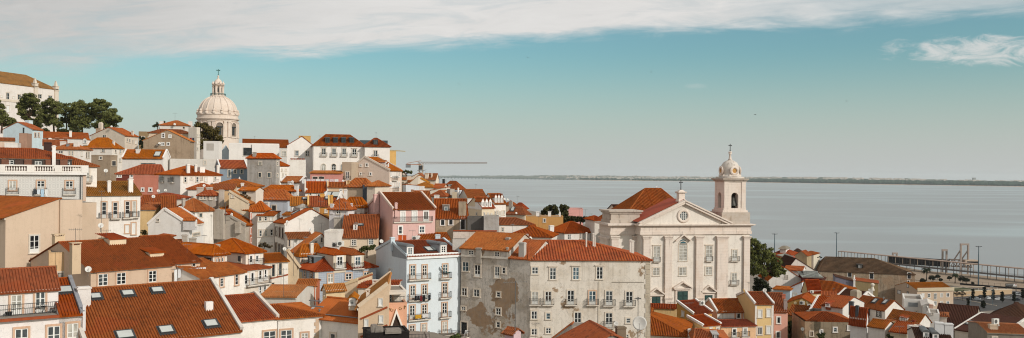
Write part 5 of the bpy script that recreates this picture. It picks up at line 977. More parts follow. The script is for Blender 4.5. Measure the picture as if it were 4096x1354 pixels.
h.chim(1068, 580, 150, 190, wall('#d5d2cf'), cap='slab'); h.chim(1226, 600, 145, 180, wall('#d5d2cf'), cap='slab')
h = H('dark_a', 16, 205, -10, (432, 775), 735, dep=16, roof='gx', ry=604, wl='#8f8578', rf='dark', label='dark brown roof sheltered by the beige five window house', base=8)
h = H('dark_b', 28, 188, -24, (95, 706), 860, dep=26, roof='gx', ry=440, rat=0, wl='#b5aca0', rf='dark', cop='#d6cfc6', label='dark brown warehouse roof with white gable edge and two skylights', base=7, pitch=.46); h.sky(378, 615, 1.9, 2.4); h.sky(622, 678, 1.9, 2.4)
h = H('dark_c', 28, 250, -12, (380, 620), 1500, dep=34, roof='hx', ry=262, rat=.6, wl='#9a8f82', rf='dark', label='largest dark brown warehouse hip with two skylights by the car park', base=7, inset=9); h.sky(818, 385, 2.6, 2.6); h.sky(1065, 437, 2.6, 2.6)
h = H('ochre22', 28, 148, 18, (640, 742), 1330, dep=10, roof='gx', ry=605, rat=.4, wl='#867d72', rf='pale', label='pale orange roof with broken tile row and boxy chimney', base=7, dirt=.7); h.chim(735, 618, 150, 120, wall('#c6b39c'), b=1.5); h.win('A', [(765, 850, 70, 40)], fr='w')
h = H('whouse', 15, 420, 3, (608, 346), 1332, dep=26, roof='hx', ry=250, wl='#a3907a', rf='grey', dirt=1.7, patch=.03, label='long derelict warehouse with grey mossy roof and black window holes', base=34, inset=(4, 17), pitch=.5, name='warehouse', cat='warehouse')
h.win('A', [(842, 375, 28, 32), (1006, 383, 28, 46), (1006, 437, 28, 32), (1288, 383, 26, 44), (1282, 432, 14, 26)], st='o', bars=0, gl=0, sur='white'); h.dorm(918, 328, 42, 28, wl='#2e2a26', kind='f', rf='#3c362e', win=.5)
h = H('five', 16, 392, 36, (316, 490), 588, 152, roof='gx', ry=432, rat=.5, wl='#c8b098', rf='mossy', label='beige office with two rows of five windows and ochre roof', base=34, dirt=.2, ov=.1, name='office_building', cat='building')
h.panel('A', 314, 474, 589, 494, p=.5, mat=stone('#bfae93', .3), name='cornice'); h.win('A', [(359, 530, 18, 28), (405, 530, 18, 28), (452, 536, 18, 42), (499, 528, 18, 28), (545, 527, 18, 28), (405, 583, 18, 28), (452, 588, 18, 28), (499, 590, 18, 30), (545, 590, 18, 30)], sur='white'); h.win('B', [(246, 458, 10, 24), (245, 515, 10, 26), (181, 505, 24, 24)], sur='dark')
h = H('roof9', 9, 121, 2, (300, 58), 484, dep=6, roof='gx', ry=26, wl='#cfc3b4', label='low tiled ridge with two grey chimneys behind the white dormer storey', base=7); h.chim(507, 722, 44, 82, CONC, z=6, b=2); h.chim(577, 750, 56, 56, CONC, z=6, b=2)
h = H('hut6', 6, 143, 10, (200, 771), 282, dep=4, roof='gx', ry=746, wl='#c9c0b5', rf='mossy', label='tiny tiled shed at the foot of the big blank white wall', base=6)
h = H('hut6b', 6, 141, -20, (336, 746), 250, dep=4, roof='hx', ry=720, wl='#c0b5a8', anc='R', rf='red', label='tiny tiled turret between the blank white wall and the brown L roof', base=7)
h = H('lean23', 23, 163, -10, (690, 684), 560, dep=4, roof='sx', ry=640, wl='#b5aca3', anc='R', rf='brown', label='dark little lean-to behind the eave of the large white gable house', base=6)
h = H('block7', 7, 148, -10, (966, 492), 846, dep=5, roof='flat', wl='#ddd5cb', anc='R', label='white blocks and parapet beneath the large white gable', base=7, par=.3); h.chim(905, 478, 30, 30, wall(WHITE), b=1)
h = H('creamslope', 10, 131, -8, (398, 235), 310, dep=2, roof='sl', rise=2.2, rmat=wall('#c2a98a', .5), amp=.01, wl='#cfb898', anc='R', label='cream stair wall with a sloping top beside the tiled ledge house', base=9, corn=False, rf='pale')
h = H('stack1', 1, 258, -20, (182, 488), 130, dep=4, roof='flat', wl='#a5826e', anc='R', label='pinkish plastered stack with pipes in front of the pale blue gabled house', base=8, par=.2); h.chim(160, 445, 10, 44, IRON, b=1)
h = H('roof1', 1, 254, 0, (-30, 531), 100, dep=5, roof='gx', ry=516, wl='#cfb5a2', label='short orange roof before the pale blue gabled house', base=7, rf='red')
h = H('roof1b', 1, 262, 0, (292, 562), 456, dep=6, roof='gx', ry=530, wl='#b9aa9a', label='dark orange roof tucked before the long low house', base=7, rf='red')
h = H('white1c', 1, 252, -10, (120, 560), 30, dep=5, roof='flat', wl='#d6cec6', anc='R', label='small white flat roofed block with a big dish under the pale blue gable', base=7)
# cluster behind the pine
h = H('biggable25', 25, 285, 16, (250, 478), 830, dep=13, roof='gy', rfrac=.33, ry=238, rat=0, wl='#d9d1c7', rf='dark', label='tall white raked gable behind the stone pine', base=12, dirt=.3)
h = H('lowgable25', 25, 268, 14, (-20, 605), 586, dep=13, roof='gy', rfrac=.43, ry=388, rat=0, wl='#ddd5cb', rf='red', label='low white raked gable with four wall slits under the stone pine', base=12); h.win('A', [(253, 547, 5, 62), (268, 547, 5, 62), (284, 547, 5, 62), (298, 547, 5, 62)], st='o', bars=0, sur='')
h = H('smallroof25', 25, 277, -6, (556, 443), 250, dep=8, roof='gx', ry=364, wl='#d6cec5', anc='R', label='short orange roof with serrated eaves between two white raked gables', base=9)
h = H('zincdome', 25, 262, 6, (560, 545), 882, dep=13, roof='hx', ry=453, wl='#63211a', rmat=sheet('#98988e'), label='dark red lantern house with faceted zinc roof', base=10, inset=5)
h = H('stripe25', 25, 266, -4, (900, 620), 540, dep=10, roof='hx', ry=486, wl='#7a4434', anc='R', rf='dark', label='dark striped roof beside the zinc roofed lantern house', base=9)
h = H('top_e1', 25, 420, -14, (362, 185), 18, dep=16, roof='hx', ry=68, wl='#9a5240', anc='R', rf='red', label='red riverside roof with a timber roof lantern', base=24); p = h.M @ h.hit(245, 100, force=1)[1]; k = mpp(25, p.y); m = MB(); m.box(-50 * k, 50 * k, -3, 3, -2, 36 * k); m.frustum(0, 0, 36 * k, 82 * k, 75 * k, 4.5, 30 * k, 1.5, 1); link('roof_lantern', m.mesh('roof_lantern', [wall(WHITE), sheet('#8a7c68')]), h.roofo, h.Mi @ p)
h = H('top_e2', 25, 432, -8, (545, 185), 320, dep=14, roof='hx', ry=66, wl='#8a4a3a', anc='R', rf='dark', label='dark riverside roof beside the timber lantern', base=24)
h = H('top_e3', 25, 395, -14, (627, 190), 428, 705, roof='gy', ry=111, rfrac=.5, rat=0, wl='#a38f70', anc='R', rf='brown', dirt=.7, label='tan riverside gable without windows', base=24)
h = H('top_e4', 25, 425, -14, (742, 170), 550, dep=12, roof='hx', ry=108, wl='#c9bda9', anc='R', rf='brown', label='brown riverside hip with white end wall', base=24)
h = H('top_e5', 25, 385, 22, (218, 196), 374, 130, roof='hx', ry=153, wl='#b0663a', rmat=sheet('#a09c90'), label='orange pavilion with pale zinc hip by the pine', base=20)
h = H('longred', 25, 250, 2, (560, 783), 1517, dep=12, roof='hx', ry=623, wl='#c9cac9', rf='red', label='long brick red roof across the lower slope', base=10, inset=(1, 7))
h = H('purple', 26, 282, 6, (178, 108), 492, dep=8, roof='sl', ry=10, wl='#7d7884', rf='dark', label='faded purple raked wall with a white urn post', base=12, dirt=.6); h.panel('A', 480, 70, 510, 200, p=.8, mat=wall(WHITE), name='post', foot=.1, top=.15)
q = h.loc('A', 495, 70); m = MB(); m.lathe([(.4, 0), (.2, .1), (.34, .45), (.14, .85), (.2, 1.0), (.03, 1.3)], 12); link('urn', m.mesh('urn', wall(WHITE)), h.root, q)
h = H('tan26', 26, 330, 0, (515, 130), 905, dep=10, roof='sl', ry=75, wl='#9b8763', rf='brown', label='tan raked wall before the derelict warehouse', base=14, dirt=.5)
h = H('post26', 26, 215, 0, (740, 270), 820, dep=3, roof='flat', wl='#d3ccc2', label='white parapet with a stone ball finial', base=8, par=.1, name='parapet_wall', cat='wall')
q = h.M @ Vector((h.w * .85, .8, h.base)); m = MB(); m.lathe([(.5, 0), (.45, .3), (.3, .8), (.22, .95), (.42, 1.2), (.5, 1.45), (.42, 1.72), (.05, 1.9)], 12); link('ball_finial', m.mesh('ball_finial', stone('#cfc4b4', .4)), h.root, h.Mi @ q)
h = H('h_ac', 25, 225, 40, (642, 783), 872, 546, roof='gx', ry=598, wl='#cfb389', rf='red', label='cream hut with an air conditioner under a steep red roof', base=9)
h = H('i_white', 25, 238, -10, (545, 760), 318, dep=8, roof='sr', ry=640, rat=0, wl='#d0d3d6', anc='R', rf='brown', label='white blue shaded house with raked roof and one window', base=9); h.win('A', [(420, 850, 56, 50)])
h = H('i_roof', 25, 236, -8, (342, 771), 60, dep=7, roof='hx', ry=722, wl='#b2bdc6', anc='R', label='small orange hip by the shrubs under the pine', base=8)
# ================================================================== low pieces at the bottom edge
h = H('bottomroof', 12, 85, 15, (540, 990), 1132, dep=8, roof='gy', ry=828, rat=0, wl='#8d8378', rf='brown', label='brown roof with a fat ridge of round tiles before the long cream house', base=7, pitch=.3)
h.chim(905, 762, 80, 110, wall('#7a6a58'), b=4, cap='slab')
h = H('stack', 31, 88, -42, (1064, 766), 917, 1186, roof='gx', ry=690, rat=.5, wl='#c9aeb0', anc='R', rf='brown', label='pinkish chimney stack with a tiny tiled roof and iron ladder', base=6, name='chimney_stack', cat='chimney', corn=False)
h = H('slopewall', 32, 108, -8, (368, 880), 40, dep=1.0, roof='sr', ry=612, rat=0, wl='#8a8178', anc='R', label='dark slanting yard wall with a broken top', base=5, name='yard_wall', cat='wall', dirt=.8, corn=False)
h = H('porchwall', 32, 112, -4, (540, 655), 372, dep=3, roof='flat', wl='#b5aa9c', anc='R', label='pale landing block below the cream house door', base=6, par=0, name='landing', cat='landing')
# ================================================================== church
CH = H('church', 13, 185, 20.6, (366, 604), 1106, dep=12, roof='flat', wl='#e2d8cc', label='white baroque church with a bell tower, pediment and red roof', base=26, name='church', cat='church', par=0, dirt=.45)
ST = stone('#d8c8ba', .62); GR = stone('#b8aa9c', 1.15)
def chz(y, z=13): return CH.loc('A', 660, y, z).z
def chx(x, y, z=13): return CH.loc('A', x, y, z).x
WT = CH.w
def bandz(y0, y1, p, name, a0=-.0, a1=None, mat=None):
    m = MB(); a1 = WT if a1 is None else a1; m.box(a0 - p, a1 + p, -p, 12, chz(y1), chz(y0)); return m.build(name, mat or ST, CH.root)
bandz(592, 600, .95, 'cornice'); bandz(600, 606, .6, 'cornice'); bandz(606, 640, .22, 'frieze'); bandz(640, 662, .34, 'architrave')
for x0, x1, p in ((133, 182, .55), (297, 342, .55), (529, 575, .55), (687, 732, .55), (737, 764, .35), (888, 927, .5)): CH.panel('A', x0, 84, x1, 620, p=p, mat=ST, z=14, top=.28); CH.panel('A', x0 - 4, 545, x1 + 4, 640, p=p + .12, mat=ST, name='pedestal', z=14, top=.18)
# pediment and the red roof behind it
xl, xr, xa = chx(362, 600), chx(957, 600), chx(657, 470); zb, za = chz(592), chz(446)
m = MB(); m.add([(xl, -.1, zb), (xr, -.1, zb), (xa, -.1, za), (xl, 1.2, zb), (xr, 1.2, zb), (xa, 1.2, za)], [(0, 1, 2), (3, 5, 4), (0, 2, 5, 3), (1, 4, 5, 2)]); m.build('pediment', CH.wm, CH.root)
m = MB()
for a, b in (((xl - .6, -.35, zb), (xa, -.35, za + .15)), ((xa, -.35, za + .15), (xr + .6, -.35, zb))): m.beam(a, b, .9, .7); m.beam((a[0], -.55, a[2] + .3), (b[0], -.55, b[2] + .3), .9, .3)
m.build('raking_cornice', ST, CH.root)
m = MB()
for sgn, xe in ((-1, xl - .5), (1, xr + .5)):
    m.poly([(xe, .2, zb + .5), (xe, 9, zb + .5), (xa, 9, za + .75), (xa, .2, za + .75)])
m.build('pediment_roof', flat('#a54a30', .8, .2, 0, .25), CH.root)
q = CH.loc('A', 652, 536); r = 35 * mpp(13, 188); m = MB(); m.lathe([(r * .8, -.1), (r * 1.3, -.1), (r * 1.35, .12), (r * 1.1, .2), (r * .8, .16)], 28); m.xf(Matrix.Translation((q.x, -.1, q.z)) @ Matrix.Rotation(rad(90), 4, 'X')); wo = m.build('window', ST, CH.root, True)
m = MB(); m.lathe([(r * .85, 0), (r * .85, .05)], 24); m.xf(Matrix.Translation((q.x, -.12, q.z)) @ Matrix.Rotation(rad(90), 4, 'X')); m.build('pane', glass(1), wo)
m = MB()
for t in (-.4, 0, .4): m.box(q.x + t * r - .05, q.x + t * r + .05, -.24, -.18, q.z - r * .75, q.z + r * .75); m.box(q.x - r * .75, q.x + r * .75, -.235, -.185, q.z + t * r - .05, q.z + t * r + .05)
m.build('sash', SASH, wo)
p0, p1 = chx(622, 440), chx(678, 440); z0, z1 = chz(448), chz(362); c = (p0 + p1) / 2; hw = (p1 - p0) / 2; m = MB()
m.frustum(c, 1.2, z0, z0 + (z1 - z0) * .3, hw * .95, hw * .95, hw * .8, hw * .8); m.frustum(c, 1.2, z0 + (z1 - z0) * .3, z0 + (z1 - z0) * .78, hw * .72, hw * .72, hw * .72, hw * .72); m.frustum(c, 1.2, z0 + (z1 - z0) * .78, z1 - .3, hw * .95, hw * .95, hw * 1.05, hw * 1.05); m.frustum(c, 1.2, z1 - .3, z1 + .1, hw * .8, hw * .8, hw * .35, hw * .35); m.build('cross_pedestal', ST, CH.root)
def cross(x, y, z0, z1, w, name='cross', par=None, th=.09):
    m = MB(); m.box(x - th, x + th, y - th, y + th, z0, z1); zc = z0 + (z1 - z0) * .78; m.box(x - w / 2, x + w / 2, y - th * .8, y + th * .8, zc - th, zc + th); m.lathe([(.02, z0), (th * 2.6, z0 + .25), (.02, z0 + .5)], 8, x, y)
    for sx in (-1, 1): m.box(x + sx * w / 2 - th * 1.6, x + sx * w / 2 + th * 1.6, y - th * .7, y + th * .7, zc - th * 1.7, zc + th * 1.7)
    return m.build(name, IRON, par)
cross(c, 1.2, z1, chz(292), 20 * mpp(13, 186), par=CH.root, th=.07)
nv = House(13, 201, 12 + 5, (236, 572), 770, dep=20, roof='hx', ry=349, rat=.5, wl='#e2d8cc', rf='orange', label='x11', base=18, inset=(9, 6.5)); merge(CH, nv)
nv = House(13, 222, 12 + 5, (196, 500), 420, dep=8, roof='gx', ry=461, wl='#d8cabb', rf='dark', label='x12', base=14); merge(CH, nv)
nv = House(13, 206, 12 + 5, (48, 566), 110, dep=8, roof='hx', ry=536, wl='#dcd2c6', rf='orange', label='x13', base=14); merge(CH, nv)
lb = House(13, 187, 12 + 6.6, (160, 604), 366, 86, roof='flat', wl='#e2d8cc', label='x14', base=26, par=0)
def ring(h, y0, y1, p, mat, name, dz=None):
    m = MB(); m.box(-p, h.w + p, -p, h.d + p, h.loc('A', 250, y1).z, h.loc('A', 250, y0).z); m.build(name, mat, h.root)
ring(lb, 586, 600, 1.0, ST, 'cornice'); ring(lb, 600, 640, .15, ST, 'frieze'); ring(lb, 640, 664, .3, ST, 'architrave')
for x0, x1 in ((140, 205), (312, 360)): lb.panel('A', x0 + (20 if x0 == 140 else 0), 672, x1, 900, p=.5, mat=ST, top=.3)
lb.panel('B', 96, 672, 150, 900, p=.5, mat=ST, top=.3); lb.win('B', [(123, 628, 9, 26)], st='o', bars=0, sur='')
at_ = House(13, 188, 12 + 6.6, (160, 500), 356, 101, roof='flat', wl='#c6b7a8', wmat=GR, label='x15', base=3.0, par=0); zt = at_.base
ring(at_, 498, 508, .6, GR, 'cornice'); ring(at_, 508, 520, .3, GR, 'cornice'); ring(at_, 566, 590, .25, GR, 'plinth'); merge(CH, at_); merge(CH, lb)
CH.win('A', [(237, 218, 48, 114), (630, 214, 48, 112)], z=14, st='d', sur='cap', bars=3, gl=2, bal=.1); CH.win('A', [(434, 198, 62, 146)], z=14, st='a', sur='stone', bars=4, gl=2)
q = CH.loc('A', 434, 120, 14); m = MB(); rr = 30 * mpp(14, 188); m.poly([(q.x + rr * .95 * math.cos(math.pi * i / 10), -.06, q.z + 25 * mpp(14, 188) * 0 + rr * .9 * math.sin(math.pi * i / 10) - .5) for i in range(11)]); m.build('fanlight', flat('#2f5a66', .3, .5), CH.root)
CH.win('A', [(233, 352, 48, 58), (432, 350, 54, 62), (627, 346, 48, 60)], z=14, st='w', sur='stone', bars=2, gl=2); CH.win('A', [(822, 228, 36, 82), (818, 405, 36, 84)], z=14, st='d', sur='stone', bars=2, gl=2, bal=True)
for x0, x1, yt in ((198, 262, 540), (390, 467, 498), (594, 652, 528)):
    CH.panel('A', x0 - 14, yt - 16, x1 + 14, 640, p=.25, mat=ST, name='door_surround', z=14); d = CH.panel('A', x0, yt, x1, 640, p=.27, mat=flat('#1f3835', .5, .4), name='door', z=14); W = (chx(x1, yt, 14) - chx(x0, yt, 14)); m = MB()
    Hd = chz(yt, 14) - chz(640, 14)
    for i in range(2):
        for j in range(4): m.box(-W / 2 + W * (i + .12) / 2, -W / 2 + W * (i + .88) / 2, -.33, -.27, Hd * (j + .12) / 4, Hd * (j + .85) / 4)
    m.build('door_panel', flat('#28443f', .5, .4), d)
    xa_, zt_ = (chx(x0, yt, 14) + chx(x1, yt, 14)) / 2, chz(yt - 30, 14); w2 = W * .85; m = MB()
    m.box(xa_ - w2, xa_ + w2, -.55, .0, zt_ - .35, zt_ - .1); m.beam((xa_ - w2 - .2, -.35, zt_), (xa_, -.35, zt_ + 1.3), .7, .28); m.beam((xa_, -.35, zt_ + 1.3), (xa_ + w2 + .2, -.35, zt_), .7, .28); m.build('door_pediment', ST, CH.root)
q = CH.loc('A', 434, 92, 14); m = MB(); w2 = 60 * mpp(14, 188); m.beam((q.x - w2, -.35, q.z - .8), (q.x, -.35, q.z + .55), .7, .28); m.beam((q.x, -.35, q.z + .55), (q.x + w2, -.35, q.z - .8), .7, .28); m.build('window_pediment', ST, CH.root)
# bell tower
xA, xB = chx(937, 500), chx(1077, 500); s = xB - xA; k = 1 / 1.704 * 188 / F
yz = lambda y: chz(y)
PW = s * .33; zS, zE = yz(500), yz(300); m = MB()
m.box(xA - .9, xB + .9, -.9 + .5, s + .9, yz(592), yz(512)); m.build('tower_base', GR, CH.root)
m = MB(); m.box(xA - .55, xB + .55, 0, s + .55, yz(512), yz(498)); m.box(xA - .25, xB + .25, .2, s + .25, yz(498), yz(484)); m.build('tower_plinth', ST, CH.root)
m = MB(); zo, zi = yz(484), yz(376); ow = s - 2 * PW; zc = zi - ow * .5
y0_ = .3
for ax in (xA, xB - PW):
    for by in (y0_, y0_ + s - PW): m.box(ax, ax + PW, by, by + PW, zo - .2, zE)
for (fx, fy, dx, dy) in ((xA + PW, y0_, 1, 0), (xA + PW, y0_ + s - PW * .6, 1, 0), (xA, y0_ + PW, 0, 1), (xB - PW * .6, y0_ + PW, 0, 1)):
    n = 10; t = PW * .6
    for i in range(n):
        a0, a1 = math.pi * i / n, math.pi * (i + 1) / n; u0, u1 = ow / 2 - ow / 2 * math.cos(a0), ow / 2 - ow / 2 * math.cos(a1); h0, h1 = zc + ow / 2 * math.sin(a0), zc + ow / 2 * math.sin(a1); P = []
        for d in (0, t):
            for u, hz in ((u0, h0), (u1, h1), (u1, zE), (u0, zE)): P.append((fx + u, fy + d, hz) if dx else (fx + d, fy + u, hz))
        m.add(P, [(0, 1, 2, 3), (7, 6, 5, 4), (0, 4, 5, 1)])
tw = m.build('tower', ST, CH.root)
m = MB(); cx, cy = xA + s / 2, y0_ + s / 2
m.lathe([(.95, zo + .5), (.9, zo + .8), (.62, zo + 1.6), (.5, zo + 2.3), (.2, zo + 2.6), (.12, zo + 3.1)], 18, cx, cy - s * .28); m.build('bell', flat('#3a3833', .5, .4, .6), tw); m = MB(); m.box(cx - ow / 2 - .3, cx + ow / 2 + .3, cy - s * .28 - .12, cy - s * .28 + .12, zo + 3.0, zo + 3.4); m.box(xA + PW * .6, xB - PW * .6, cy + .1, cy + .3, zo, zE); m.build('bell_frame_dark_back', flat('#3a322b', .8), tw)
m = MB(); m.box(xA + PW * .85, xB - PW * .85, y0_ + s * .45, y0_ + s - PW * .7, zo, zE); m.build('belfry_shade_core', flat('#3b332c', .9), tw)  # dark block and back panel stand in for the shaded belfry interior
for xx in (xA - .12, xB - PW * .55): 
    m = MB(); m.box(xx, xx + PW * .55 + .12, y0_ - .14, y0_, zo + .0, zE); m.build('pilaster', ST, tw)
m = MB()
for q0, q1, p in ((300, 292, .25), (292, 286, .45), (286, 278, .65)): m.box(xA - p, xB + p, y0_ - p, y0_ + s + p, yz(q0), yz(q1))
m.build('tower_cornice', GR, CH.root)
m = MB(); m.box(xA + .1, xB - .1, y0_ + .1, y0_ + s - .1, yz(278), yz(266)); R0 = s * .5
prof = [(R0 * 1.0, yz(266)), (R0 * .98, yz(262)), (R0 * .85, yz(250)), (R0 * .81, yz(236)), (R0 * .84, yz(215)), (R0 * .82, yz(200)), (R0 * .74, yz(182)), (R0 * .58, yz(166)), (R0 * .36, yz(155)), (R0 * .15, yz(149))]
m.lathe(prof, 32, cx, cy); m.build('belfry_dome', stone('#c9bdb1', 1.1), CH.root, True)
for ang in range(4):
    th = rad(90 * ang); m = MB(); m.lathe([(s * .11, 0), (s * .2, 0), (s * .21, .2), (s * .15, .3), (s * .11, .25)], 18); m.box(-s * .24, s * .24, -s * .26, -s * .18, -.35, .1)
    m.xf(Matrix.Translation((cx, cy, yz(224))) @ Matrix.Rotation(th, 4, 'Z') @ Matrix.Translation((0, -R0 * .84, 0)) @ Matrix.Rotation(rad(90), 4, 'X')); oc = m.build('oculus', ST, CH.root)
    m = MB(); m.lathe([(s * .115, 0), (s * .115, .06)], 16); m.xf(Matrix.Translation((cx, cy, yz(224))) @ Matrix.Rotation(th, 4, 'Z') @ Matrix.Translation((0, -R0 * .86, 0)) @ Matrix.Rotation(rad(90), 4, 'X')); m.build('oculus_shutter', flat('#b98a4e', .8), oc)
m = MB(); m.lathe([(R0 * .2, yz(150)), (R0 * .13, yz(140)), (R0 * .08, yz(112)), (R0 * .14, yz(108)), (R0 * .14, yz(102)), (R0 * .05, yz(99))], 14, cx, cy); m.lathe([(.03, yz(103)), (R0 * .13, yz(100)), (R0 * .17, yz(95)), (R0 * .12, yz(90)), (.03, yz(88))], 12, cx, cy); m.build('finial', ST, CH.root, True)
cross(cx, cy, yz(90), yz(36), 18 * k, par=CH.root, th=.06)
q = CH.M @ Vector((0, 0, 0))
# gull on the church roof
def gull(label, P, s=1.0, fly=0, rz=0):
    o = thing('gull', label, 'bird', P, rz); m = MB(); pr = [(.01, -.3), (.06, -.2), (.1, -.05), (.09, .1), (.05, .2), (.06, .26), (.05, .33), (.01, .37)]
    m.lathe([(r * s, z * s) for r, z in pr], 10); m.xf(Matrix.Rotation(rad(75 if fly else 55), 4, 'Y'))
    if fly:
        for sy in (-1, 1): m.add([(-.05 * s, 0, .03 * s), (.1 * s, 0, .04 * s), (.12 * s, sy * .35 * s, .16 * s), (-.02 * s, sy * .72 * s, .05 * s), (-.06 * s, sy * .35 * s, .13 * s)], [(0, 1, 2, 4), (4, 2, 3)])
    m.build('body', flat('#4a4a4a' if fly else '#d8d6d2', .7), o)
    if not fly: m = MB(); m.beam((-.02, .03, -.15), (0, .03, -.3), .015, .015); m.beam((-.02, -.03, -.15), (0, -.03, -.3), .015, .015); m.build('legs', flat('#b07a3a'), o)
    return o
gull('white gull perched on the ridge of the church roof', at(13, 467, 340, 211), 1.4)
for x, y, Y, lb in ((1638, 182, 190, 'gull flying highest above the water, between church and dome'), (1155, 212, 200, 'gull flying in the sky nearest the great dome'), (1328, 145, 200, 'gull flying under the edge of the big cloud'), (1900, 289, 190, 'dark gull flying just above the church tower cross'), (2130, 255, 170, 'gull gliding in open sky beyond the church tower')): gull(lb, at(0, x, y, Y), .75, 1, R.uniform(0, 3))
# ================================================================== great dome
PY = 560; kp = mpp(2, PY); pc = at(2, 461, 545, PY); D = thing('domed_church', 'great white stone dome with a columned lantern, crowning the hill', 'domed church', (pc.x, pc.y, pc.z - 30)); LZ = lambda y: at(2, 461, y, PY).z - (pc.z - 30)
face0 = math.atan2(-pc.y, -pc.x)                 # direction from the dome to the viewer
DS = stone('#d3c1b1', .6)
def rev(name, pr, mat=DS, n=64, sm=False): m = MB(); m.lathe([(r * kp, LZ(y)) for r, y in pr], n); return m.build(name, mat, D, sm)
rev('drum', [(137, 700), (137, 524), (133, 520), (127, 515), (126, 405)]); rev('drum_cornice', [(127, 408), (131, 402), (131, 397), (139, 393), (141, 387), (136, 384)]); rev('attic', [(133, 386), (132, 364), (137, 362), (136, 357), (130, 355), (129, 344), (122, 344)])
rev('dome', [(124 * math.cos(t) if t < 1.17 else 124 * math.cos(t), 345 - 117 * math.sin(t)) for t in [i * 1.2 / 14 for i in range(15)]], DS, 64, True)
for i in range(16):
    a = face0 + 2 * math.pi * (i + .5) / 16; m = MB(); pts = [((124 * math.cos(t) + 1) * kp * math.cos(a), (124 * math.cos(t) + 1) * kp * math.sin(a), LZ(345 - 117.5 * math.sin(t))) for t in [j * 1.17 / 12 for j in range(13)]]
    m.tube(pts, [.5 - .02 * j for j in range(13)], 6); m.lathe([(1.1, LZ(356)), (1.2, LZ(346)), (.5, LZ(340)), (.9, LZ(334)), (.1, LZ(322))], 8, 131 * kp * math.cos(a), 131 * kp * math.sin(a)); m.build('dome_rib', DS, D)
for i in range(8):
    a = face0 - rad(-5) + i * math.pi / 4; ca, sa = math.cos(a), math.sin(a); Mx = Matrix.Translation((0, 0, 0)) @ Matrix.Rotation(a + math.pi / 2, 4, 'Z')
    m = MB(); w, b = 23 * kp, 6 * kp; rr = 126.8 * kp; z0, z1 = LZ(508), LZ(440)
    for sx in (-1, 1): m.box(sx * (w + b / 2) - b / 2, sx * (w + b / 2) + b / 2, -rr - .9, -rr + 2.5, z0, z1)
    for j in range(10):
        t0, t1 = math.pi * j / 10, math.pi * (j + 1) / 10; P = [(r_ * math.cos(t), y_, z1 + r_ * math.sin(t)) for y_ in (-rr - .9, -rr + 2.5) for r_, t in ((w, t0), (w + b, t0), (w + b, t1), (w, t1))]; m.add(P, [(0, 1, 2, 3), (1, 5, 6, 2), (0, 3, 7, 4)])
    m.box(-w - b, w + b, -rr - 1.1, -rr + 2, z0 - .9, z0); m.xf(Mx); bay = m.build('window', DS, D)
    m = MB(); m.poly([(-w, -rr - .25, z0), (w, -rr - .25, z0)] + [(w * math.cos(math.pi * j / 10), -rr - .25, z1 + w * math.sin(math.pi * j / 10)) for j in range(11)]); m.xf(Mx); m.build('niche', flat('#7d6f62', .9), bay)
    m = MB(); m.box(-w * .45, w * .45, -rr - .4, -rr, LZ(498), LZ(452)); m.box(-w * .8, w * .8, -rr - .9, -rr, LZ(448), LZ(442)); m.xf(Mx); m.build('pane', glass(0), bay)
    for dd in (-16.5, -12.2, 12.2, 16.5):
        aa = a + rad(22.5 + dd * .42); m = MB(); M2 = Matrix.Rotation(aa + math.pi / 2, 4, 'Z'); m.box(-.75, .75, -rr - .8, -rr + .8, LZ(515), LZ(410)); m.box(-1, 1, -rr - 1.05, -rr + .8, LZ(412), LZ(405)); m.xf(M2); m.build('pilaster', DS, D)
rev('lantern_base', [(50, 237), (52, 232), (49, 229), (40, 228)]); m = MB()
for i in range(32): a = i * math.pi / 16; m.lathe([(.09, LZ(229)), (.09, LZ(216))], 4, 49 * kp * math.cos(a), 49 * kp * math.sin(a))
m.lathe([(49 * kp - .1, LZ(217)), (49 * kp + .1, LZ(217)), (49 * kp + .1, LZ(214)), (49 * kp - .1, LZ(214))], 32); m.build('gallery_railing', flat('#3f5a54', .5, .4), D)
rev('lantern', [(27, 229), (26, 160)]); rev('lantern_cornice', [(30, 163), (38, 158), (40, 154), (30, 151)]); rev('lantern_dome', [(27, 152), (27, 140), (23, 128), (14, 118), (6, 113), (7, 108), (3, 104), (8, 98), (3, 92), (1, 84)], DS, 32, True)
for i in range(8):
    a = face0 + rad(22.5) + i * math.pi / 4; m = MB(); m.lathe([(1.15, LZ(229)), (.85, LZ(222)), (.8, LZ(170)), (1.2, LZ(163))], 8, 33 * kp * math.cos(a), 33 * kp * math.sin(a)); m.lathe([(.8, LZ(153)), (.9, LZ(146)), (.35, LZ(138)), (.05, LZ(128))], 8, 36 * kp * math.cos(a), 36 * kp * math.sin(a)); m.build('column', DS, D)
    a -= rad(22.5); m = MB(); m.box(-4.5 * kp, 4.5 * kp, -27.5 * kp, -26 * kp, LZ(205), LZ(175)); m.xf(Matrix.Rotation(a + math.pi / 2, 4, 'Z')); m.build('lantern_window', glass(0), D)
cr = cross(0, 0, LZ(88), LZ(46), 18 * kp, par=D, th=.2); cr.rotation_euler.z = face0 + math.pi / 2; cr.data.materials[0] = flat('#2f5a56', .6)
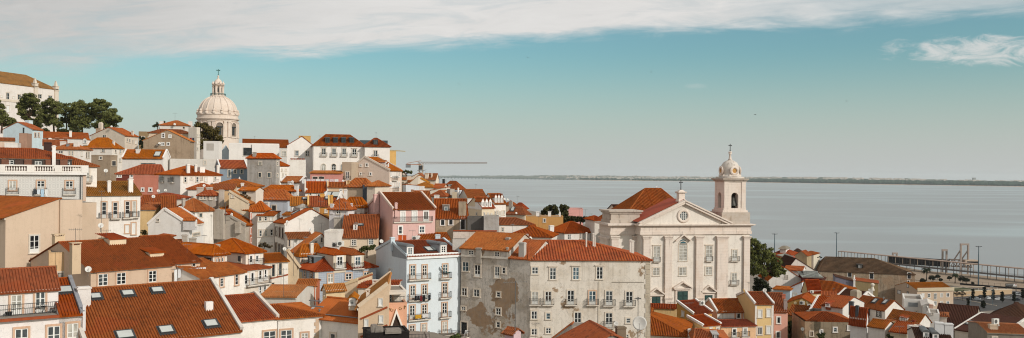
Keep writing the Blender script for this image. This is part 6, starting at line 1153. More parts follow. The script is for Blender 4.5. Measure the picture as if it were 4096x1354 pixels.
# ================================================================== tower cranes
def crane(label, z, Y, mast, top, jib0, jib1, col='#b9a48e', s=1.0):
    b = at(z, *mast, Y); o = thing('tower_crane', label, 'crane', b); k = mpp(z, Y); zt = at(z, *top, Y).z - b.z; m = MB(); w = .9 * s
    for sx in (-w, w):
        for sy in (-w, w): m.beam((sx, sy, -25), (sx, sy, zt), .35, .35)
    i = -25
    while i < zt - 1: m.beam((-w, -w, i), (w, -w, i + 2), .2, .2); m.beam((w, w, i), (-w, w, i + 2), .2, .2); m.beam((-w, w, i), (-w, -w, i + 2), .2, .2); m.beam((w, -w, i), (w, w, i + 2), .2, .2); i += 2
    m.build('mast', flat(col), o)
    j0, j1 = at(z, *jib0, Y) - b, at(z, *jib1, Y) - b; m = MB(); n = 26; up = Vector((0, 0, 1.0 * s))
    for dy in (-.7, .7): m.beam(j0 + Vector((0, dy, 0)), j1 + Vector((0, dy, 0)), .2, .2)
    m.beam(j0 + up, j1 + up * .4, .32, .32)
    for i in range(n): a = j0.lerp(j1, i / n); c2 = j0.lerp(j1, (i + .5) / n); e = j0.lerp(j1, (i + 1) / n); u2 = up * (1 - .6 * i / n); m.beam(a, c2 + u2, .16, .16); m.beam(c2 + u2, e, .16, .16)
    m.build('jib', flat('#98908a' if s >= 1 else '#b8a070'), o)
    return o, k, zt
o, k, zt = crane('tower crane with a red lattice jib and grey counterweight above the far roofs', 4, 420, (178, 200), (178, 128), (150, 122), (742, 116))
b = o.location; m = MB(); j = at(4, 57, 122, 420) - b; m.beam((0, -.7, zt), (j.x, -.7, j.z), .3, .3); m.beam((0, .7, zt), (j.x, .7, j.z), .3, .3); m.beam((0, 0, zt + 2), (j.x, 0, j.z + .4), .2, .2); m.build('counter_jib', flat('#a5673f'), o)
m = MB(); j2 = at(4, 72, 128, 420) - b; m.box(j2.x - 1.3, j2.x + 1.0, -.8, .8, j2.z - 1.4, j2.z + .5); m.build('counterweight', flat('#7c7f80'), o)
m = MB(); m.box(-.9, .9, -1.8, -.9, zt - 2.4, zt - .4); m.build('cab', flat('#3a3a38', .4, .4), o); m = MB(); m.box(-1.8, 1.8, -1.5, 1.5, zt - 2.9, zt - 2.6); m.build('slewing_platform', flat('#8a8a86'), o)
crane('small pale crane jib peeping past the yellow ochre block', 3, 640, (1000, 300), (1000, 224), (975, 222), (1110, 228), '#b8a070', .7)
# ================================================================== trees and shrubs
def tr(z, Y, name, label, foot, cl, group=None, **kw):
    k = mpp(z, Y); rr = random.Random(len(label))
    return tree(name, label, at(z, *foot, Y), [(at(z, c[0], c[1], Y + (c[3] if len(c) > 3 else rr.uniform(-1, 1) * c[2] * k)), c[2] * k * 1.18) for c in cl], group=group, **kw)
PN = dict(leaf=.55, per=1050, ca='#2c3618', cb='#74723a', trunk=.45, flatn=.7)
tr(1, 395, 'pine_tree', 'pine with bare lower trunk in front of the monastery wall', (206, 440), [(200, 235, 34), (165, 262, 36), (235, 262, 34), (140, 300, 34), (195, 300, 40), (150, 335, 30), (215, 345, 34), (250, 300, 30), (170, 372, 30), (232, 400, 30)], **PN)
tr(1, 390, 'pine_tree', 'broad pine second from the monastery with dense low crown', (368, 470), [(345, 268, 30), (310, 290, 34), (380, 285, 36), (290, 330, 36), (345, 330, 42), (400, 325, 34), (300, 370, 36), (360, 380, 42), (320, 410, 34), (385, 420, 34), (280, 395, 28)], **PN)
tr(1, 398, 'pine_tree', 'pale green rounded pine squeezed between two darker ones', (452, 480), [(445, 300, 30), (470, 330, 32), (430, 345, 36), (470, 380, 34), (430, 400, 32), (480, 410, 24)], leaf=.55, per=480, ca='#262c14', cb='#6b6a34', trunk=.4)
tr(1, 392, 'pine_tree', 'tall dome shaped pine in the middle of the hilltop grove', (560, 490), [(540, 285, 34), (505, 310, 34), (580, 295, 34), (540, 330, 44), (610, 335, 34), (500, 360, 34), (565, 380, 46), (620, 385, 34), (510, 410, 34), (560, 430, 38), (500, 440, 26), (650, 370, 26)], **PN)
tr(1, 388, 'pine_tree', 'widest pine at the open end of the hilltop grove', (700, 480), [(660, 275, 32), (630, 295, 22), (715, 290, 34), (680, 320, 42), (760, 330, 30), (740, 365, 40), (690, 375, 42), (790, 370, 28), (760, 410, 34), (815, 395, 20), (700, 420, 38), (740, 440, 28), (660, 430, 30)], **PN)
tr(1, 380, 'conifer', 'dark conifer at the picture edge below the monastery', (10, 470), [(0, 300, 26), (-5, 340, 34), (20, 370, 40), (60, 400, 34), (10, 410, 44), (-10, 270, 14), (80, 420, 22), (-20, 380, 40)], **PN)
for i, (x, y, r) in enumerate(((420, 465, 24), (255, 425, 26), (300, 462, 26), (470, 470, 22), (520, 470, 24))): tr(1, 360 - i, 'shrub', ('low dark shrub under the pines, below the pale green pine', 'low dark shrub behind the pale blue house', 'low dark shrub at the end of the long orange roof', 'low dark shrub over the middle of the long orange roof', 'low dark shrub beside the dome shaped pine')[i], (x, y + r), [(x, y, r), (x + 18, y + 5, r * .7), (x - 18, y + 5, r * .7)], leaf=.45, per=260, ca='#1c2410', cb='#4a4a22', trunk=.15)
tr(2, 330, 'broadleaf_tree', 'large brownish green tree leaning against the great dome', (400, 640), [(330, 435, 36), (370, 440, 38), (400, 470, 40), (440, 480, 36), (360, 490, 46), (420, 520, 44), (470, 520, 28), (350, 540, 40), (400, 560, 40), (340, 590, 34), (470, 545, 22)], leaf=.5, per=560, ca='#2a2810', cb='#63531f', trunk=.4)
tr(2, 335, 'shrub', 'dark bush topping the flat brown block', (50, 445), [(50, 425, 16), (30, 432, 14), (70, 418, 12), (95, 408, 10)], leaf=.4, per=200, ca='#1c2410', cb='#4a4a22', trunk=.15)
tr(1, 300, 'shrub', 'dark ivy bush hanging between ochre block and brown gable', (965, 590), [(970, 520, 18), (965, 550, 20), (975, 575, 16)], leaf=.4, per=260, ca='#14190c', cb='#33371a', trunk=.15)
tr(21, 350, 'umbrella_bush', 'small umbrella shaped bush on the skyline beside the beige gable', (200, 190), [(190, 108, 22), (150, 122, 26), (225, 122, 28), (270, 128, 22), (120, 128, 18)], leaf=.35, per=240, ca='#232a12', cb='#5a5a2c', trunk=.2)
tr(15, 236, 'stone_pine', 'great stone pine beside the church wall', (190, 420), [(120, 140, 44), (90, 180, 50), (170, 165, 46), (215, 205, 46), (130, 215, 56), (250, 250, 44), (190, 265, 56), (110, 280, 56), (290, 290, 42), (230, 320, 50), (150, 335, 56), (320, 330, 36), (290, 360, 34), (340, 350, 20), (100, 350, 44), (200, 370, 36), (90, 110, 26), (260, 375, 24)], leaf=.42, per=620, ca='#1f2a12', cb='#6f6f33', trunk=.5, flatn=.75)
tr(15, 228, 'cypress', 'dark evergreen in the shade below the stone pine', (170, 520), [(150, 420, 34), (190, 430, 36), (160, 460, 40), (210, 470, 34), (140, 480, 30), (190, 495, 34), (230, 490, 22)], leaf=.35, per=420, ca='#10160b', cb='#2d3218', trunk=.25)
tr(17, 262, 'broadleaf_tree', 'rounded dark tree behind the ochre wall, the shorter of a pair', (440, 520), [(345, 425, 26), (390, 400, 34), (430, 380, 36), (470, 370, 34), (500, 410, 36), (450, 430, 40), (400, 445, 34)], leaf=.4, per=420, ca='#1d2210', cb='#4f4a20', trunk=.3)
tr(17, 258, 'broadleaf_tree', 'taller dark tree rising over the white pipe of the ochre wall', (590, 560), [(560, 365, 30), (600, 375, 34), (570, 410, 36), (610, 420, 30), (580, 450, 40), (620, 480, 38), (590, 510, 36), (640, 500, 36)], leaf=.4, per=420, ca='#1d2210', cb='#4f4a20', trunk=.3)
for i, (x, y, r) in enumerate(((700, 495, 38), (770, 500, 40), (840, 500, 38), (900, 495, 34))): tr(17, 256, 'shrub', 'dark rounded shrub in the hedge between pink house and church, ' + ('first from the tall tree', 'second from the tall tree', 'third from the tall tree', 'last before the church')[i], (x, y + r), [(x, y, r), (x + r * .7, y + 12, r * .7), (x - r * .7, y + 14, r * .75)], leaf=.4, per=420, ca='#191e0e', cb='#45421d', trunk=.2)
tr(17, 215, 'olive_bush', 'greyish olive bush under the ochre wall', (310, 650), [(300, 620, 24), (330, 635, 18)], leaf=.25, per=260, ca='#4a4a38', cb='#7a7860', trunk=.1)
tr(17, 210, 'shrub', 'green shrub along the white wall of the red brick hip', (420, 690), [(370, 655, 18), (410, 662, 22), (440, 670, 18)], leaf=.25, per=240, ca='#1d2410', cb='#4c4f22', trunk=.1)
tr(7, 146, 'shrub', 'green courtyard shrub under the cream wall of the great brown roof', (1210, 660), [(1170, 635, 22), (1205, 625, 24), (1240, 622, 24), (1262, 612, 20)], leaf=.2, per=420, ca='#1d2410', cb='#55562a', trunk=.1)
tr(6, 150, 'potted_shrub', 'wispy yellow green potted shrub by the yellow house', (160, 765), [(160, 695, 20), (150, 710, 16), (172, 712, 14)], leaf=.18, per=90, ca='#3c3a1c', cb='#7a6a34', trunk=.06)
tr(7, 158, 'climber', 'dry dark climber along the terrace of the three window house', (330, 630), [(300, 605, 14), (330, 590, 20), (355, 605, 18), (385, 615, 16)], leaf=.2, per=150, ca='#2a2416', cb='#5a4a30', trunk=.08)
tr(22, 176, 'climber', 'dry reddish creeper spilling over the raked cream wall', (960, 420), [(900, 370, 40), (950, 385, 44), (1000, 400, 36), (870, 345, 24)], leaf=.2, per=260, ca='#4a3420', cb='#84613a', trunk=.06)
tr(31, 118, 'balcony_plants', 'bushy green plants below the white chairs balcony', (100, 870), [(60, 830, 44), (130, 815, 46), (20, 850, 36)], leaf=.16, per=260, ca='#232a14', cb='#5f6a34', trunk=.06)
tr(34, 176, 'shrub', 'sunlit green shrub between the pink row house and the ruin', (680, 830), [(660, 600, 40), (690, 640, 40), (660, 700, 48), (680, 770, 48), (650, 820, 40), (720, 590, 30)], leaf=.28, per=420, ca='#141a0c', cb='#4f551f', trunk=.15)
tr(34, 150, 'shrub', 'dark bush at the foot of the ruin window', (1190, 880), [(1160, 800, 44), (1210, 790, 40), (1190, 840, 50)], leaf=.22, per=420, ca='#1a200f', cb='#4c4f24', trunk=.12)
tr(34, 172, 'shrub', 'low black green bush on the ruin parapet', (970, 550), [(950, 535, 30), (1000, 540, 32)], leaf=.25, per=260, ca='#14190d', cb='#2f341a', trunk=.1)
tr(27, 136, 'potted_shrub', 'spiky dark potted plant before the cream shutter wall', (230, 850), [(215, 805, 24), (245, 830, 26), (280, 835, 18)], leaf=.18, per=160, ca='#1a200f', cb='#454a26', trunk=.06)
tr(25, 380, 'shrub', 'sparse little shrub on the warehouse ridge', (850, 240), [(850, 205, 14), (820, 215, 10), (875, 215, 10)], leaf=.3, per=60, ca='#1a200f', cb='#3a3d20', trunk=.08)
# ================================================================== river front
GZ = 4.0
def gp(u, v, z=GZ):
    d = ray(0, u * .629, v * .629); t = (z - EYE) / d.z; return CAM + d * t
def sheet_obj(name, pts, z, mat, kind='structure'):
    m = MB(); P = [gp(*q) for q in pts]; m.poly([(p.x, p.y, z) for p in P]); o = m.build(name, mat); struct(o, kind); return o
asph, tm = newmat('asphalt'); pos = tm.n('ShaderNodeNewGeometry').outputs[0]; nz = tm.noise(pos, .25, 6, .65); tm.out(tm.mix(nz, lin('#3a3735'), lin('#595552')), .9, tm.bump(tm.noise(pos, 8, 3), .2, .02))
sand, tm = newmat('sand'); pos = tm.n('ShaderNodeNewGeometry').outputs[0]; tm.out(tm.mix(tm.noise(pos, .08, 6, .6), lin('#86725e'), lin('#9d8a76')), .95)
lawn, tm = newmat('lawn'); pos = tm.n('ShaderNodeNewGeometry').outputs[0]; tm.out(tm.mix(tm.noise(pos, .3, 6, .7), lin('#2a3214'), lin('#4a4d22')), .95)
sheet_obj('beach', [(3560, 1058), (3700, 1082), (3900, 1098), (4120, 1120), (4300, 1135), (4300, 1175), (4096, 1168), (3900, 1150), (3560, 1120)], GZ - .4, sand)
sheet_obj('car_park', [(3480, 1128), (3700, 1140), (3900, 1154), (4400, 1190), (4400, 1400), (3480, 1400)], GZ + .004, asph)
sheet_obj('lawn', [(3640, 1128), (3760, 1145), (3940, 1160), (3960, 1166), (3830, 1180), (3640, 1170)], GZ + .012, lawn)
def low_wall(name, label, a, b, w, hh, mat, cat='wall'):
    p, q = gp(*a), gp(*b); o = thing(name, label, cat, (p.x, p.y, GZ)); d = Vector((q.x - p.x, q.y - p.y, 0)); m = MB(); m.beam((0, 0, hh / 2), (d.x, d.y, hh / 2), w, hh + .2); m.build('wall', mat, o); m = MB(); m.beam((0, 0, hh + .22), (d.x, d.y, hh + .22), w + .25, .22); m.build('coping', flat('#c9b9a2', .9), o); return o
low_wall('retaining_wall', 'long rubble stone wall lit by the sun along the car park', (3815, 1188), (4046, 1177), .8, 2.6, stone('#b59a7a', .6))
for i, (a, b) in enumerate((((3815, 1194), (3985, 1224)), ((3805, 1229), (3905, 1246)), ((3700, 1150), (3960, 1166)), ((3650, 1118), (3960, 1168)), ((3800, 1152), (3985, 1146)), ((4050, 1150), (4096, 1158)))):
    p, q = gp(*a), gp(*b); m = MB(); m.beam((p.x, p.y, GZ + .1), (q.x, q.y, GZ + .1), .5, .3); struct(m.build('kerb', flat('#b5a692', .9)))
def fence(label, a, b, hh):
    p, q = gp(*a), gp(*b); o = thing('fence', label, 'fence', (p.x, p.y, GZ)); d = Vector((q.x - p.x, q.y - p.y, 0)); n = int(d.length / 3)
    for i in range(n + 1): m = MB(); c = d * (i / n); m.beam((c.x, c.y, 0), (c.x, c.y, hh), .1, .1); m.build('post', IRON, o)
    m = MB(); m.beam((0, 0, .5), (d.x, d.y, .5), .08, 1.0); m.beam((0, 0, hh), (d.x, d.y, hh), .06, .06); m.build('panel', flat('#1f1d1c', .8), o)
fence('dark harbour fence between beach and car park', (3840, 1140), (4096, 1160), 2.6)
bol = None
for x, y in ((3876, 1167), (3914, 1162), (3952, 1159), (3988, 1158), (4026, 1150), (4037, 1151), (4048, 1152), (4059, 1153)):
    p = gp(x, y)
    if not bol:
        m = MB(); m.lathe([(.16, 0), (.15, .9), (.1, 1.0), (.02, 1.02)], 10); bol = m.mesh('bollard', flat('#c9c2b8')); o = link('bollard', bol, None, (p.x, p.y, GZ + .004))
    else: o = link('bollard', bol, None, (p.x, p.y, GZ + .004))
    tag(o, 'pale bollard in the line across the harbour paving', 'bollard', 'bollards along the harbour paving')
def car(label, u, v, rz, col):
    p = gp(u, v); o = thing('parked_car', label, 'car', (p.x, p.y, GZ + .01), rz); paint = flat(col, .3, .5, .1, .05)
    def loft(secs, mat, name, par=o):
        m = MB(); n = 0; vs = []; fs = []
        for x, w, z0, z1 in secs: vs += [(x, -w, z0), (x, w, z0), (x, w, z1 - .1), (x, w - .12, z1), (x, -w + .12, z1), (x, -w, z1 - .1)]
        for i in range(len(secs) - 1): fs += [(i * 6 + j, i * 6 + (j + 1) % 6, i * 6 + 6 + (j + 1) % 6, i * 6 + 6 + j) for j in range(6)]
        fs += [tuple(range(6)), tuple(range(len(vs) - 6, len(vs)))[::-1]]; m.add(vs, fs); return m.build(name, mat, par)
    b = loft([(-2.15, .7, .35, .75), (-2.05, .85, .28, .9), (-1.0, .88, .25, .98), (.9, .88, .25, .95), (1.8, .84, .26, .8), (2.15, .66, .32, .62)], paint, 'body')
    loft([(-1.75, .68, .9, 1.0), (-1.15, .7, .92, 1.42), (.2, .7, .92, 1.45), (1.1, .68, .9, .98)], glass(0), 'windows'); m = MB(); m.box(-1.1, .2, -.62, .62, 1.43, 1.49); m.build('roof', paint, o)
    for sx in (-1.3, 1.35):
        for sy in (-.8, .8): m = MB(); m.lathe([(.3, -.1), (.32, 0), (.3, .1)], 14); m.xf(Matrix.Translation((sx, sy, .32)) @ Matrix.Rotation(rad(90), 4, 'X')); m.build('wheel', flat('#161616', .8), o)
    for sy in (-.6, .6): m = MB(); m.box(1.98, 2.12, sy - .18, sy + .18, .58, .72); m.build('headlight', flat('#d5d5d0', .2, .6), o)
for i, (u, v, rz, c, lb) in enumerate(((3905, 1201, 2.7, '#cfcfcd', 'white car partly behind the first column tree of the car park'), (3953, 1197, .5, '#c9c9c7', 'white car between the two darkest column trees'), (3992, 1201, 2.9, '#d2d0cc', 'white hatchback beside the short street lamp'), (4030, 1197, 2.8, '#9a9a98', 'silver car catching the sun past the street lamp'), (4083, 1184, 2.7, '#b9b9b6', 'pale car at the end of the stone wall'), (3925, 1191, .4, '#1c1d20', 'black car against the stone wall'), (4062, 1203, 2.8, '#23252a', 'dark car between silver car and picture edge'), (3880, 1199, 2.7, '#2b2a2c', 'dark car nearest the beige office'), (4065, 1182, 2.7, '#d0cecb', 'small white car under the billboard'))): car(lb, u, v, rz, c)
for i, (x, y0, y1, w) in enumerate(((3891, 1157, 1204, 9), (3937, 1148, 1202, 10), (3972, 1160, 1208, 9), (4008, 1168, 1214, 10), (4055, 1170, 1214, 9), (3872, 1196, 1246, 8), (3932, 1206, 1234, 12), (4090, 1160, 1200, 9))):
    f = gp(x, y1); Y = f.y; k = Y / F; zc = [(CAM + ray(0, x * .629, (y0 + (y1 - y0) * t) * .629) * Y, w * k * s) for t, s in ((.08, .55), (.28, .85), (.48, 1), (.66, .9))]
    tree('column_tree', ('slim dark column tree beside the first white car', 'tallest dark column tree against the stone wall', 'column tree just behind the short street lamp', 'ragged column tree in front of the silver car', 'dark column tree near the car park exit', 'thin staked column tree close to the kerb', 'squat dark column tree by the warehouse roof ridge', 'dark column tree at the picture edge')[i], f, zc, leaf=.4, per=240, ca='#0d1109', cb='#282c18', trunk=.14, flatn=1.1)
for i, (x, y0, y1, w) in enumerate(((3828, 1158, 1200, 16), (3850, 1160, 1204, 15))):
    f = gp(x, y1); Y = f.y; k = Y / F; tree('bare_tree', ('thin leafed tree beside the beige office corner', 'thin leafed tree second from the beige office')[i], f, [(CAM + ray(0, (x + dx) * .629, (y0 + dy) * .629) * Y, w * k * .6) for dx, dy in ((0, 8), (-9, 16), (9, 16), (0, 20))], leaf=.3, per=90, ca='#2a2418', cb='#4f4230', trunk=.14)
def palm(label, x, y0, y1, r):
    f = gp(x, y1); Y = f.y; k = Y / F; t = CAM + ray(0, x * .629, y0 * .629) * Y; o = thing('palm_tree', label, 'palm tree', f); hh = t.z - f.z; m = MB(); m.tube([(0, 0, -.3), (.1, 0, hh * .5), (0, 0, hh)], [.4, .3, .28], 8); m.build('trunk', flat('#3c3026', .9), o); L = MB(); rr = random.Random(x)
    for i in range(26):
        a = i * 2.4; e = rr.uniform(-.3, .9); ln = r * k * rr.uniform(.8, 1.1); d = Vector((math.cos(a), math.sin(a), 0)); pts = [Vector((0, 0, hh)) + d * ln * s + Vector((0, 0, ln * (e * s - .95 * s * s))) for s in (0, .25, .5, .75, 1)]; sd = d.cross(Vector((0, 0, 1)))
        for j in range(4):
            w0, w1 = (.1, .55, .6, .4, .05)[j], (.1, .55, .6, .4, .05)[j + 1]; L.add([pts[j] - sd * w0 - Vector((0, 0, w0 * .5)), pts[j], pts[j + 1], pts[j + 1] - sd * w1 - Vector((0, 0, w1 * .5))], [(0, 1, 2, 3)]); L.add([pts[j] + sd * w0 - Vector((0, 0, w0 * .5)), pts[j], pts[j + 1], pts[j + 1] + sd * w1 - Vector((0, 0, w1 * .5))], [(3, 2, 1, 0)])
    L.build('crown', leafmat('#141a0d', '#363a1e'), o)
palm('bushy palm between warehouse and gangway', 3706, 1076, 1122, 22); palm('slender palm in the middle of the lawn', 3820, 1098, 1132, 16)
for i, (x, y, r) in enumerate(((3728, 1108, 15), (3750, 1104, 10), (3797, 1110, 9), (3848, 1112, 17), (3690, 1120, 12), (3762, 1118, 8), (3890, 1132, 6), (3866, 1118, 12))):
    f = gp(x, y + r * 1.2); k = f.y / F; c = CAM + ray(0, x * .629, y * .629) * f.y; tree('round_tree', 'dark round garden tree on the harbour lawn, ' + ('largest, under the bushy palm', 'lollipop shaped beside the gantry', 'small one before the gantry legs', 'broad clump beside the slender palm', 'low one touching the warehouse', 'low one near the office chimney', 'tiniest, alone by the fence', 'end of the broad clump')[i], f, [(c, r * k), (c + Vector((r * k * .5, 0, -r * k * .4)), r * k * .7), (c + Vector((-r * k * .5, 0, -r * k * .4)), r * k * .7)], leaf=.4, per=220, ca='#0e130a', cb='#2a2f18', trunk=.2)
# covered gangway along the quay
P0, P1 = at(15, 768, 200, 664), at(16, 1130, 322, 545); zr = 12.4; P0.z = P1.z = zr; P1 = P0 + (P1 - P0) * 1.25
o = thing('covered_gangway', 'long covered passenger gangway on slim posts along the shore', 'gangway', (P0.x, P0.y, 0)); d = P1 - P0; nrm = Vector((d.y, -d.x, 0)).normalized(); l = lambda t, off=0, z=0: Vector((d.x * t + nrm.x * off, d.y * t + nrm.y * off, z))
m = MB(); m.beam(l(0, 0, zr), l(1, 0, zr), 5, .5); m.build('roof', flat('#a08878', .8), o); m = MB(); m.beam(l(0, 0, zr - 5.6), l(1, 0, zr - 5.6), 4.4, .7); m.build('deck', flat('#6a625c', .8), o)
for i in range(31):
    t = i / 30
    for off in (-1.9, 1.9): m = MB(); m.beam(l(t, off, -2 if i % 2 == 0 or off > 0 else zr - 5.6), l(t, off, zr - .2), .28, .28); m.build('post', flat('#4f4c4b' if off > 0 else '#a89482', .7), o)
m = MB()
for off in (-2.1, 2.1):
    for z in (zr - 4.2, zr - 4.7): m.beam(l(0, off, z), l(1, off, z), .07, .07)
m.build('railing', flat('#55504c'), o)
# boarding bridge with two gantries
q = at(16, 570, 330, 608); o = thing('boarding_bridge', 'boarding bridge with two portal gantries over the beach', 'boarding bridge', (q.x, q.y, 0)); O = o.location; col = flat('#97877c', .8, .2, 0, .15)
def gant(x0, x1, yt, yb, Y, w): 
    m = MB(); a, b = at(16, x0, yt, Y) - O, at(16, x1, yt, Y) - O
    for p in (a, b): m.beam((p.x, p.y, -2), (p.x, p.y, p.z), w, w)
    m.beam((a.x - w / 2, a.y, a.z), (b.x + w / 2, b.y, b.z), w * 1.1, w * 1.2); m.build('gantry', col, o)
gant(507, 537, 190, 0, 612, 1.0); gant(644, 699, 147, 0, 604, 1.05); gant(134, 164, 214, 0, 640, 1.0)
m = MB(); a, b = at(16, 95, 252, 632) - O, at(16, 560, 290, 612) - O; a.z = b.z + .6; m.beam(a, b, 3.4, 5.2); m.build('bridge_tunnel', flat('#2a2726', .6), o)
m = MB(); a, b = at(16, 560, 285, 611) - O, at(16, 720, 268, 604) - O; b.z = a.z
for dz in (-2.4, 2.4):
    for dy in (-1.6, 1.6): m.beam(a + Vector((0, dy, dz)), b + Vector((0, dy, dz)), .7, .7)
for i in range(6):
    for dy in (-1.6, 1.6): p, r2 = a.lerp(b, i / 6), a.lerp(b, (i + 1) / 6); sg = 1 if i % 2 else -1; m.beam(p + Vector((0, dy, 2.4 * sg)), r2 + Vector((0, dy, -2.4 * sg)), .5, .5)
m.build('truss', col, o); m = MB(); m.box(b.x - 5, b.x + 4, b.y - 2, b.y + 2, b.z - .5, b.z + 3); m.build('cabin', flat('#b09a86', .7), o); m = MB(); m.box(b.x - 4, b.x + 4.1, b.y - 2.1, b.y + 2.1, b.z + .6, b.z + 2); m.build('cabin_windows', glass(0), o)
m = MB()
for x0, x1 in ((593, 640), (648, 697)): m.beam(at(16, x0, 262, 606) - O, at(16, x1, 192, 603.5) - O, .8, .8)
m.build('stay', col, o)
# lamp masts, street lamps, billboard
def mast(label, z, x, yt, Y, base=3, n=6):
    p = at(z, x, yt, Y); o = thing('lamp_mast', label, 'lamp mast', (p.x, p.y, base)); hh = p.z - base; m = MB(); m.tube([(0, 0, -1), (0, 0, hh * .5), (0, 0, hh)], [.42, .32, .2], 8); m.build('pole', flat('#4a5a62', .6), o); m = MB(); m.lathe([(.9, hh - .5), (1.1, hh - .4), (.9, hh - .3)], 12); m.build('crown_ring', flat('#4a4a48'), o)
    for i in range(n): a = i * 2 * math.pi / n; m = MB(); m.beam((math.cos(a) * .8, math.sin(a) * .8, hh - .4), (math.cos(a) * 1.9, math.sin(a) * 1.9, hh - .2), .3, .25); m.build('floodlight', flat('#3a3a38'), o)
mast('high floodlight mast beyond the stone pine', 15, 279, 66, 560, n=4); mast('high floodlight mast rising over the warehouse roof', 15, 744, 58, 585, n=4); mast('tallest floodlight mast, in front of the covered gangway', 16, 778, 160, 530)
def slamp(label, x, y0, y1): 
    f = gp(x, y1); zt = (CAM + ray(0, x * .629, y0 * .629) * f.y).z - GZ; o = thing('street_lamp', label, 'street lamp', (f.x, f.y, GZ)); m = MB(); m.tube([(0, 0, 0), (0, 0, zt)], .14, 6); m.build('pole', flat('#5f7076', .6), o); m = MB(); m.box(-1.5, .1, -.15, .15, zt - .15, zt + .05); m.build('lamp_head', flat('#9aa0a0'), o)
slamp('grey blue street lamp beside the white hatchback', 3971, 1146, 1222); slamp('short street lamp behind the ochre office roof', 3748, 1116, 1134); slamp('small lamp post rising from the car park wall', 3880, 1180, 1246)
p = gp(4044, 1166); o = thing('billboard', 'black billboard with white panel and red square over the car park', 'billboard', (p.x, p.y, GZ)); k = p.y / F; z0, z1 = 18 * k, 31 * k; w = 22 * k; m = MB(); m.box(-w, w, -.2, .2, z0, z1); m.build('board', flat('#141212', .6), o); m = MB(); m.add([(w * .25, -.23, z0 + .25), (w * .96, -.23, z0 + .25), (w * .96, -.23, z1 - .2), (w * .42, -.23, z1 - .2)], [(0, 1, 2, 3)]); m.build('white_panel', flat('#c9c4be'), o); m = MB(); m.box(w * .68, w * .88, -.26, -.24, z0 + 1, z1 - .5); m.build('red_square', flat('#a02a1e'), o)
m = MB(); 
for i in range(7): m.box(-w * .6 + i * .42, -w * .6 + i * .42 + .26, -.24, -.21, z0 + .9, z0 + 1.35)
m.box(-w * .85, -w * .74, -.24, -.21, z0 + .7, z0 + 1.6); m.build('lettering', flat('#b9b4ae'), o)
for sx in (-w + .3, w - .3): m = MB(); m.box(sx - .15, sx + .15, -.15, .15, 0, z0); m.build('post', IRON, o)
# ================================================================== dishes, aerials, air conditioners, washing
def D_(label, key, x, y, dpx, z=None, fc=(.45, -.8, .4), b=None, col='#cfc9c0', Y=None, wall_=None):
    h = Hs[key]; zz = z or h.z; k = mpp(zz, Y or h.Y)
    if Y: P = at(zz, x, y, Y)
    elif wall_: P = h.M @ h.loc(wall_, x, y, zz, .45)
    else:
        P = h.wpt(x, y + dpx * .7, zz, b); P = at(zz, x, y, P.y)
    return dish('satellite dish ' + label, P, dpx * k, fc, col=col)
D_('on the pale blue gabled house', 'ltblue', 186, 548, 40, Y=262)
D_('before the long low orange roof', 'longroof', 341, 527, 24, Y=290)
D_('on the roof edge of the cream clay capped house', 'tower_gable', 760, 438, 14, Y=285)
D_('on the brown gable wall, larger of two', 'tan_gable', 64, 553, 16, wall_='A')
D_('on the brown gable wall, dark and smaller', 'tan_gable', 50, 564, 20, wall_='A', col='#6a5c4e')
D_('on the pale house between two chimneys', 'upper_orange', 168, 423, 16, Y=298); D_('at the foot of the cream block by the dome', 'side_block', 286, 622, 14, Y=276)
D_('on the ridge behind the mansion wing', 'lowroof5', 901, 73, 34, z=5, Y=150)
D_('on the yellow gable end beside the moss stained roof house', 'yellow', 858, 540, 44, z=5, Y=106)
D_('white and round on the yellow L shaped house', 'ell', 743, 271, 52, Y=97)
D_('first below the salmon pink house', 'salmon', 283, 351, 26, Y=176); D_('second below the salmon pink house, near the tan chimney', 'salmon', 344, 346, 24, Y=177)
D_('on the deep orange roof beside the yellow house', 'redleft', 241, 399, 30, Y=160)
D_('on the small orange hip under the tall chimney house', 'roof47a', 673, 306, 24, Y=184); D_('ring shaped on the crooked chimney roofs', 'chimhouse', 889, 381, 26, Y=172)
D_('upper of two in front of the white gabled orange roof', 'dishhouse', 722, 118, 40, Y=204); D_('lower of two in front of the white gabled orange roof', 'dishhouse', 690, 168, 40, Y=203)
D_('at the eave of the wide orange roof', 'roof28', 105, 246, 42, Y=188); D_('beside the tan house with dark blue flue', 'flue30', 735, 104, 38, Y=195); D_('leaning on the mustard yellow house gable', 'skylit', 716, 430, 46, Y=168)
D_('on the eave of the large white gable', 'biggable', 530, 402, 26, Y=157); D_('on the shoulder of the large white gable', 'biggable', 725, 464, 28, Y=154); D_('on the flat corner right under the large gable', 'biggable', 897, 470, 22, Y=156)
D_('on a tall mast before the narrow rows of windows', 'white58', 506, 633, 32, z=7, Y=134)
D_('by the pink house and great brown roof', 'brownroof', 1107, 35, 34, z=10, Y=150)
D_('in the shade of the beige raked wall', 'beige60', 455, 668, 46, z=36, Y=104, fc=(.2, -.6, .7))
D_('on the derelict slope roofs near the water', 'row2', 890, 421, 20, z=4, Y=225); D_('beside the first, over the pointed dormers', 'row2', 917, 424, 18, z=4, Y=226); D_('on the deep orange hip by the water', 'red70', 990, 540, 18, z=4, Y=258)
D_('on the scuffed grey parapet', 'wall73', 203, 722, 40, z=17, Y=179)
D_('giant white oval on a pole before the long cream house', 'longcream', 1050, 740, 106, z=12, Y=96, fc=(-.25, -.93, .2)); D_('small white one on the cream house balcony', 'longcream', 870, 743, 34, z=12, Y=128, fc=(-.1, -.9, .3))
D_('white on the yellow row house ridge', 'yellowrow', 204, 492, 30, z=15, Y=164, fc=(-.3, -.9, .3)); D_('tan colored on the white gable of the yellow row house', 'yellowrow', 46, 497, 30, z=15, Y=164, fc=(.8, -.5, .3), col='#a07a3e')
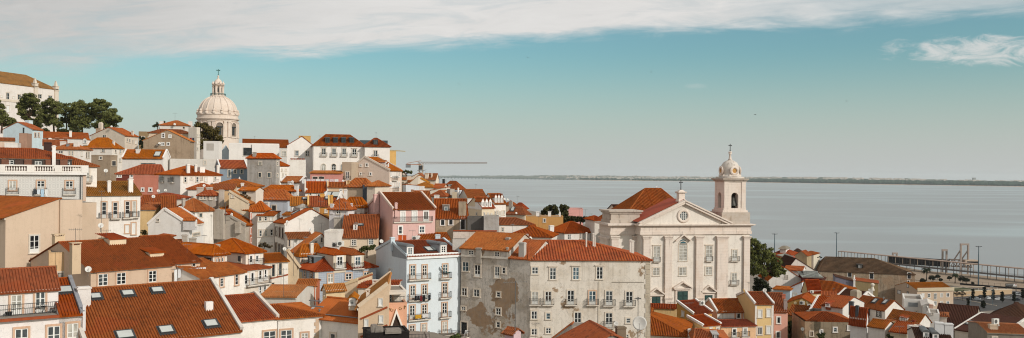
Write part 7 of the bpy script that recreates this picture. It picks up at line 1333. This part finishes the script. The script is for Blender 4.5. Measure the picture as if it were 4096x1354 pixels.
D_('on the grey ruin wall', 'ruingrey', 488, 783, 26, z=15, wall_='B', fc=(-.3, -.9, .2)); D_('on the white vaulted block', 'terr16b', 878, 330, 34, z=27, Y=172); D_('stuck on the boxy chimney of the pale orange roof', 'ochre22', 830, 635, 30, z=28, Y=146)
D_('on the far cream stacks over the wall', 'c_b', 985, 640 - 100, 20, z=4, Y=255) if 0 else None
def A_(label, z, x, yb, yt, Y, n=5, rot=0, w=1.3, r=.025):
    p = at(z, x, yb, Y); return aerial('television aerial ' + label, p, (yb - yt) * mpp(z, Y), n, rot, w, r)
A_('on the pale house between two chimneys', 2, 170, 410, 345, 297); A_('of dark iron before the moss stained roof house', 5, 864, 620, 238, 112, 0 + 3, .2, .6); A_('thin over the yellow L shaped house', 5, 641, 700, 562, 100, 7, .3, 1.2)
A_('tall, standing on the pink chimney stack', 12, 113, 790, 420, 88, 9, .3, 2.2, .05); A_('with crossed rods by the giant dish', 12, 1034, 860, 545, 97, 8, 1.2, .8, .04); A_('stick before the small lower windows', 12, 268, 860, 735, 96, 4, .4, .7)
A_('on the small white gable hut, with many rods', 17, 760, 470, 378, 298, 5, .5, 1.4); A_('beside the pink flat roofed house', 17, 828, 470, 392, 292, 6, .2, 1.6); A_('double on the orange hip over the water', 17, 60, 330, 240, 278, 5, .8, 1.0); A_('short beside the dark trees by the pink house', 17, 893, 500, 440, 262, 4, .1, .9)
A_('tall black pole on the striped hip', 24, 968, 520, 410, 166, 3, .2, .4, .04); A_('dark pole before the single four pane window', 24, 668, 720, 370, 150, 3, .2, .4, .04); A_('thin pole on the white hip house', 24, 770, 680, 460, 151, 3, .1, .5, .03)
A_('frame on the mustard yellow house', 24, 355, 610, 440, 158, 3, .1, .9); A_('white pole of the bluish grey fronted house', 23, 374, 620, 375, 176, 4, .1, .8); A_('over the large white gable wall', 7, 822, 500, 408, 150, 4, .1, .9)
A_('thin pole beyond the cream corner house', 7, 583, 840, 540, 118, 3, .2, .6); A_('pole over the bright flashing roof', 10, 282, 475, 260, 110, 5, .4, 1.2); A_('hooked, on the louvred beige wall', 10, 1092, 690, 645, 108, 4, .2, 1.4)
A_('on the dead grey gable, thick twin', 22, 600, 800, 460, 160, 4, .4, .5, .05); A_('on the deep yellow roof edge', 22, 335, 580, 450, 158, 3, .2, .5); A_('crooked, on the brown tile roof', 27, 405, 770, 640, 139, 6, .2, 1.4); A_('golden yagi near the square lantern', 26, 380, 490, 360, 184, 6, .3, 1.6)
A_('before the long red brick roof', 26, 148, 330, 226, 230, 4, .3, .5); A_('over the brown warehouse, slim', 28, 1185, 650, 570, 160, 3, .3, .5); A_('by the red white crane roofs', 21, 522, 150, 72, 345, 3, .2, .8); A_('on the water side of the far red hips', 21, 980, 280, 236, 330, 3, .3, 1.2)
A_('on the mustard roof below the church doors', 33, 735, 330, 250, 152, 6, .3, 1.5); A_('leaning at the rear of the white palace', 3, 382, 160, 92, 270, 4, .3, .6); A_('on the white raked gable under the stone pine', 25, 222, 720, 560, 262, 5, .3, .8)
airco('air conditioner on the flat annex by the azulejo roof, larger unit', at(7, 985, 608, 144), .3, 1.3); airco('air conditioner beside the larger unit, facing the other way', at(7, 935, 618, 145), -.4, 1.3); airco('air conditioner on the spotted mustard gable', Hs['spots'].M @ (Hs['spots'].loc('A', 868, 290, 34, .4)), Hs['spots'].th, 1.2); airco('air conditioner on the cream hut wall', Hs['h_ac'].M @ Hs['h_ac'].loc('A', 715, 830 - 0, 25, .4), Hs['h_ac'].th, 1.2); airco('air conditioner on top of the boxy chimney', at(28, 795, 616, 147), .4, 1.4); airco('air conditioner on the yellow row house verge', at(33, 965, 300, 152), .6, 1.2)
airco('air conditioner by the white box on the small orange roof', at(11, 300, 118, 152), .2, 1.2)
b = Hs['skyblue']; laundry('dark washing hung on the third floor balcony of the pale blue house', b.M @ b.loc('A', 357, 530, 11, .68), 6, 3.0, b.th, ('#1d1c1e', '#2a2729', '#6a2a2a', '#1d1c1e', '#8d8a86', '#26262a'), .9)
laundry('mustard and white towels on the second floor balcony of the pale blue house', b.M @ b.loc('A', 352, 672, 11, .68), 2, 2.6, b.th, ('#b98a2e', '#c9c4c0'), .8)
laundry('pale washing under the mansion window', Hs['balus'].M @ Hs['balus'].loc('A', 345, 230, 5, .42), 4, 2.0, Hs['balus'].th, ('#3a3d40', '#c9cfd4', '#a9c0cf', '#d5d2cd'), 1.1)
laundry('long row of white washing on the corner of the yellow L shaped house', L2.M @ L2.loc('A', 560, 262, 9, .6) if 0 else at(9, 550, 262, 108), 9, 4.3, Hs['ell2'].th, ('#d5d2cf', '#c9c6c4', '#d8d5d0', '#cfcac6', '#d5d2cf', '#39465e', '#c5cbd3', '#d5d2cf', '#d0cdc9'), 1.5)
laundry('white cloths on the pink terrace railing', at(3, 385, 462, 198), 8, 8.5, Hs['pinkterr'].th, ('#d0ccc8', '#b9b5b5', '#c9b3b3', '#d5d1cd'), 1.0); laundry('red cloth on the cream block near the dome', at(2, 286, 515, 279), 2, 1.6, 0, ('#8a2a2a', '#3a3a44'), 1.6)
laundry('orange cloth below the pink house window', at(4, 20, 728, 156), 2, 1.6, .2, ('#c2592a', '#b5522a'), 1.2)
for i, (x, lb) in enumerate(((75, 'white plastic chair on the tenement balcony, nearer the pale blue house'), (270, 'white plastic chair on the tenement balcony, nearer the fallen plaster'))):
    P = Hs['stained'].M @ Hs['stained'].loc('A', x, 800, 31, .5); o = thing('plastic_chair', lb, 'chair', P - Vector((0, 0, .1)), Hs['stained'].th + .3 * i); cw = flat('#d8d5d0', .5)
    m = MB(); m.box(-.27, .27, -.25, .25, .4, .45); m.build('seat', cw, o); m = MB(); m.box(-.27, .27, .22, .28, .46, .9); m.build('backrest', cw, o)
    for sx in (-.24, .24):
        m = MB(); m.box(sx - .03, sx + .03, -.25, .25, .62, .67); m.build('armrest', cw, o)
        for sy in (-.22, .22): m = MB(); m.box(sx - .025, sx + .025, sy - .025, sy + .025, 0, .4); m.build('leg', cw, o)
o = thing('hammock', 'green hammock slung across the top floor balcony of the pale blue house', 'hammock', b.M @ b.loc('A', 497, 315, 11, .5)); o.rotation_euler.z = b.th; e = b.loc('A', 563, 360, 11, .5) - b.loc('A', 497, 315, 11, .5); m = MB(); P = [(e.x * i / 8, 0, e.z * i / 8 - .45 * math.sin(math.pi * i / 8)) for i in range(9)]
m.add([(x, y, z + (.0 if y < 0 else .12)) for x, _, z in P for y in (-.25, 0, .25)], [(3 * i + j, 3 * i + j + 1, 3 * i + j + 4, 3 * i + j + 3) for i in range(8) for j in range(2)]); m.build('cloth', flat('#1f4a42', .9), o)
h = H('lowterr', 11, 97, 2, (180, 872), 410, dep=5, roof='flat', wl='#8f857b', label='low grey roof terrace with a curved glass and iron rail below the pale blue house', base=6, par=.1); rail(h, 'A', 200, 408, 860, 38, off=-1.5, z=11)
# thin aerials on further roofs, one each
RA = random.Random(11); NA = 0
for kx in list(Hs):
    h = Hs[kx]
    if h.roof == 'flat' or len(kx) > 1 and 'thin roof aerial of the ' + h.root['label'] in LABELS or NA >= 34 or RA.random() < .55 or h.Y > 300: continue
    lb = h.root['label']
    if len(lb.split()) > 11 or not h.planes: continue
    try: p = h.M @ Vector((h.w * RA.uniform(.15, .85), h.d * .5, h.base + h.rise * .9))
    except Exception: continue
    aerial('thin roof aerial of the ' + lb, p, RA.uniform(1.3, 2.4), 5, RA.uniform(0, 3), RA.uniform(.6, 1.1), .02); NA += 1
# ================================================================== ground under the houses
bpy.context.view_layer.update(); PTS = []
for h in HOUSES:
    for a, b_ in ((.5, .5), (.1, .1), (.9, .1), (.1, .9), (.9, .9)):
        p = h.M @ Vector((h.w * a, h.d * b_, 0)); PTS.append((p.x, p.y, p.z + (1.2 if h.base < 20 else 3)))
PTS += [(pc.x + dx, pc.y + dy, pc.z - 16) for dx in (-20, 0, 20) for dy in (-20, 20)]
for x in range(120, 460, 40):
    for y in (395, 430, 470, 505): PTS.append((x, y, GZ - .5))
PTS += [(x, y, -9) for x, y in ((-120, 900), (-20, 560), (60, 520), (20, 600), (100, 600), (200, 640), (300, 640), (420, 620), (500, 560), (0, 480), (80, 480), (-60, 700), (300, 580), (400, 570), (520, 480))]
PTS += [(x, y, z) for x, y, z in ((-300, 800, 40), (-500, 700, 60), (-400, 450, 85), (-60, 40, 44), (60, 40, 42), (0, 20, 45), (120, 90, 30), (200, 150, 20), (300, 250, 8), (-150, 100, 50))]
def gz(x, y):
    sw = sz = 0
    for px, py, pz in PTS:
        w = 1 / ((px - x) ** 2 + (py - y) ** 2 + 4) ** 2; sw += w; sz += w * pz
    z = sz / sw; c = 470 + max(0, min(1, (x - 60) / 120)) * (150 - .12 * max(0, x - 180)) + (-x * 2.2 if x < 0 else 0)
    return z if y < c else min(z, max(-8, GZ + 1 - (y - c) * .35))
m = MB(); nx, ny = 90, 90; xs = [-480 + 1080 * i / nx for i in range(nx + 1)]; ys = [15 + 900 * (j / ny) ** 1.3 for j in range(ny + 1)]
m.add([(x, y, gz(x, y)) for y in ys for x in xs], [(j * (nx + 1) + i, j * (nx + 1) + i + 1, (j + 1) * (nx + 1) + i + 1, (j + 1) * (nx + 1) + i) for j in range(ny) for i in range(nx)])
gm, tm = newmat('paved_ground'); pos = tm.n('ShaderNodeNewGeometry').outputs[0]; tm.out(tm.mix(tm.noise(pos, .15, 6, .65), lin('#6a6056'), lin('#94887a')), .95, tm.bump(tm.noise(pos, 3, 4), .2, .03)); struct(m.build('terrain', gm, None, True))
# ================================================================== river, far shore, bridge
wm, tm = newmat('river_water'); pos = tm.n('ShaderNodeNewGeometry').outputs[0]
w1 = tm.noise(tm.mapping(pos, (.05, .11, 1)), 1, 6, .65); w2 = tm.noise(tm.mapping(pos, (.0011, .0030, 1), (0, 0, 0), (0, 0, -.12)), 1, 4, .55, dist=.6)
st = tm.ss(w2, .44, .68); tm.out(tm.mix(st, lin('#918f8c'), lin('#a0a5a3')), tm.math('ADD', .35, tm.math('MULTIPLY', st, -.06)), tm.bump(w1, .18, .5), .35)
m = MB(); m.add([(-9000, 200, 0), (14000, 200, 0), (14000, 17500, 0), (-9000, 17500, 0)], [(0, 1, 2, 3)]); struct(m.build('river', wm))
SH = [(1300, 17000, 30), (1700, 15500, 34), (1900, 14500, 38), (2048, 13500, 50), (2200, 12300, 60), (2400, 11600, 62), (2800, 11200, 58), (3100, 10000, 62), (3300, 9330, 66), (3600, 8700, 58), (3900, 8070, 48), (4200, 7600, 44), (4700, 7000, 44)]
def shore(t):
    i = min(int(t), len(SH) - 2); f = t - i; return [a + (b - a) * f for a, b in zip(SH[i], SH[i + 1])]
land, tm = newmat('far_land'); pos = tm.n('ShaderNodeNewGeometry').outputs[0]; tm.out(tm.mix(tm.ss(tm.noise(pos, .004, 6, .7), .4, .6), lin('#3a4a38'), lin('#7a7668')), .95)
m = MB(); N = 480; rows = []; rr = random.Random(3)
prof = [(0, 0), (15, .06), (60, .1), (500, .16), (1200, .45), (1900, .9), (2300, 1.0), (2900, .7)]
def fx(u, v): c, s = math.cos(ROLL), math.sin(ROLL); du, dv = u - 2048, v - 677; return (du * c + dv * s) / F
sm = [rr.random() for _ in range(4000)]
def rn(x): i = int(x); f = x - i; return sm[i % 4000] * (1 - f) + sm[(i + 1) % 4000] * f
vs = []
for i in range(N + 1):
    t = (len(SH) - 1) * i / N; u, Y, hh = shore(t); X = fx(u, 720) * Y
    hh *= .86 + .2 * rn(i * .11) + .1 * rn(i * .47 + 99)
    for dpt, f in prof: s = (Y + dpt) / Y; vs.append((X * s, Y * s, -1 if dpt == 0 else hh * f * (1 + .12 * (rn(i * .7 + dpt) - .5))))
n = len(prof); m.add(vs, [(i * n + j, (i + 1) * n + j, (i + 1) * n + j + 1, i * n + j + 1) for i in range(N) for j in range(n - 1)]); struct(m.build('far_shore', land, None, True))
m = MB(); sandy = flat('#c9a98c', .95, .1, 0, .1, .01)
P = [];
for i in range(0, N + 1, 2): u, Y, hh = shore((len(SH) - 1) * i / N); X = fx(u, 720) * Y; P += [(X * (1 - 40 / Y), Y - 40, .3), (X, Y, 3.2)]
m.add(P, [(2 * i, 2 * i + 2, 2 * i + 3, 2 * i + 1) for i in range(len(P) // 2 - 1) if i > 90]); struct(m.build('far_beach', sandy))
m = MB(); wood = leafmat('#182a1c', '#2a3f2a')
for i in range(2600):
    t = rr.uniform(4.6, len(SH) - 1.2); u, Y, hh = shore(t); dpt = rr.uniform(30, 700); 
    if rr.random() > min(1, (t - 4.2) / 2.2): continue
    X = fx(u, 720) * Y; s = (Y + dpt) / Y; z = hh * (.1 + .1 * dpt / 700); r = rr.uniform(24, 46) * (1 if t > 6.5 else .6)
    n0 = len(m.v); m.lathe([(r * .5, -3), (r, r * .25), (r * .85, r * .55), (r * .4, r * .8), (1, r * .86)], 6, X * s, Y * s, rr.random()); m.v[n0:] = [(a + rr.uniform(-3, 3), b, c + z + rr.uniform(-1, 1.5)) for a, b, c in m.v[n0:]]
struct(m.build('shore_woods', wood), 'stuff')
m = MB(); tw_ = flat('#b9ada1', .9, .1, 0, .2, .01)
for i in range(2600):
    t = rr.triangular(3.6, len(SH) - 1.2, 8.2); u, Y, hh = shore(t); dpt = rr.uniform(700, 2150); X = fx(u, 720) * Y; s = (Y + dpt) / Y; z = hh * (.16 + .8 * max(0, dpt - 500) / 1600); w = rr.uniform(10, 34); q = rr.uniform(5, 13)
    if rn(t * 9) < .25: continue
    m.box(X * s - w / 2, X * s + w / 2, Y * s, Y * s + 18, z - 8, z + q)
struct(m.build('far_town', tw_), 'stuff')
m = MB(); p = Vector((fx(3896, 720) * 10000, 10000, 0)); m.box(-14, 14, -14, 14, 20, 74); o = thing('water_tower', 'lone tower block on the far shore skyline', 'tower', p); m.build('tower', flat('#9a9a94'), o); m = MB(); m.box(-17, 17, -17, 17, 74, 80); m.build('tower_head', flat('#8a8a86'), o)
a, b = at(4, 270, 228, 13700), at(4, 1500, 247, 11900); a.z = b.z = 18; o = thing('long_bridge', 'very long low bridge crossing the far water on many piers', 'bridge', (a.x, a.y, 0)); d = b - a; m = MB(); m.beam((0, 0, 18), (d.x, d.y, 18), 30, 7); m.build('deck', flat('#8d9290', .8), o)
for i in range(40): t = i / 39; m = MB(); m.box(d.x * t - 7, d.x * t + 7, d.y * t - 9, d.y * t + 9, -4, 14.4); m.build('pier', flat('#7d8482', .8), o)
# ================================================================== air
HZ = MB(); HZ.box(-9500, 14500, -400, 17900, -12, 150); mh = bpy.data.materials.new('air'); mh.use_nodes = True; t = NT(mh.node_tree); v = t.n('ShaderNodeVolumePrincipled'); v.inputs['Color'].default_value = (.86, .92, .93, 1); v.inputs['Density'].default_value = 2.6e-5; v.inputs['Anisotropy'].default_value = .2; t.nt.links.new(v.outputs[0], t.n('ShaderNodeOutputMaterial').inputs['Volume']); hz = struct(HZ.build('haze', mh), 'stuff')
# ================================================================== sky, sun, camera
SUN = Vector((.72, -.57, .52)).normalized(); W = bpy.data.worlds.new('World'); sc.world = W; W.use_nodes = True; t = NT(W.node_tree)
sk = t.n('ShaderNodeTexSky', sky_type='NISHITA'); sk.sun_disc = False; sk.sun_elevation = math.asin(SUN.z); sk.sun_rotation = math.atan2(SUN.x, SUN.y); sk.altitude = 70; sk.air_density = 1.0; sk.dust_density = 1.6; sk.ozone_density = 1.0
tint = t.mix(1.0, sk.outputs[0], (.75, 1.08, 1.0, 1), 'MULTIPLY')
g = t.n('ShaderNodeTexCoord').outputs['Generated']; s3 = t.n('ShaderNodeSeparateXYZ', i0=g); dy = t.math('MAXIMUM', s3.outputs[1], .05); a = t.math('DIVIDE', s3.outputs[0], dy); b = t.math('DIVIDE', s3.outputs[2], dy); front = t.math('GREATER_THAN', s3.outputs[1], .06)
ab = t.n('ShaderNodeCombineXYZ', i0=a, i1=b)
along = t.mapping(ab, (1, 1, 1), (0, 0, 0), (0, 0, -.062)); n1 = t.noise(t.mapping(along, (2.2, 16, 1)), 1.6, 7, .6, dist=.7); n2 = t.noise(t.mapping(along, (5, 30, 1), (3, 1, 0)), 2.0, 8, .66, dist=.8)
edge = t.math('SUBTRACT', b, t.math('ADD', .154, t.math('MULTIPLY', a, .062)))
e2 = t.math('ADD', edge, t.math('MULTIPLY', t.math('SUBTRACT', n1, .5), .036)); e2 = t.math('ADD', e2, t.math('MULTIPLY', t.math('SUBTRACT', n2, .5), .03))
band_ = t.ss(e2, -.006, .02); soft = t.ss(a, -.30, -.62); bs = t.ss(e2, -.02, .05); band_ = t.math('ADD', t.math('MULTIPLY', band_, t.math('SUBTRACT', 1, soft)), t.math('MULTIPLY', bs, soft)); thin = t.math('SUBTRACT', 1.0, t.math('MULTIPLY', t.ss(a, .1, .55), .45)); band_ = t.math('MULTIPLY', t.math('MULTIPLY', band_, thin), t.math('ADD', .2, t.math('ADD', t.math('MULTIPLY', n1, .8), t.math('MULTIPLY', n2, .8))), clamp=True)
def puff(ca, cb, ra, rb, rot, dens, seed, fine=1.0):
    q = t.mapping(ab, (1, 1, 1), (-ca, -cb, 0)); q = t.mapping(q, (1 / ra, 1 / rb, 1), (0, 0, 0), (0, 0, rot)); s_ = t.n('ShaderNodeSeparateXYZ', i0=q); r2 = t.math('ADD', t.math('MULTIPLY', s_.outputs[0], s_.outputs[0]), t.math('MULTIPLY', s_.outputs[1], s_.outputs[1])); nn = t.noise(t.mapping(ab, (9 * fine, 26 * fine, 1), (seed, 0, 0), (0, 0, .35)), 1.5, 8, .68, dist=1.2)
    return t.math('MULTIPLY', t.ss(t.math('SUBTRACT', t.math('ADD', nn, .38), t.math('MULTIPLY', r2, .55)), .56, .95), dens)
cl = band_
for q in ((.56, .151, .16, .026, .05, .8, 3, 1.5), (-.53, .121, .03, .012, 0, .3, 8), (.215, .106, .02, .005, 0, .16, 5, 1.8), (.62, .2, .04, .004, 0, .6, 2)): cl = t.math('MAXIMUM', cl, puff(*q))
up_ = t.ss(t.noise(t.mapping(g, (1, 1, 2.2), (2, 5, 1)), 1.7, 6, .6), .40, .56); cl = t.math('ADD', t.math('MULTIPLY', cl, front), t.math('MULTIPLY', t.math('SUBTRACT', 1.0, front), up_), clamp=True)  # up_: unseen bright cloud overhead and behind the camera, added to lift ambient light
hor = t.ss(t.math('ABSOLUTE', s3.outputs[2]), .15, 0.0)
tint = t.mix(t.math('MULTIPLY', hor, .85), tint, (5.6, 5.7, 5.65, 1))
grain = t.math('ADD', .68, t.math('MULTIPLY', t.math('ADD', n2, t.ss(a, -.6, -.1)), .25)); cc = t.mix(1.0, (7.1, 6.9, 6.7, 1), grain, 'MULTIPLY'); cc = t.mix(front, (8.3, 8.1, 7.9, 1), cc); col = t.mix(t.math('MULTIPLY', cl, .96), tint, cc); bg = t.n('ShaderNodeBackground', i0=col, i1=.1); t.n('ShaderNodeOutputWorld', i0=bg)
L = bpy.data.lights.new('sun', 'SUN'); L.energy = 3.0; L.angle = rad(.5); L.color = (1, .95, .905); so = bpy.data.objects.new('sun', L); COL.objects.link(so); so.rotation_euler = (-SUN).to_track_quat('-Z', 'Y').to_euler(); so.location = (0, 0, 300)
cd = bpy.data.cameras.new('camera'); cd.sensor_width = 36; cd.lens = 36 * F / 4096; cd.shift_y = VH / 4096; cd.clip_start = 1; cd.clip_end = 60000; co = bpy.data.objects.new('camera', cd); COL.objects.link(co); co.location = CAM; co.rotation_euler = (Matrix.Rotation(rad(90), 3, 'X') @ Matrix.Rotation(ROLL, 3, 'Z')).to_euler(); sc.camera = co
sc.render.engine = 'CYCLES'; sc.view_settings.view_transform = 'Standard'; sc.view_settings.look = 'None'; sc.view_settings.gamma = 1; sc.view_settings.exposure = 0; sc.cycles.use_denoising = True; sc.cycles.filter_width = 1.1; sc.cycles.max_bounces = 6; sc.cycles.volume_bounces = 1; sc.cycles.diffuse_bounces = 3
try: sc.cycles.denoiser = 'OPENIMAGEDENOISE'
except Exception: pass
